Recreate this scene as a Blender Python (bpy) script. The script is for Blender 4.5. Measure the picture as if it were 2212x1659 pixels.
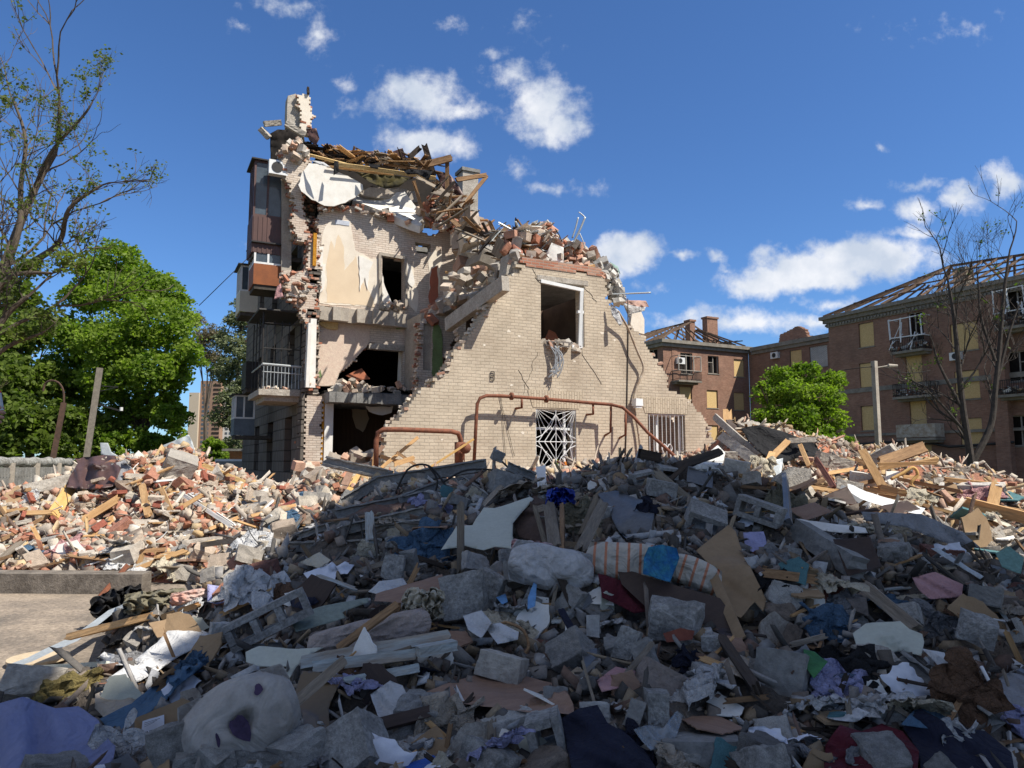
import bpy, bmesh, math, random
import numpy as np
from mathutils import Vector, Matrix, Quaternion, noise, geometry
for o in list(bpy.data.objects): bpy.data.objects.remove(o)
S = bpy.context.scene; COL = S.collection
R = random.Random(11); NR = np.random.RandomState(11)
# ------------------------------------------------------------ camera, sky, sun, exposure
TH = math.radians(27.0); FPX = 1579.0; CX, CY, HZ = 1106.0, 829.5, 1000.0; CAMZ = 1.6
PIT = math.atan((HZ-CY)/FPX)
F0 = Vector((math.sin(TH), math.cos(TH), 0)); RT = Vector((math.cos(TH), -math.sin(TH), 0)); ZU = Vector((0, 0, 1))
FW = F0*math.cos(PIT)+ZU*math.sin(PIT); UP = ZU*math.cos(PIT)-F0*math.sin(PIT)
CAM = Vector((0, 0, CAMZ))
cd = bpy.data.cameras.new('camera'); cam = bpy.data.objects.new('camera', cd); COL.objects.link(cam)
cam.matrix_world = Matrix.Translation(CAM) @ Matrix((RT, UP, -FW)).transposed().to_4x4()
cd.sensor_width = 36; cd.lens = 36*FPX/2212; cd.clip_end = 3000; cd.clip_start = .05
S.camera = cam
SUN = Vector((.37, -.50, .80)).normalized()          # direction towards the sun
W = bpy.data.worlds.new('World'); S.world = W; W.use_nodes = True
def world():
    nt = W.node_tree; N = nt.nodes; L = nt.links
    bg = N['Background']
    sky = N.new('ShaderNodeTexSky'); sky.sky_type = 'NISHITA'; sky.sun_disc = False
    sky.sun_elevation = math.asin(SUN.z); sky.sun_rotation = math.atan2(SUN.x, SUN.y)
    sky.air_density = 1.0; sky.dust_density = .3; sky.ozone_density = 3.0; sky.altitude = 200
    tc = N.new('ShaderNodeTexCoord')
    def vm(op, a, b=None, s=None):
        n = N.new('ShaderNodeVectorMath'); n.operation = op
        for i, v in enumerate((a, b)):
            if v is None: continue
            if isinstance(v, (tuple, Vector)): n.inputs[i].default_value = tuple(v)
            else: L.new(v, n.inputs[i])
        if s is not None:
            if isinstance(s, float): n.inputs['Scale'].default_value = s
            else: L.new(s, n.inputs['Scale'])
        return n.outputs['Value'] if op in ('DOT_PRODUCT', 'LENGTH') else n.outputs[0]
    def ma(op, a, b=0.0, c=0.0, clamp=False):
        n = N.new('ShaderNodeMath'); n.operation = op; n.use_clamp = clamp
        for i, v in enumerate((a, b, c)):
            if isinstance(v, (int, float)): n.inputs[i].default_value = v
            else: L.new(v, n.inputs[i])
        return n.outputs[0]
    d = tc.outputs['Generated']
    # cloud positions: a fixed tangent plane on the sky (world directions)
    dz = ma('MAXIMUM', vm('DOT_PRODUCT', d, FW), .05)
    u = ma('DIVIDE', vm('DOT_PRODUCT', d, RT), dz); v = ma('DIVIDE', vm('DOT_PRODUCT', d, UP), dz)
    cb = N.new('ShaderNodeCombineXYZ'); L.new(u, cb.inputs[0]); L.new(v, cb.inputs[1]); p = cb.outputs[0]
    def noi(scale, det, rough, off=0):
        n = N.new('ShaderNodeTexNoise'); n.inputs['Scale'].default_value = scale; n.inputs['Detail'].default_value = det
        n.inputs['Roughness'].default_value = rough; L.new(vm('ADD', p, (off, off*.7, 0)), n.inputs['Vector']); return n
    wv = noi(14, 4, .6); wob = vm('SCALE', vm('SUBTRACT', wv.outputs['Color'], (.5, .5, .5)), s=.05)
    q = vm('ADD', p, wob)
    C = [(620,5,110,28,.5),(690,90,42,45,.62),(905,208,115,56,1.0),(925,305,108,44,1.05),(1000,240,45,30,.7),(765,240,48,36,.52),(745,185,28,22,.45),
         (1175,238,100,70,1.0),(1110,160,80,34,.62),(1205,275,65,42,1.0),(1070,112,55,16,.4),(1118,372,48,28,.5),(1175,412,40,12,.38),(1357,545,80,46,1.35),
         (1475,557,32,15,.8),(1535,553,26,15,.62),(1568,577,28,15,.65),(1660,598,110,40,1.4),(1750,582,150,48,1.5),(1880,557,160,52,1.4),(1965,500,80,18,.65),
         (1865,450,46,17,.72),(1990,400,60,18,.6),(1975,455,65,28,.9),(2085,430,55,32,.95),(2175,395,60,42,1.0),(1600,700,210,34,.85),(1800,655,90,22,.7),(1480,705,140,22,.6),
         (1765,690,120,20,.7),(1905,318,22,12,.4),(1885,604,30,12,.4),(1285,400,60,18,.22),(1420,625,36,14,.35),(960,60,40,20,.25),(520,65,28,16,.3),(2060,60,150,24,.22),(530,520,22,12,.3),(1145,62,60,30,.2)]
    f = None; tall = None
    for (x, y, rx, ry, w) in C:
        c = ((x-CX)/FPX, (CY-y)/FPX, 0.)
        e = vm('MULTIPLY', vm('SUBTRACT', q, c), (FPX/rx, FPX/ry, 0.))
        m = ma('MULTIPLY_ADD', vm('LENGTH', e), -w*.8, w)
        f = m if f is None else ma('MAXIMUM', f, m)
    nf = noi(26, 8, .62, 3.0)
    g = ma('ADD', f, ma('MULTIPLY', ma('SUBTRACT', nf.outputs['Fac'], .5), 1.6))
    mr = N.new('ShaderNodeMapRange'); mr.interpolation_type = 'SMOOTHSTEP'; L.new(g, mr.inputs[0]); mr.inputs[1].default_value = .08; mr.inputs[2].default_value = .85
    ns = noi(11, 5, .55, 9.0)
    sh = N.new('ShaderNodeMapRange'); L.new(ns.outputs['Fac'], sh.inputs[0]); sh.inputs[1].default_value = .38; sh.inputs[2].default_value = .62
    cr = N.new('ShaderNodeMix'); cr.data_type = 'RGBA'; L.new(sh.outputs[0], cr.inputs[0])
    cr.inputs[6].default_value = (6.0, 6.7, 7.8, 1); cr.inputs[7].default_value = (9.4, 9.5, 9.8, 1)
    tint = N.new('ShaderNodeMix'); tint.data_type = 'RGBA'; tint.blend_type = 'MULTIPLY'; tint.inputs[0].default_value = 1
    L.new(sky.outputs[0], tint.inputs[6]); tint.inputs[7].default_value = (.70, 1.02, 1.42, 1)
    mx = N.new('ShaderNodeMix'); mx.data_type = 'RGBA'; L.new(ma('MULTIPLY', mr.outputs[0], .93), mx.inputs[0]); L.new(tint.outputs[2], mx.inputs[6]); L.new(cr.outputs[2], mx.inputs[7])
    # broken cloud added unseen over and behind the viewer as neutral fill light
    bc = N.new('ShaderNodeTexNoise'); bc.inputs['Scale'].default_value = 3.5; bc.inputs['Detail'].default_value = 5; L.new(d, bc.inputs['Vector'])
    b1 = N.new('ShaderNodeMapRange'); L.new(bc.outputs['Fac'], b1.inputs[0]); b1.inputs[1].default_value = .40; b1.inputs[2].default_value = .55
    b2 = N.new('ShaderNodeMapRange'); L.new(vm('DOT_PRODUCT', d, FW), b2.inputs[0]); b2.inputs[1].default_value = .68; b2.inputs[2].default_value = .50
    m2 = N.new('ShaderNodeMix'); m2.data_type = 'RGBA'; L.new(ma('MULTIPLY', ma('MULTIPLY', b1.outputs[0], b2.outputs[0]), .9), m2.inputs[0]); L.new(mx.outputs[2], m2.inputs[6]); m2.inputs[7].default_value = (3.7, 3.85, 4.1, 1)
    L.new(m2.outputs[2], bg.inputs[0]); bg.inputs[1].default_value = .08
world()
sl = bpy.data.lights.new('sun', 'SUN'); sl.energy = 5.0; sl.angle = math.radians(.5); sl.color = (1, .94, .84)
so = bpy.data.objects.new('sun', sl); COL.objects.link(so); so.rotation_euler = SUN.to_track_quat('Z', 'Y').to_euler()
S.view_settings.view_transform = 'Standard'; S.view_settings.look = 'None'; S.view_settings.gamma = 1; S.view_settings.exposure = 0.38
S.render.engine = 'CYCLES'
# ------------------------------------------------------------ picture <-> place
def ray(x, y):
    r = RT*((x-CX)/FPX)+FW+UP*((CY-y)/FPX)
    return r/r.dot(F0)
def P(x, y, d): return CAM+ray(x, y)*d
def PY(x, y, Y): r = ray(x, y); return CAM+r*(Y/r.y)
def PX(x, y, X): r = ray(x, y); return CAM+r*(X/r.x)
def dY(x, y, Y): return Y/ray(x, y).y
# ------------------------------------------------------------ the lie of the rubble (control points: picture x, y, metres ahead)
CP = [(100,1600,3.4),(300,1600,3.2),(600,1600,2.9),(1100,1650,2.6),(1600,1650,2.6),(2100,1650,2.6),(-200,1700,3.2),(2500,1700,2.6),
 (600,1640,2.6),(300,1460,4.3),(600,1400,3.9),(1000,1400,3.8),(1500,1400,3.8),(2000,1400,3.9),(2400,1400,4.0),(800,1500,3.2),(1400,1500,3.1),(1900,1500,3.1),
 (400,1310,6.0),(640,1250,5.6),(900,1250,5.0),(1300,1230,4.5),(1700,1230,4.6),(2100,1300,4.3),(2500,1330,4.5),
 (640,1180,7.2),(800,1120,7.2),(1000,1110,6.5),(1200,1100,6.3),(1400,1060,6.2),(1600,1100,5.9),(1800,1150,5.8),(2100,1220,5.5),(2400,1250,5.6),
 (720,1120,8.6),(850,1062,9.0),(1050,1062,8.6),(1170,1062,7.8),(1290,1037,7.3),(1380,1004,7.4),(1480,1000,7.8),(1570,1035,8.0),
 (-200,1200,11),(50,1200,11),(50,1100,14),(120,1062,15),(200,1015,15.5),(300,990,15.5),(400,985,15.5),(470,1030,15.5),(0,1085,16),(-60,1080,14),(540,1062,15),(300,1010,17),(400,1010,17),(400,1100,12.7),(300,1175,11),(150,1150,12),(550,1062,16.5),(650,1074,17),(560,1130,12.3),(500,1190,10.6),
 (620,1060,20),(700,1065,20),(-300,1070,16),(720,1035,22),(800,1040,14),
 (1450,1020,11),(1480,1022,13),(1500,1010,15),(1420,1020,15),(1460,1015,17),(1530,985,15.5),(1590,915,15.5),(1650,925,15),(1760,955,14.5),(1600,930,16.5),(1820,985,14),(1650,1020,12),(1850,1000,13),(2000,1050,11.5),(2212,1085,11),(1900,1100,9),(2200,1180,7.6),(2000,1155,7.4),(2300,1065,15),(1700,1092,8.4),(2500,1080,13)]
cpt = [P(*c) for c in CP]
Z0 = [(150,1268,9.5),(320,1262,9.3),(-100,1300,8.2),(60,1350,7.2),(110,1430,5.9),(40,1500,5.0),(-150,1500,5.0),(-100,1400,6.3),(230,1330,7.6),(190,1400,6.3),(-400,1400,6.3),(-500,1300,8)]
for (x, y, d) in Z0: p = P(x, y, d); p.z = -.06; cpt.append(p)
for (x, y, z) in [(8,14.5,1.0),(10,16,1.15),(13,16,1.2),(16,17.2,1.3),(7,17.5,1.0),(9,13,1.0),(12,13,1.1),(18,20,1.2),(20,24,.6),(6,21,.9),(9,22,1.2),(4,24,.4),(3,27,0),(0,28,-.1),(-4,24,-.1),(-9,20,-.1),(-9,14,.0),
                  (24,22,.5),(30,26,-.1),(24,14,.5),(30,16,-.1),(26,6,-.1),(18,2,.0),(12,-2,-.1),(6,-2,.3),(0,-2,-.1),(-6,0,-.1),(-8,6,-.1),(2,32,-.1),(12,34,-.1),(24,34,-.1),(36,34,-.1),(40,20,-.1),(-14,30,-.1)]:
    cpt.append(Vector((x, y, z)))
cpa = np.array([tuple(p) for p in cpt])
def vn(x, y, sd):
    """smooth value noise, -1..1, for arrays"""
    i = np.floor(x); j = np.floor(y); u = x-i; v = y-j; u = u*u*(3-2*u); v = v*v*(3-2*v)
    h = lambda a, b: np.modf(np.abs(np.sin(a*127.1+b*311.7+sd*74.7)*43758.5453))[0]
    return ((h(i, j)*(1-u)+h(i+1, j)*u)*(1-v)+(h(i, j+1)*(1-u)+h(i+1, j+1)*u)*v)*2-1
def bumps(x, y):
    return .10*vn(x*1.3, y*1.3, 3)+.055*vn(x*3.1, y*3.1, 9)-.10*np.clip(vn(x*2.4, y*2.4, 5)-.15, 0, 1)+.03*vn(x*7, y*7, 1)
def Hn(x, y):
    x = np.asarray(x, float); y = np.asarray(y, float); sh = x.shape; x = x.ravel(); y = y.ravel(); out = np.empty(len(x))
    for s in range(0, len(x), 60000):
        a, b = x[s:s+60000], y[s:s+60000]
        d2 = (a[:, None]-cpa[None, :, 0])**2+(b[:, None]-cpa[None, :, 1])**2
        w = 1/(d2/(.02+.004*(a**2+b**2)[:, None])+.05)**3.0; out[s:s+60000] = (w*cpa[None, :, 2]).sum(1)/w.sum(1)
    out = out+bumps(x, y)*np.clip(out*3, 0, 1); return out.reshape(sh)
def H(x, y): return float(Hn(np.array([x]), np.array([y]))[0])
_hc = {}
def hit(x, y):
    k = (round(x), round(y))
    if k in _hc: return _hc[k].copy()
    r = ray(x, y); ds = np.concatenate([np.arange(1.6, 10, .02), np.arange(10, 30, .06)])
    px = ds*r.x; py = ds*r.y; pz = CAMZ+ds*r.z
    h = Hn(px, py); ix = np.nonzero(pz < h)[0]
    d = ds[ix[0]] if len(ix) else 24.
    _hc[k] = CAM+r*d; return _hc[k].copy()
def D(x, y): return (hit(x, y)-CAM).dot(F0)
# ------------------------------------------------------------ materials (real base colours, variation by noise)
_M = {}
def mat(name, c1, c2=None, s=4, rough=.9, bump=.35, bs=40, rnd=.0, grain=None, metal=0, spec=.3, alpha=1, fine=.25, bd=.01, trans=0, stripes=None, dust=0, wrinkle=0):
    if name in _M: return _M[name]
    m = bpy.data.materials.new(name); m.use_nodes = True; nt = m.node_tree; N = nt.nodes; L = nt.links
    b = N['Principled BSDF']; b.inputs['Roughness'].default_value = rough; b.inputs['Metallic'].default_value = metal
    b.inputs['Specular IOR Level'].default_value = spec
    if alpha < 1: b.inputs['Alpha'].default_value = alpha
    if trans: b.inputs['Transmission Weight'].default_value = trans
    c2 = c2 or tuple(v*.7 for v in c1)
    tc = N.new('ShaderNodeTexCoord'); mp = N.new('ShaderNodeMapping'); L.new(tc.outputs['Object'], mp.inputs[0])
    if grain: mp.inputs['Scale'].default_value = grain
    oi = N.new('ShaderNodeObjectInfo')
    ofs = N.new('ShaderNodeVectorMath'); ofs.operation = 'SCALE'; ofs.inputs[0].default_value = (37, 17, 23); L.new(oi.outputs['Random'], ofs.inputs['Scale'])
    L.new(ofs.outputs[0], mp.inputs['Location'])
    n1 = N.new('ShaderNodeTexNoise'); n1.inputs['Scale'].default_value = s; n1.inputs['Detail'].default_value = 6; n1.inputs['Roughness'].default_value = .65
    n2 = N.new('ShaderNodeTexNoise'); n2.inputs['Scale'].default_value = bs; n2.inputs['Detail'].default_value = 5; n2.inputs['Roughness'].default_value = .7
    L.new(mp.outputs[0], n1.inputs[0]); L.new(mp.outputs[0], n2.inputs[0])
    rp = N.new('ShaderNodeValToRGB'); rp.color_ramp.elements[0].position = .36; rp.color_ramp.elements[1].position = .64
    rp.color_ramp.elements[0].color = (*c2, 1); rp.color_ramp.elements[1].color = (*c1, 1); L.new(n1.outputs['Fac'], rp.inputs[0])
    out = rp.outputs[0]
    def mix(bl, fac, a, bb):
        x = N.new('ShaderNodeMix'); x.data_type = 'RGBA'; x.blend_type = bl
        if isinstance(fac, float): x.inputs[0].default_value = fac
        else: L.new(fac, x.inputs[0])
        for i, v in ((6, a), (7, bb)):
            if isinstance(v, tuple): x.inputs[i].default_value = (*v, 1)
            else: L.new(v, x.inputs[i])
        return x.outputs[2]
    if stripes:
        ax, per, wd, col = stripes
        sp = N.new('ShaderNodeSeparateXYZ'); L.new(tc.outputs['Object'], sp.inputs[0])
        md = N.new('ShaderNodeMath'); md.operation = 'PINGPONG'; L.new(sp.outputs[ax], md.inputs[0]); md.inputs[1].default_value = per/2
        lt = N.new('ShaderNodeMath'); lt.operation = 'LESS_THAN'; L.new(md.outputs[0], lt.inputs[0]); lt.inputs[1].default_value = wd/2
        out = mix('MIX', lt.outputs[0], out, tuple(col))
    mr = N.new('ShaderNodeMapRange'); L.new(n2.outputs['Fac'], mr.inputs[0]); mr.inputs[1].default_value = .3; mr.inputs[2].default_value = .7
    mr.inputs[3].default_value = 1-fine; mr.inputs[4].default_value = 1+fine*.5
    out = mix('MULTIPLY', 1.0, out, mr.outputs[0])
    if rnd:
        hs = N.new('ShaderNodeHueSaturation'); L.new(out, hs.inputs['Color'])
        m2 = N.new('ShaderNodeMapRange'); L.new(oi.outputs['Random'], m2.inputs[0]); m2.inputs[3].default_value = 1-rnd; m2.inputs[4].default_value = 1+rnd
        L.new(m2.outputs[0], hs.inputs['Value']); out = hs.outputs[0]
    if dust:
        gm = N.new('ShaderNodeNewGeometry'); s2 = N.new('ShaderNodeSeparateXYZ'); L.new(gm.outputs['Normal'], s2.inputs[0])
        m3 = N.new('ShaderNodeMapRange'); L.new(s2.outputs[2], m3.inputs[0]); m3.inputs[1].default_value = .2; m3.inputs[2].default_value = .95; m3.inputs[4].default_value = dust
        out = mix('MIX', m3.outputs[0], out, (.36, .33, .29))
    L.new(out, b.inputs['Base Color'])
    if wrinkle:
        wn = N.new('ShaderNodeTexNoise'); wn.inputs['Scale'].default_value = wrinkle; wn.inputs['Detail'].default_value = 4; wn.inputs['Distortion'].default_value = 1.2; L.new(tc.outputs['Object'], wn.inputs[0])
        wb = N.new('ShaderNodeBump'); wb.inputs['Strength'].default_value = .9; wb.inputs['Distance'].default_value = .05; L.new(wn.outputs['Fac'], wb.inputs['Height']); L.new(wb.outputs[0], b.inputs['Normal'])
    if bump:
        bp = N.new('ShaderNodeBump'); bp.inputs['Strength'].default_value = bump; bp.inputs['Distance'].default_value = bd
        L.new(n2.outputs['Fac'], bp.inputs['Height']); L.new(bp.outputs[0], b.inputs['Normal'])
        if wrinkle: L.new(wb.outputs[0], bp.inputs['Normal'])
    _M[name] = m; return m
def mat_rand(name, cols, rough=.92, bump=.5, bs=45, var=.3, bd=.012):
    m = mat(name, (.5, .5, .5), (.4, .4, .4), 5, rough, bump, bs, bd=bd)
    nt = m.node_tree; N = nt.nodes; L = nt.links
    oi = N.new('ShaderNodeObjectInfo'); r = N.new('ShaderNodeValToRGB'); r.color_ramp.interpolation = 'CONSTANT'
    el = r.color_ramp.elements
    for i, c in enumerate(cols):
        e = el[i] if i < 2 else el.new(i/len(cols)); 
    for i, c in enumerate(cols): el[i].position = i/len(cols); el[i].color = (*c, 1)
    L.new(oi.outputs['Random'], r.inputs[0])
    b = N['Principled BSDF']; old = b.inputs['Base Color'].links[0].from_socket
    x = N.new('ShaderNodeMix'); x.data_type = 'RGBA'; x.blend_type = 'MULTIPLY'; x.inputs[0].default_value = 1
    g = N.new('ShaderNodeVectorMath'); g.operation = 'SCALE'; g.inputs['Scale'].default_value = 2.1; L.new(old, g.inputs[0])
    L.new(g.outputs[0], x.inputs[6]); L.new(r.outputs[0], x.inputs[7]); L.new(x.outputs[2], b.inputs['Base Color'])
    return m
def mat_attr(name, rough=.92, bump=.4, bs=40):
    m = mat(name, (.5, .5, .5), (.38, .38, .38), 6, rough, bump, bs); nt = m.node_tree; N = nt.nodes; L = nt.links
    a = N.new('ShaderNodeAttribute'); a.attribute_name = 'Col'; b = N['Principled BSDF']; old = b.inputs['Base Color'].links[0].from_socket
    x = N.new('ShaderNodeMix'); x.data_type = 'RGBA'; x.blend_type = 'MULTIPLY'; x.inputs[0].default_value = 1
    g = N.new('ShaderNodeVectorMath'); g.operation = 'SCALE'; g.inputs['Scale'].default_value = 2.1; L.new(old, g.inputs[0])
    L.new(g.outputs[0], x.inputs[6]); L.new(a.outputs['Color'], x.inputs[7]); L.new(x.outputs[2], b.inputs['Base Color']); return m
def mat_brick(name, c1, c2, mort, bw=.26, bh=.088, ms=.012, stain=None, stf=.5, rough=.92, vertical=False, bias=0, sts=.35):
    m = bpy.data.materials.new(name); m.use_nodes = True; nt = m.node_tree; N = nt.nodes; L = nt.links
    b = N['Principled BSDF']; b.inputs['Roughness'].default_value = rough; b.inputs['Specular IOR Level'].default_value = .2
    tc = N.new('ShaderNodeTexCoord'); sp = N.new('ShaderNodeSeparateXYZ'); L.new(tc.outputs['Object'], sp.inputs[0])
    ad = N.new('ShaderNodeMath'); L.new(sp.outputs[0], ad.inputs[0]); L.new(sp.outputs[1], ad.inputs[1])
    cb = N.new('ShaderNodeCombineXYZ'); L.new(ad.outputs[0], cb.inputs[1 if vertical else 0]); L.new(sp.outputs[2], cb.inputs[0 if vertical else 1])
    wn = N.new('ShaderNodeTexNoise'); wn.inputs['Scale'].default_value = 2.2; L.new(tc.outputs['Object'], wn.inputs[0])
    wa = N.new('ShaderNodeVectorMath'); wa.operation = 'MULTIPLY_ADD'; L.new(wn.outputs['Color'], wa.inputs[0]); wa.inputs[1].default_value = (.05, .03, 0); L.new(cb.outputs[0], wa.inputs[2])
    br = N.new('ShaderNodeTexBrick'); L.new(wa.outputs[0], br.inputs['Vector'])
    br.inputs['Color1'].default_value = (*c1, 1); br.inputs['Color2'].default_value = (*c2, 1); br.inputs['Mortar'].default_value = (*mort, 1)
    br.inputs['Scale'].default_value = 1; br.inputs['Brick Width'].default_value = bw; br.inputs['Row Height'].default_value = bh
    br.inputs['Mortar Size'].default_value = ms; br.inputs['Mortar Smooth'].default_value = .3; br.inputs['Bias'].default_value = bias
    def no(s, d=6):
        n = N.new('ShaderNodeTexNoise'); n.inputs['Scale'].default_value = s; n.inputs['Detail'].default_value = d; n.inputs['Roughness'].default_value = .65; L.new(tc.outputs['Object'], n.inputs[0]); return n.outputs['Fac']
    def mr(v, a, bb, c, d):
        n = N.new('ShaderNodeMapRange'); L.new(v, n.inputs[0])
        for i, k in enumerate((a, bb, c, d)): n.inputs[i+1].default_value = k
        return n.outputs[0]
    def mix(bl, f, a, c):
        x = N.new('ShaderNodeMix'); x.data_type = 'RGBA'; x.blend_type = bl
        if isinstance(f, float): x.inputs[0].default_value = f
        else: L.new(f, x.inputs[0])
        L.new(a, x.inputs[6])
        if isinstance(c, tuple): x.inputs[7].default_value = (*c, 1)
        else: L.new(c, x.inputs[7])
        return x.outputs[2]
    o = mix('MULTIPLY', 1.0, br.outputs['Color'], mr(no(1.3), .3, .7, .82, 1.12))
    o = mix('MULTIPLY', 1.0, o, mr(no(35, 4), .3, .7, .86, 1.08))
    if stain: o = mix('MIX', mr(no(sts, 7), .48, .72, 0, stf), o, stain)
    L.new(o, b.inputs['Base Color'])
    bp = N.new('ShaderNodeBump'); bp.inputs['Strength'].default_value = .7; bp.inputs['Distance'].default_value = .012
    iv = mr(br.outputs['Fac'], 0, 1, 1, 0)
    a2 = N.new('ShaderNodeMath'); a2.operation = 'MULTIPLY_ADD'; L.new(no(60, 3), a2.inputs[0]); a2.inputs[1].default_value = .5; L.new(iv, a2.inputs[2])
    L.new(a2.outputs[0], bp.inputs['Height']); L.new(bp.outputs[0], b.inputs['Normal']); return m
# ------------------------------------------------------------ mesh helpers
class MB:
    def __init__(s): s.v = []; s.f = []; s.c = []; s.mi = []; s.cur = None; s.m = 0
    def add(s, vs, fs):
        n = len(s.v); s.v += [tuple(v) for v in vs]; s.f += [tuple(i+n for i in f) for f in fs]; s.mi += [s.m]*len(fs)
        if s.cur is not None: s.c += [s.cur]*len(vs)
    BF = [(0,3,2,1),(4,5,6,7),(0,1,5,4),(1,2,6,5),(2,3,7,6),(3,0,4,7)]
    def box(s, x0, x1, y0, y1, z0, z1, j=0):
        vs = [(x0,y0,z0),(x1,y0,z0),(x1,y1,z0),(x0,y1,z0),(x0,y0,z1),(x1,y0,z1),(x1,y1,z1),(x0,y1,z1)]
        if j: vs = [tuple(c+R.uniform(-j, j) for c in v) for v in vs]
        s.add(vs, s.BF)
    def obox(s, M, sx, sy, sz, j=0):
        vs = []
        for (a, b, c) in [(-1,-1,-1),(1,-1,-1),(1,1,-1),(-1,1,-1),(-1,-1,1),(1,-1,1),(1,1,1),(-1,1,1)]:
            vs.append(M @ Vector((a*sx/2+R.uniform(-j, j), b*sy/2+R.uniform(-j, j), c*sz/2+R.uniform(-j, j))))
        s.add(vs, s.BF)
    def bar(s, a, b, w, h=None, up=ZU):
        a = Vector(a); b = Vector(b); s.obox(frame(a, b, up), (b-a).length, w, h or w)
    def tube(s, pts, r, n=6, cap=True):
        pts = [Vector(p) for p in pts]; rs = r if isinstance(r, (list, tuple)) else [r]*len(pts); vs = []; fs = []
        up = Vector((.31, .2, .93))
        for i, p in enumerate(pts):
            t = (pts[min(i+1, len(pts)-1)]-pts[max(i-1, 0)]).normalized()
            a = t.cross(up)
            if a.length < .1: a = t.cross(Vector((1, 0, 0)))
            a.normalize(); b = t.cross(a)
            for k in range(n):
                g = 2*math.pi*k/n; vs.append(p+(a*math.cos(g)+b*math.sin(g))*rs[i])
        for i in range(len(pts)-1):
            for k in range(n):
                fs.append((i*n+k, i*n+(k+1) % n, (i+1)*n+(k+1) % n, (i+1)*n+k))
        if cap: fs.append(tuple(range(n))[::-1]); fs.append(tuple((len(pts)-1)*n+k for k in range(n)))
        s.add(vs, fs)
def frame(a, b, up=ZU):
    x = (b-a); x = x.normalized() if x.length > 1e-6 else Vector((1, 0, 0)); y = up.cross(x)
    if y.length < .02: y = Vector((0, 1, 0)).cross(x)
    y.normalize(); z = x.cross(y)
    M = Matrix((x, y, z)).transposed().to_4x4(); M.translation = (a+b)/2; return M
def bez(pts, n=6):
    pts = [Vector(p) for p in pts]; out = []
    for i in range(len(pts)-1):
        p0 = pts[max(i-1, 0)]; p1 = pts[i]; p2 = pts[i+1]; p3 = pts[min(i+2, len(pts)-1)]
        for k in range(n):
            t = k/n; out.append(.5*((2*p1)+(p2-p0)*t+(2*p0-5*p1+4*p2-p3)*t*t+(3*p1-p0-3*p2+p3)*t**3))
    return out+[pts[-1]]
def mesh(name, v, f, mats, cols=None, mi=None, smooth=False):
    me = bpy.data.meshes.new(name); me.from_pydata(v, [], f)
    for m in (mats if isinstance(mats, (list, tuple)) else [mats]): me.materials.append(m)
    if mi is not None and any(mi): me.polygons.foreach_set('material_index', mi)
    if cols:
        at = me.color_attributes.new('Col', 'FLOAT_COLOR', 'POINT'); at.data.foreach_set('color', np.array([(c[0], c[1], c[2], 1) for c in cols], dtype=np.float32).ravel())
    if smooth: me.polygons.foreach_set('use_smooth', [True]*len(me.polygons))
    me.update(); return me
def link(o, parent=None):
    COL.objects.link(o)
    if parent is not None: o.parent = parent
    return o
def tag(o, label, cat, group=None, kind=None):
    if label: o['label'] = label
    if cat: o['category'] = cat
    if group: o['group'] = group
    if kind: o['kind'] = kind
    return o
def thing(name, label, cat, loc=(0, 0, 0), group=None):
    o = bpy.data.objects.new(name, None); o.location = loc; o.empty_display_size = .2; link(o); return tag(o, label, cat, group)
def part(name, mb, m, parent, label=None, smooth=False, kind=None):
    """mb holds world coordinates; parent is an unrotated thing or a part of one"""
    me = mesh(name, mb.v, mb.f, m, mb.c or None, mb.mi, smooth); o = bpy.data.objects.new(name, me); link(o, parent)
    if parent is not None and parent.type == 'EMPTY': o.location = -Vector(parent.location)
    if label: o['label'] = label
    if kind: o['kind'] = kind
    return o
def struct(name, mb, m, smooth=False, kind='structure'):
    o = part(name, mb, m, None, smooth=smooth); o['kind'] = kind; return o
def single(name, mb, m, label, cat, group=None, smooth=False):
    """one-mesh thing whose verts are in world coordinates: re-centred on its own base"""
    c = sum((Vector(v) for v in mb.v), Vector())/len(mb.v); mb.v = [tuple(Vector(v)-c) for v in mb.v]
    o = part(name, mb, m, None, smooth=smooth); o.location = c; return tag(o, label, cat, group)
def inpoly(x, y, poly):
    c = False; j = len(poly)-1
    for i in range(len(poly)):
        xi, yi = poly[i]; xj, yj = poly[j]
        if (yi > y) != (yj > y) and x < (xj-xi)*(y-yi)/(yj-yi)+xi: c = not c
        j = i
    return c
# ------------------------------------------------------------ ground and rubble terrain
conc = (.30, .295, .28)
mb = MB(); mb.add([(-900,-900,0),(900,-900,0),(900,900,0),(-900,900,0)], [(0,1,2,3)])
struct('ground', mb, mat('ground_dirt', (.13,.12,.085), (.07,.09,.035), .5, bump=.5, bs=8))
mb = MB(); N_=40
for j in range(N_+1):
    for i in range(N_+1):
        x = -12+14*i/N_; y = -4+17*j/N_; mb.v.append((x, y, .006+.012*noise.noise(Vector((x*.9, y*.9, 0)))+.01))
mb.f = [(j*(N_+1)+i, j*(N_+1)+i+1, (j+1)*(N_+1)+i+1, (j+1)*(N_+1)+i) for j in range(N_) for i in range(N_)]; mb.mi = [0]*len(mb.f)
struct('pavement', mb, mat('asphalt', (.40,.325,.25), (.20,.17,.14), 1.6, bump=.8, bs=22, fine=.5, bd=.02), smooth=True)
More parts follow.
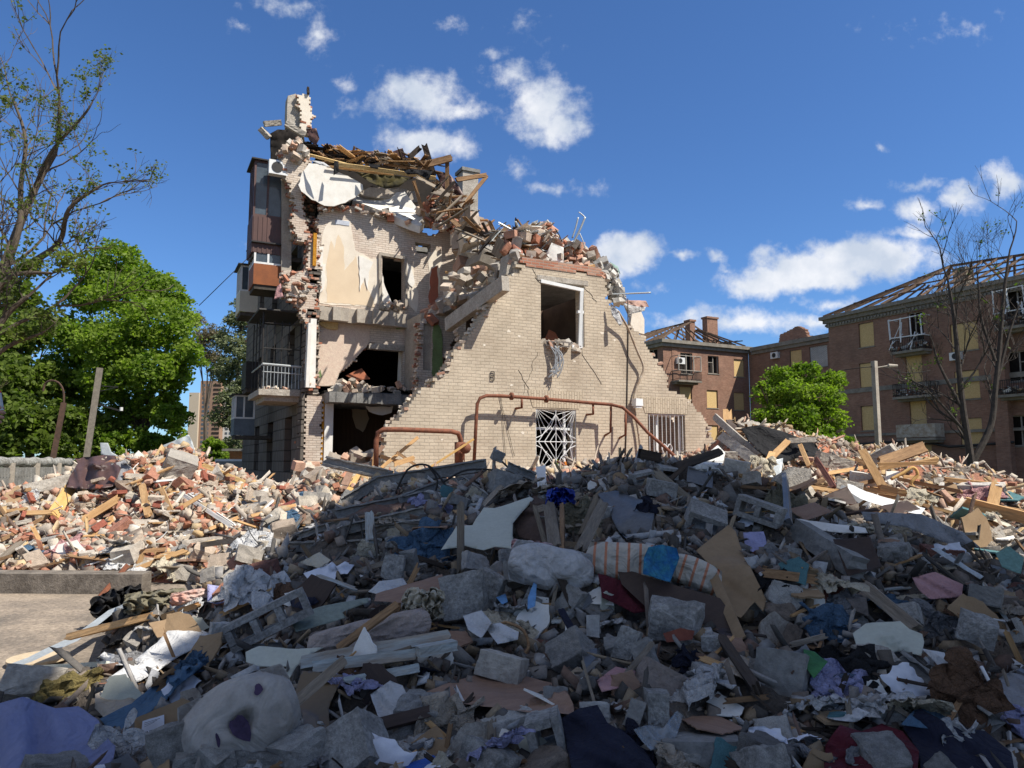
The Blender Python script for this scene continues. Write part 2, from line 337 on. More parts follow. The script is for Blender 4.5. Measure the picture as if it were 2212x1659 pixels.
def terrain():
    az = np.radians(np.linspace(-62, 66, 330)); n = 300; t = np.linspace(0, 1, n); dd = 1.1*(30/1.1)**t
    A, Dd = np.meshgrid(az, dd); gx = Dd*(np.cos(A)*F0.x+np.sin(A)*RT.x); gy = Dd*(np.cos(A)*F0.y+np.sin(A)*RT.y)
    gz = Hn(gx, gy); v = []
    for x, y, z in zip(gx.ravel(), gy.ravel(), gz.ravel()):
        k = min(1, max(0, z*3)); 
        v.append((x, y, z+.022*k*noise.noise(Vector((x*14, y*14, 2)))+.012*k*noise.noise(Vector((x*33, y*33, 7)))))
    m = 330; f = [(j*m+i, j*m+i+1, (j+1)*m+i+1, (j+1)*m+i) for j in range(n-1) for i in range(m-1)]
    mt = mat('rubble_dust_gap_shade', (.20,.165,.135), (.06,.052,.045), 1.2, bump=1, bs=30, fine=.5, bd=.03)
    # brick dust colours the far, left mound; near heap dust colour darkened for shade in gaps
    nt = mt.node_tree; N = nt.nodes; L = nt.links; b = N['Principled BSDF']; old = b.inputs['Base Color'].links[0].from_socket
    tc = N.new('ShaderNodeTexCoord'); nz = N.new('ShaderNodeTexNoise'); nz.inputs['Scale'].default_value = 2.3; nz.inputs['Detail'].default_value = 7; L.new(tc.outputs['Object'], nz.inputs[0])
    r = N.new('ShaderNodeMapRange'); L.new(nz.outputs['Fac'], r.inputs[0]); r.inputs[1].default_value = .44; r.inputs[2].default_value = .6
    sp = N.new('ShaderNodeVectorMath'); sp.operation = 'DOT_PRODUCT'; L.new(tc.outputs['Object'], sp.inputs[0]); sp.inputs[1].default_value = tuple(F0)
    r2 = N.new('ShaderNodeMapRange'); L.new(sp.outputs['Value'], r2.inputs[0]); r2.inputs[1].default_value = 6.8; r2.inputs[2].default_value = 10
    mu = N.new('ShaderNodeMath'); mu.operation = 'MULTIPLY'; L.new(r.outputs[0], mu.inputs[0]); L.new(r2.outputs[0], mu.inputs[1])
    x = N.new('ShaderNodeMix'); x.data_type = 'RGBA'; L.new(mu.outputs[0], x.inputs[0]); L.new(old, x.inputs[6]); x.inputs[7].default_value = (.5,.2,.115,1); L.new(x.outputs[2], b.inputs['Base Color'])
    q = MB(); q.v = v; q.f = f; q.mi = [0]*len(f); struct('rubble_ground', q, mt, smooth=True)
terrain()
# ------------------------------------------------------------ the broken apartment building
YC, YG, XF, XR = 26.6, 18.1, 5.1, 16.6
m_sil = mat_brick('silicate_brick', (.59,.505,.39), (.525,.445,.34), (.43,.36,.28), .265, .0895, .010, stain=(.33,.26,.19), stf=.6, sts=.55)
m_sold = mat_brick('soldier_brick', (.59,.50,.38), (.51,.43,.32), (.38,.31,.23), .265, .0895, .012, vertical=True)
m_inb = mat_brick('dusty_brick', (.70,.62,.53), (.62,.53,.44), (.48,.40,.33), .26, .085, .012, stain=(.46,.26,.18), stf=.4, sts=.8)
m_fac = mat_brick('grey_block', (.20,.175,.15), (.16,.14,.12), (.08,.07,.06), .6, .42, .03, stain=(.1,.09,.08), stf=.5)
m_edge = mat_attr('broken_brick', bump=.7)
m_pl = mat('plaster', (.80,.73,.62), (.72,.64,.53), 2.5, bump=.3, fine=.12)
m_plg = mat('grey_plaster', (.48,.43,.36), (.35,.30,.25), 2.0, bump=.6, bs=18)
m_white = mat('white_plaster', (.84,.82,.77), (.74,.71,.65), 3, bump=.25, fine=.08)
m_tan = mat('tan_wallpaper', (.74,.60,.43), (.69,.55,.39), 1.5, bump=.1, fine=.06)
m_green = mat('green_paint', (.22,.31,.13), (.17,.23,.10), 3, bump=.2)
m_conc = mat('concrete', conc, (.20,.195,.185), 3, bump=.6, bs=25, fine=.35, bd=.015)
m_concl = mat('pale_concrete', (.50,.46,.40), (.36,.32,.27), 2.5, bump=.7, bs=20, fine=.35, bd=.02)
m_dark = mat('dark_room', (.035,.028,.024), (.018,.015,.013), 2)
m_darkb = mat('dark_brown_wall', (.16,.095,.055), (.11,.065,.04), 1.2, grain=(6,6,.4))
m_wood = mat('old_timber', (.36,.22,.115), (.20,.115,.06), 3.5, bump=.5, bs=30, grain=(.35,4,4), rnd=.3, fine=.4)
m_woodl = mat('fresh_timber', (.60,.38,.185), (.45,.26,.115), 3.5, bump=.35, bs=30, grain=(.3,4,4), rnd=.22, fine=.3)
m_woodd = mat('charred_timber', (.075,.055,.042), (.035,.027,.022), 3.5, bump=.5, bs=30, grain=(.35,4,4), rnd=.3)
m_woodg = mat('grey_timber', (.33,.28,.22), (.20,.16,.12), 3.5, bump=.5, bs=30, grain=(.35,4,4), rnd=.3, fine=.4)
m_osb = mat('osb_board', (.76,.56,.27), (.62,.42,.18), 14, bump=.4, bs=60)
m_rust = mat('rusty_pipe', (.27,.10,.055), (.16,.065,.04), 9, rough=.75, bump=.3)
m_wpvc = mat('white_plastic', (.80,.81,.80), (.72,.73,.72), 5, rough=.4, bump=.05, fine=.06, spec=.5)
m_glass = mat('dusty_glass', (.10,.13,.16), (.07,.09,.11), 3, rough=.12, bump=0, spec=.8)
m_brownm = mat('brown_cladding', (.115,.055,.045), (.09,.045,.038), 2, rough=.5, bump=.1, spec=.5)
m_black = mat('black_metal', (.03,.03,.032), (.045,.04,.035), 6, rough=.55, bump=.2)
m_foam = mat('yellow_foam', (.66,.32,.03), (.48,.2,.02), 9, bump=1, bs=30, bd=.03)
m_floral = mat('floral_wallpaper', (.74,.61,.49), (.64,.49,.40), 12, bump=.1)
m_zinc = mat('zinc_sheet', (.52,.56,.57), (.42,.45,.46), 3, rough=.45, bump=.15, metal=.3, spec=.5)
BC = [(.44,.18,.11),(.48,.22,.14),(.38,.17,.12),(.54,.30,.21),(.60,.48,.38),(.52,.43,.35),(.42,.37,.31),(.58,.36,.26),(.66,.58,.48)]
def wall_rows(mb, poly, y0, th, holes=(), ch=.0895, cell=.13, jag=.10, axis='Y', edge=None, seed=0, edep=.5, pal=None):
    """courses of brick between ragged ends; poly and holes are lists of (a, z)"""
    rr = random.Random(seed); a0 = min(p[0] for p in poly); a1 = max(p[0] for p in poly); z0 = min(p[1] for p in poly); z1 = max(p[1] for p in poly)
    n = int((z1-z0)/ch)+1; m = int((a1-a0)/cell)+2
    def snap(b, zz):
        for h in holes:
            for q in range(len(h)):
                (xa, za), (xb, zb) = h[q], h[(q+1) % len(h)]
                if (za > zz) != (zb > zz):
                    c = xa+(xb-xa)*(zz-za)/(zb-za)
                    if abs(c-b) < cell*1.05: return c
        return b
    for k in range(n):
        zz = z0+(k+.5)*ch; run = None; sh = cell*.5*(k % 2)
        for i in range(m+1):
            aa = a0+(i+.5)*cell-sh
            ins = i < m and inpoly(aa+jag*noise.noise(Vector((aa*1.3, zz*1.3, seed)))*1.2+rr.uniform(-jag, jag)*.4, zz, poly)
            if ins and any(inpoly(aa, zz, h) for h in holes): ins = False
            if ins and run is None: run = aa-cell/2
            if not ins and run is not None:
                b = snap(aa-cell/2, zz); run = snap(run, zz)
                if b-run < .01: run = None; continue
                if axis == 'Y': mb.box(run, b, y0, y0+th, zz-ch/2, zz+ch/2)
                else: mb.box(y0, y0+th, run, b, zz-ch/2, zz+ch/2)
                if edge is not None:
                    for e in (run, b):
                        inside = any(min(abs(e-h[q][0]) for q in range(len(h))) < .14 and min(p[1] for p in h)-.05 < zz < max(p[1] for p in h)+.05 for h in holes)
                        if inside: continue
                        for w in range(2):
                            if rr.random() < .6:
                                edge.cur = rr.choice(pal or BC); dd = y0+rr.uniform(-.01, th)
                                M = Matrix.Translation((e+rr.uniform(-.05, .05), dd, zz+rr.uniform(-.02, .02)) if axis == 'Y' else (dd, e+rr.uniform(-.07, .07), zz)) @ (Quaternion((rr.uniform(-1,1),rr.uniform(-1,1),rr.uniform(-1,1)), rr.uniform(0,.5)).to_matrix().to_4x4())
                                edge.obox(M, rr.uniform(.08,.22), rr.uniform(.08,.16), .068, .006)
                run = None
def toY(poly, Y): return [(p.x, p.z) for p in (PY(x, y, Y) for x, y in poly)]
def toX(poly, X): return [(p.y, p.z) for p in (PX(x, y, X) for x, y in poly)]
def slab_poly(mb, pts, n):
    """closed prism over a polygon (world points) pushed by vector n"""
    k = len(pts); pts = [Vector(p) for p in pts]; mb.add(pts+[p+n for p in pts], [tuple(range(k)), tuple(range(2*k-1, k-1, -1))]+[(i, k+i, k+(i+1) % k, (i+1) % k) for i in range(k)])
def ragged(poly, step=9, amp=2.2, seed=1):
    rr = random.Random(seed); out = []
    for i, (x, y) in enumerate(poly):
        x2, y2 = poly[(i+1) % len(poly)]; n = max(1, int(math.hypot(x2-x, y2-y)/step))
        for k in range(n): t = k/n; out.append((x+(x2-x)*t+rr.uniform(-amp, amp), y+(y2-y)*t+rr.uniform(-amp, amp)))
    return out
ruin = thing('ruined_apartment_building', 'bomb torn four storey apartment building of pale brick with cut open rooms', 'building', (10.6, 26, 0))
# gable wall
gp = [(800,1090),(836,960),(842,925),(858,903),(905,860),(930,830),(958,802),(975,770),(998,745),(1020,722),(1040,690),(1060,655),(1078,628),(1094,600),(1117,590),(1117,568),(1150,576),(1200,582),(1257,588),(1299,594),(1313,622),(1322,661),(1337,680),(1350,703),(1372,715),(1392,728),(1402,755),(1414,781),(1428,790),(1439,815),(1450,843),(1478,853),(1498,874),(1520,902),(1535,935),(1549,960),(1556,1010),(1560,1090)]
gp = toY(gp, YG)
wU = toY([(1168,610),(1262,610),(1262,752),(1168,752)], YG); wU = [(wU[0][0],5.0),(wU[1][0],5.0),(wU[1][0],6.87),(wU[0][0],6.87)]
wL = [(9.98,1.22),(11.32,1.22),(11.32,3.16),(9.98,3.16)]
p1 = PY(1399,893,YG); p2 = PY(1482,1000,YG); wR = [(p1.x,1.05),(p2.x,1.05),(p2.x,p1.z),(p1.x,p1.z)]
mb = MB(); ed = MB(); wall_rows(mb, gp, YG, .5, [wU, wL, wR], edge=ed, seed=3, jag=.17, pal=BC[3:]+BC[4:]+[(.7,.64,.54)]*3)
part('gable_wall', mb, m_sil, ruin, 'pale tan brick gable wall with stepped broken edges')
part('broken_brick_edge', ed, m_edge, ruin, kind='stuff')
mb = MB()
for w in (wL, wR):
    z = w[2][1]; mb = MB()
    mb.add([(w[0][0]-.1,YG-.012,z+.01),(w[1][0]+.1,YG-.012,z+.01),(w[1][0]+.28,YG-.012,z+.5),(w[0][0]-.28,YG-.012,z+.5),(w[0][0]-.1,YG+.1,z+.01),(w[1][0]+.1,YG+.1,z+.01),(w[1][0]+.28,YG+.1,z+.5),(w[0][0]-.28,YG+.1,z+.5)], MB.BF)
    part('window_arch', mb, m_sold, ruin)
# red brick band over the gable top and the concrete lintel of the upper window
mb = MB(); ed = MB(); pz = toY([(1119,566),(1135,552),(1190,562),(1262,575),(1300,578),(1302,596),(1257,588),(1200,583),(1150,577)], YG-.02)
wall_rows(mb, pz, YG-.02, .5, cell=.13, jag=.05, seed=8); part('brick_band', mb, mat_brick('red_band', (.40,.16,.10), (.47,.28,.2), (.40,.32,.26), .26, .085, .012), ruin)
mb = MB(); mb.box(wU[0][0]-.12, wU[1][0]+.14, YG-.02, YG+.4, 6.875, 7.02, .01); part('lintel', mb, m_concl, ruin)
# windows of the gable
def win_frame(parent, x0, x1, z0, z1, y, t=.07, mull=(), trans=(), m=m_wpvc, dpt=.07):
    b = MB()
    b.box(x0, x0+t, y, y+dpt, z0, z1); b.box(x1-t, x1, y, y+dpt, z0, z1); b.box(x0+t, x1-t, y+.002, y+dpt-.002, z0, z0+t); b.box(x0+t, x1-t, y+.002, y+dpt-.002, z1-t, z1)
    for a in mull: b.box(a-t/2, a+t/2, y+.004, y+dpt-.004, z0+t, z1-t)
    for a in trans: b.box(x0+t, x1-t, y+.006, y+dpt-.006, a-t/2, a+t/2)
    return part('window_frame', b, m, parent)
# upper window: the white frame hangs loose
b = MB(); x0, x1 = wU[0][0], wU[1][0]
b.bar((x0,YG+.02,6.84),(x1-.05,YG+.0,6.72),.1,.1); b.bar((x1-.10,YG+.0,6.70),(x1-.17,YG+.02,5.03),.12,.1); b.bar((x1-.45,YG+.02,5.0),(x1-.1,YG+.02,5.01),.09,.08); b.bar((x1-.03,YG+.1,6.68),(x1-.03,YG+.1,5.03),.06,.07)
b.bar((x1-.25,YG+.01,6.05),(x1-.05,YG,6.05),.1,.08)
wf = part('window', b, m_wpvc, ruin, 'upper window frame hanging loose and empty')
win_frame(ruin, 9.99, 11.31, 1.23, 3.15, YG+.16, .07, (11.02,), (2.58,))
p3 = wR; win_frame(ruin, wR[0][0]+.01, wR[1][0]-.01, 1.06, wR[2][1]-.01, YG+.2, .06, (wR[0][0]+.5,), ())
# sunburst grille of the lower window
def grille1():
    b = MB(); x0, x1, z0, z1 = 9.99, 11.31, 1.25, 3.15; y = YG+.03; cx, cz = (x0+x1)/2, (z0+z1)/2; r = .013
    T = lambda pts, rr=r: b.tube([(px, y, pz_) for px, pz_ in pts], rr, 5)
    T([(x0,z0),(x1,z0),(x1,z1),(x0,z1),(x0,z0)], .018); T([(x0,cz),(x1,cz)]); T([(cx,z0),(cx,z1)])
    for k in (.22, .42, .64): T([(cx-k*.9,cz),(cx,cz+k*1.25),(cx+k*.9,cz),(cx,cz-k*1.25),(cx-k*.9,cz)])
    for sx in (-1, 1):
        for sz in (-1, 1):
            ex, ez = cx+sx*.66, cz+sz*.95
            for t in (.12, .26, .42, .6, .8, 1.0):
                a = t*math.pi/2; T([(ex, ez), (ex-sx*.62*math.cos(a)*1.0, ez-sz*.85*math.sin(a)*1.0)], .009)
            T([(ex-sx*.66, cz+sz*.80), (ex-sx*.5, cz+sz*.45), (ex-sx*.2, cz+sz*.18), (ex, cz+sz*.1)])
    return b
part('window_grille', grille1(), m_wpvc, ruin, 'white sunburst window grille')
def grille2():
    b = MB(); x0, x1 = wR[0][0], wR[1][0]; z0, z1 = 1.06, wR[2][1]; y = YG+.03; w = x1-x0
    for k in range(9): a = x0+w*(k+.5)/9; b.tube([(a,y,z0),(a,y,z1-.02)], .012, 5)
    b.tube([(x0,y,z1-.02),(x1,y,z1-.02)], .014, 5); b.tube([(x0,y,z0+.02),(x1,y,z0+.02)], .014, 5)
    cx = (x0+x1)/2
    for s in (-1, 1):
        b.tube(bez([(cx,y-.02,z0+1.0),(cx+s*.10,y-.02,z0+1.12),(cx+s*.2,y-.02,z0+1.0),(cx+s*.12,y-.02,z0+.8),(cx+s*.25,y-.02,z0+.62),(cx+s*.48,y-.02,z0+.65),(cx+s*.5,y-.02,z0+.78),(cx+s*.42,y-.02,z0+.76)]), .016, 5)
        b.tube(bez([(cx,y-.02,z0+.08),(cx+s*.10,y-.02,z0+.05),(cx+s*.15,y-.02,z0+.25),(cx+s*.3,y-.02,z0+.42),(cx+s*.5,y-.02,z0+.38),(cx+s*.48,y-.02,z0+.27),(cx+s*.42,y-.02,z0+.3)]), .016, 5)
    return b
part('window_grille', grille2(), m_wpvc, ruin, 'white scrolled window grille')
b = MB(); b.box(9.98, 11.34, YG-.05, YG+.15, 1.17, 1.215); part('window_sill', b, m_concl, ruin)
# cracks and shell scars of the gable: shallow dark gaps and pale chipped patches
b = MB(); rr_ = random.Random(6)
for (x0_, y0_, x1_, y1_, n_) in ((1165,612,1150,577,6),(1262,620,1290,655,7),(1160,760,1130,850,9),(1255,758,1300,830,9),(1157,880,1120,800,8)):
    p_ = PY(x0_, y0_, YG-.004); q_ = PY(x1_, y1_, YG-.004); pts_ = [p_.lerp(q_, k/n_)+Vector((rr_.uniform(-.06,.06), 0, rr_.uniform(-.03,.03))) for k in range(n_+1)]
    for a_, c_ in zip(pts_, pts_[1:]): b.bar(a_, c_, .004, .014, Vector((0,1,0)))
part('crack', b, m_dark, ruin, kind='stuff')
b = MB()
for k in range(15):
    p_ = PY(rr_.uniform(880,1470), rr_.uniform(700,1000), YG)
    if not inpoly(p_.x, p_.z, gp) or any(h[0][0]-.2 < p_.x < h[1][0]+.2 and h[0][1]-.2 < p_.z < h[2][1]+.2 for h in (wU, wL, wR)): continue
    m_ = 7; r_ = rr_.uniform(.03,.07); vs_ = [(p_.x+math.cos(6.283*i/m_)*r_*rr_.uniform(.5,1.3), YG-.003, p_.z+math.sin(6.283*i/m_)*r_*.7*rr_.uniform(.5,1.3)) for i in range(m_)]; b.add(vs_, [tuple(range(m_))])
part('chipped_patch', b, m_pl, ruin, kind='stuff')
# rooms behind the gable
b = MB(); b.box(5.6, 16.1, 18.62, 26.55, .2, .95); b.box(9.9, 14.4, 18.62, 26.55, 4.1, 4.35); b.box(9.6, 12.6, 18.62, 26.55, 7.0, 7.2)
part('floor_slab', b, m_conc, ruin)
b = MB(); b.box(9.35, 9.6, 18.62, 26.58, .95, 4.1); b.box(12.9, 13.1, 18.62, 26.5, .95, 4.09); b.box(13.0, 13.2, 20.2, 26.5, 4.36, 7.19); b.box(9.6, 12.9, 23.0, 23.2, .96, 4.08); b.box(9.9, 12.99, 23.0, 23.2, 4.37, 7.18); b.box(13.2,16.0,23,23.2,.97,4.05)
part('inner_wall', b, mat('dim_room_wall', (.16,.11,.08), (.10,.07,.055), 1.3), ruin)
mb = MB(); ed = MB(); ep = [(18.62,.2),(26.4,.2),(26.4,4.6),(24,4.4),(21.0,3.9),(20.2,3.4),(19.4,2.9),(18.9,2.2)]
wall_rows(mb, ep, XR-.5, .5, axis='X', edge=ed, seed=5); part('side_wall', mb, m_inb, ruin); part('broken_brick_edge', ed, m_edge, ruin, kind='stuff')
# pale torn corner room right of the gable
b = MB(); slab_poly(b, [PY(x,y,21.5) for x, y in [(1362,700),(1366,672),(1380,660),(1392,690),(1392,722),(1370,716)]], Vector((0,.15,0))); part('torn_plaster', b, m_pl, ruin)
# cut wall across the building, storey 3
cw = [(683,660),(682,600),(690,520),(688,470),(700,450),(735,440),(760,446),(800,458),(850,462),(885,480),(910,498),(935,512),(962,498),(985,490),(1000,520),(1004,560),(1016,590),(1000,620),(980,640),(962,668),(912,690)]
dr = [(826,549),(874,560),(874,668),(824,668)]
mb = MB(); ed = MB(); wall_rows(mb, toY(cw, YC), YC, .4, [toY(dr, YC), toY([(896,520),(932,530),(930,548),(900,545)], YC), toY([(980,572),(994,572),(994,588),(980,588)], YC)], ch=.085, edge=ed, seed=12)
part('cut_wall', mb, m_inb, ruin, 'third storey inner wall of dusty exposed brick'); part('broken_brick_edge', ed, m_edge, ruin, kind='stuff')
def patch(poly, m, off=.014, name='plaster_patch', Y=YC, seed=1, amp=1.5, st=9, parent=ruin, label=None):
    b = MB(); pg = ragged(poly, st, amp, seed); slab_poly(b, [PY(x, y, Y-off) for x, y in pg], Vector((0, off-.002, 0))); return part(name, b, m, parent, label)
patch([(687,655),(690,560),(697,500),(712,474),(758,478),(760,505),(768,540),(800,558),(823,560),(823,655),(790,662),(740,660)], m_pl, .010, 'plaster_patch', seed=4)
patch([(706,652),(706,560),(716,520),(722,538),(730,505),(744,535),(744,585),(770,552),(778,600),(808,645),(808,662),(700,652)], m_tan, .016, 'wallpaper', seed=5, label='tan wallpaper')
patch([(724,474),(755,478),(755,488),(725,484)], mat('pale_blue_strip', (.55,.6,.68), (.5,.53,.6), 4), .03, 'panel_strip', amp=.5)
patch([(776,553),(808,566),(798,590),(794,625),(787,600),(778,628)], m_white, .05, 'torn_wallpaper', seed=7)
patch([(876,565),(894,575),(893,600),(905,640),(900,675),(884,660),(876,640)], m_pl, .02, seed=9)
patch([(876,568),(886,572),(897,610),(890,622),(880,612)], m_white, .05, 'torn_wallpaper', seed=10)
patch([(925,545),(940,542),(955,550),(956,572),(950,590),(950,635),(928,640)], m_pl, .014, seed=11)
patch([(932,580),(945,575),(948,640),(930,660),(926,650)], mat('red_panel', (.45,.15,.09), (.38,.13,.08), 4), .03, 'panel_strip', seed=12)
patch([(690,570),(703,570),(702,618),(692,634)], m_white, .05, 'torn_wallpaper', seed=13)
b = MB(); 
for a, c in (((820,548),(822,668)),((876,560),(877,668))): b.bar(PY(*a, YC-.03), PY(*c, YC-.03), .12, .1)
b.bar(PY(820,548,YC-.03), PY(877,558,YC-.03), .08, .12); part('door_frame', b, m_plg, ruin)
# storey 2
c2 = [(683,832),(683,692),(907,704),(906,842)]
hole = [(726,832),(733,805),(755,790),(775,765),(797,742),(872,750),(871,842),(800,842)]
mb = MB(); ed = MB(); wall_rows(mb, toY(c2, YC), YC, .4, [toY(hole, YC)], ch=.085, edge=ed, seed=14); part('cut_wall', mb, m_inb, ruin, 'second storey inner wall with a ragged hole'); part('broken_brick_edge', ed, m_edge, ruin, kind='stuff')
wp_ = patch([(684,832),(684,722),(695,716),(735,690),(800,694),(797,742),(778,762),(755,788),(738,800),(728,815),(727,832)], m_floral, .014, 'wallpaper', seed=21, label='pink floral wallpaper')
patch([(858,708),(892,712),(888,735),(876,728)], m_floral, .014, 'wallpaper', seed=22); patch([(876,752),(893,750),(893,840),(874,840)], m_floral, .016, 'wallpaper', seed=23)
patch([(685,684),(728,690),(728,700),(686,694)], m_green, .03, 'paint_patch', seed=24); patch([(855,702),(905,706),(903,714),(858,710)], m_green, .03, 'paint_patch', seed=25)
patch([(686,808),(693,798),(697,812),(690,818)], m_green, .03, 'paint_patch', seed=26)
b = MB(); b.box(PY(797,740,YC).x, PY(875,750,YC).x, YC-.03, YC+.3, PY(830,750,YC).z-.1, PY(830,744,YC).z); part('lintel', b, m_concl, ruin)
patch([(686,696),(732,692),(730,712),(700,708)], m_osb, .10, 'torn_lining', seed=27)
# floors of the cut rooms
def slabY(x0, x1, yt, yb, Yn, depth, m, name='floor_slab', seed=1, ym=None):
    b = MB(); a = PY(x0, yt, Yn); c = PY(x1, yt if ym is None else ym, Yn); rr = random.Random(seed); n = 14; th = (PY(x0, yt, Yn)-PY(x0, yb, Yn)).z
    for i in range(n):
        t0, t1 = i/n, (i+1)/n; q0 = a.lerp(c, t0); q1 = a.lerp(c, t1); o = rr.uniform(-.18, .12)
        b.box(q0.x, q1.x, Yn+o, Yn+depth, a.z-th+rr.uniform(-.01, .01), a.z+rr.uniform(-.01, .01))
    return part(name, b, m, ruin)
slabY(682, 918, 660, 690, YC-.35, 1.0, m_plg, seed=3, ym=668)
slabY(710, 907, 846, 868, YC-1.3, 3.0, m_conc, seed=4)
b = MB(); b.box(XF+.9, 11, 27.0, 32, 4.08, 4.26); b.box(XF+.5, 11.2, 27.0, 32, 7.38, 7.58); b.box(XF+.5, 11.2, 28.3, 32, 10.4, 10.6); b.box(XF+.5, 16, 27, 43, .1, .98); part('floor_slab', b, m_conc, ruin)
# storey 1 room
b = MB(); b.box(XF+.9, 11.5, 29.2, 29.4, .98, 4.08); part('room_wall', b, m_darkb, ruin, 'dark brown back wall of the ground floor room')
patch([(760,880),(792,880),(797,905),(785,935),(770,925),(762,900)], m_tan, .02, 'torn_wallpaper', Y=29.1, seed=31)
patch([(792,878),(850,878),(845,893),(818,897),(797,890)], m_white, .1, 'torn_ceiling', Y=26.2, seed=32)
# facade end pier at ground floor, white reveal and foam
mb = MB(); ed = MB(); wall_rows(mb, [(XF,0),(XF+.62,0),(XF+.6,3.9),(XF+.05,3.95)], 25.9, 1.2, edge=None, seed=33, jag=.03); wall_rows(MB(), [(XF,0),(XF+1,0),(XF+1,3.9),(XF,3.9)], 25.9, .3, edge=ed, seed=34)
part('pier', mb, m_inb, ruin)
b = MB(); b.box(XF+.62, XF+.70, 25.95, 27.0, .9, 3.85, .01); part('foam_strip', b, m_foam, ruin)
b = MB(); b.box(XF+.702, XF+1.0, 25.9, 27.0, .9, 3.85); part('window_reveal', b, m_white, ruin)
# facade wall, upper storeys
fp = [(26.0,4.0),(26.0,7.0),(26.3,7.4),(26.0,8.0),(26.0,8.6),(27.0,9.2),(27.2,11.0),(27.0,12.2),(27.6,12.8),(28.6,13.3),(42.6,14.0),(42.6,0),(27.1,0),(27.1,4.0)]
fh = [[(y0,z),(y0+1.5,z),(y0+1.5,z+2.1),(y0,z+2.1)] for y0 in (28.2,32.5,36.5) for z in (1.3,4.6,7.9,11.0)]
mb = MB(); ed = MB(); wall_rows(mb, fp, XF, .45, fh, axis='X', ch=.105, cell=.15, edge=ed, seed=41); part('facade_wall', mb, m_fac, ruin, 'dark grey facade wall'); part('broken_brick_edge', ed, m_edge, ruin, kind='stuff')
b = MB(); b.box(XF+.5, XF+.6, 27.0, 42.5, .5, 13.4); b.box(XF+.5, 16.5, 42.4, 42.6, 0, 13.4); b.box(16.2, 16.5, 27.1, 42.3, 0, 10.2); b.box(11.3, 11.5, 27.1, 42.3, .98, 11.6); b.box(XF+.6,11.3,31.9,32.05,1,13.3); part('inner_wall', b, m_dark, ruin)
# quoins on the facade corner
b = MB()
for k in range(9):
    z = .3+k*.47
    b.box(XF-.10, XF-.003, 25.9+.02*(k % 2), 26.75+(.12 if k % 2 else 0), z, z+.42, .008)
for k in range(6): b.box(XF-.08, XF-.003, 26.02, 26.62, 4.3+k*.47, 4.72+k*.47, .008)
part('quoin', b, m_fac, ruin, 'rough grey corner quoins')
# white window strip and foam on the facade end, storeys 2 and 3
b = MB(); b.bar(PY(667,700,25.95), PY(661,838,25.95), .12, .5); b.bar(PY(676,690,25.97), PY(673,838,25.97), .2, .3); part('window_reveal', b, m_white, ruin)
b = MB(); b.bar(PY(680,505,26.0), PY(678,575,26.0), .12, .2); part('foam_strip', b, m_foam, ruin)
b = MB(); b.bar(PY(688,533,26.3), PY(687,576,26.3), .32, .15); part('window_reveal', b, m_white, ruin)
b = MB(); b.bar(PY(619,320,27.3), PY(617,590,27.3), .28, .35); b.bar(PY(636,330,27.1), PY(630,520,27.1), .12, .3); part('concrete_column', b, m_plg, ruin)
# brick lump left of the third storey
mb = MB(); ed = MB(); wall_rows(mb, toY([(608,590),(620,582),(640,600),(662,575),(668,520),(690,510),(686,600),(682,690),(660,700),(640,655),(622,640)], 26.0), 26.0, .5, edge=ed, seed=45, ch=.085)
part('brick_pier', mb, m_inb, ruin); part('broken_brick_edge', ed, m_edge, ruin, kind='stuff')
mb = MB(); ed = MB(); wall_rows(mb, toY([(608,330),(622,318),(655,318),(668,345),(662,380),(650,430),(660,470),(668,520),(640,520),(632,420),(620,380)], 26.6), 26.6, .5, edge=ed, seed=46, ch=.085)
part('brick_pier', mb, m_inb, ruin); part('broken_brick_edge', ed, m_edge, ruin, kind='stuff')
# slab of balcony at second floor and ragged bottom of facade end
b = MB(); p = PY(552,848,27.0); q = PY(646,852,27.0); b.box(p.x, XF, 26.3, 29.0, 3.95, 4.15, .02); b.box(p.x+.25, XF, 26.5, 28.8, 3.75, 3.95, .02); part('balcony_slab', b, m_concl, ruin)
# wall ends with rubble at ground, left of the pier (jagged brick foot)
mb = MB(); ed = MB(); wall_rows(mb, toY([(640,1090),(650,1030),(668,1000),(716,1000),(722,1030),(700,1085)], 23.6), 23.6, .6, edge=ed, seed=47); part('wall_foot', mb, m_inb, ruin); part('broken_brick_edge', ed, m_edge, ruin, kind='stuff')
# spine piece between the cut wall and the gable: beam, green wall, jambs
mb = MB(); ed = MB(); wall_rows(mb, toY([(905,850),(903,700),(915,690),(935,665),(962,650),(985,640),(985,720),(975,760),(940,800),(915,845)], 24.6), 24.6, .35, [toY([(915,700),(935,690),(932,800),(914,800)], 24.6)], edge=ed, seed=48, ch=.085)
part('spine_wall', mb, m_inb, ruin); part('broken_brick_edge', ed, m_edge, ruin, kind='stuff')
patch([(936,690),(955,712),(956,800),(940,815),(934,806)], m_green, .03, 'paint_patch', Y=24.55, seed=49)
b = MB(); b.bar(P(968,702,22.5), P(1092,612,19.2), .22, .42); part('concrete_beam', b, m_concl, ruin, 'slanting concrete beam broken from the floor')
b = MB(); b.bar(PY(1118,570,YG+.3), PY(1118,612,YG+.3), .4, .4); b.bar(PY(1100,556,YG+.5), PY(1095,600,YG+.5), .5, .3); part('concrete_block', b, m_concl, ruin)
mb = MB(); ed = MB(); wall_rows(mb, toY([(985,820),(990,690),(1000,670),(1052,640),(1052,700),(1010,740)], 22.5), 22.5, .3, [toY([(1006,735),(1007,680),(1030,668),(1030,700)], 22.5)], edge=ed, seed=50); part('spine_wall', mb, m_inb, ruin)
b = MB(); b.box(10.0,12.5,25.0,25.2,4.4,8.0); b.box(8.9, 9.3, 24.7, 26.5, 4.3, 7.0); part('inner_wall', b, m_plg, ruin)
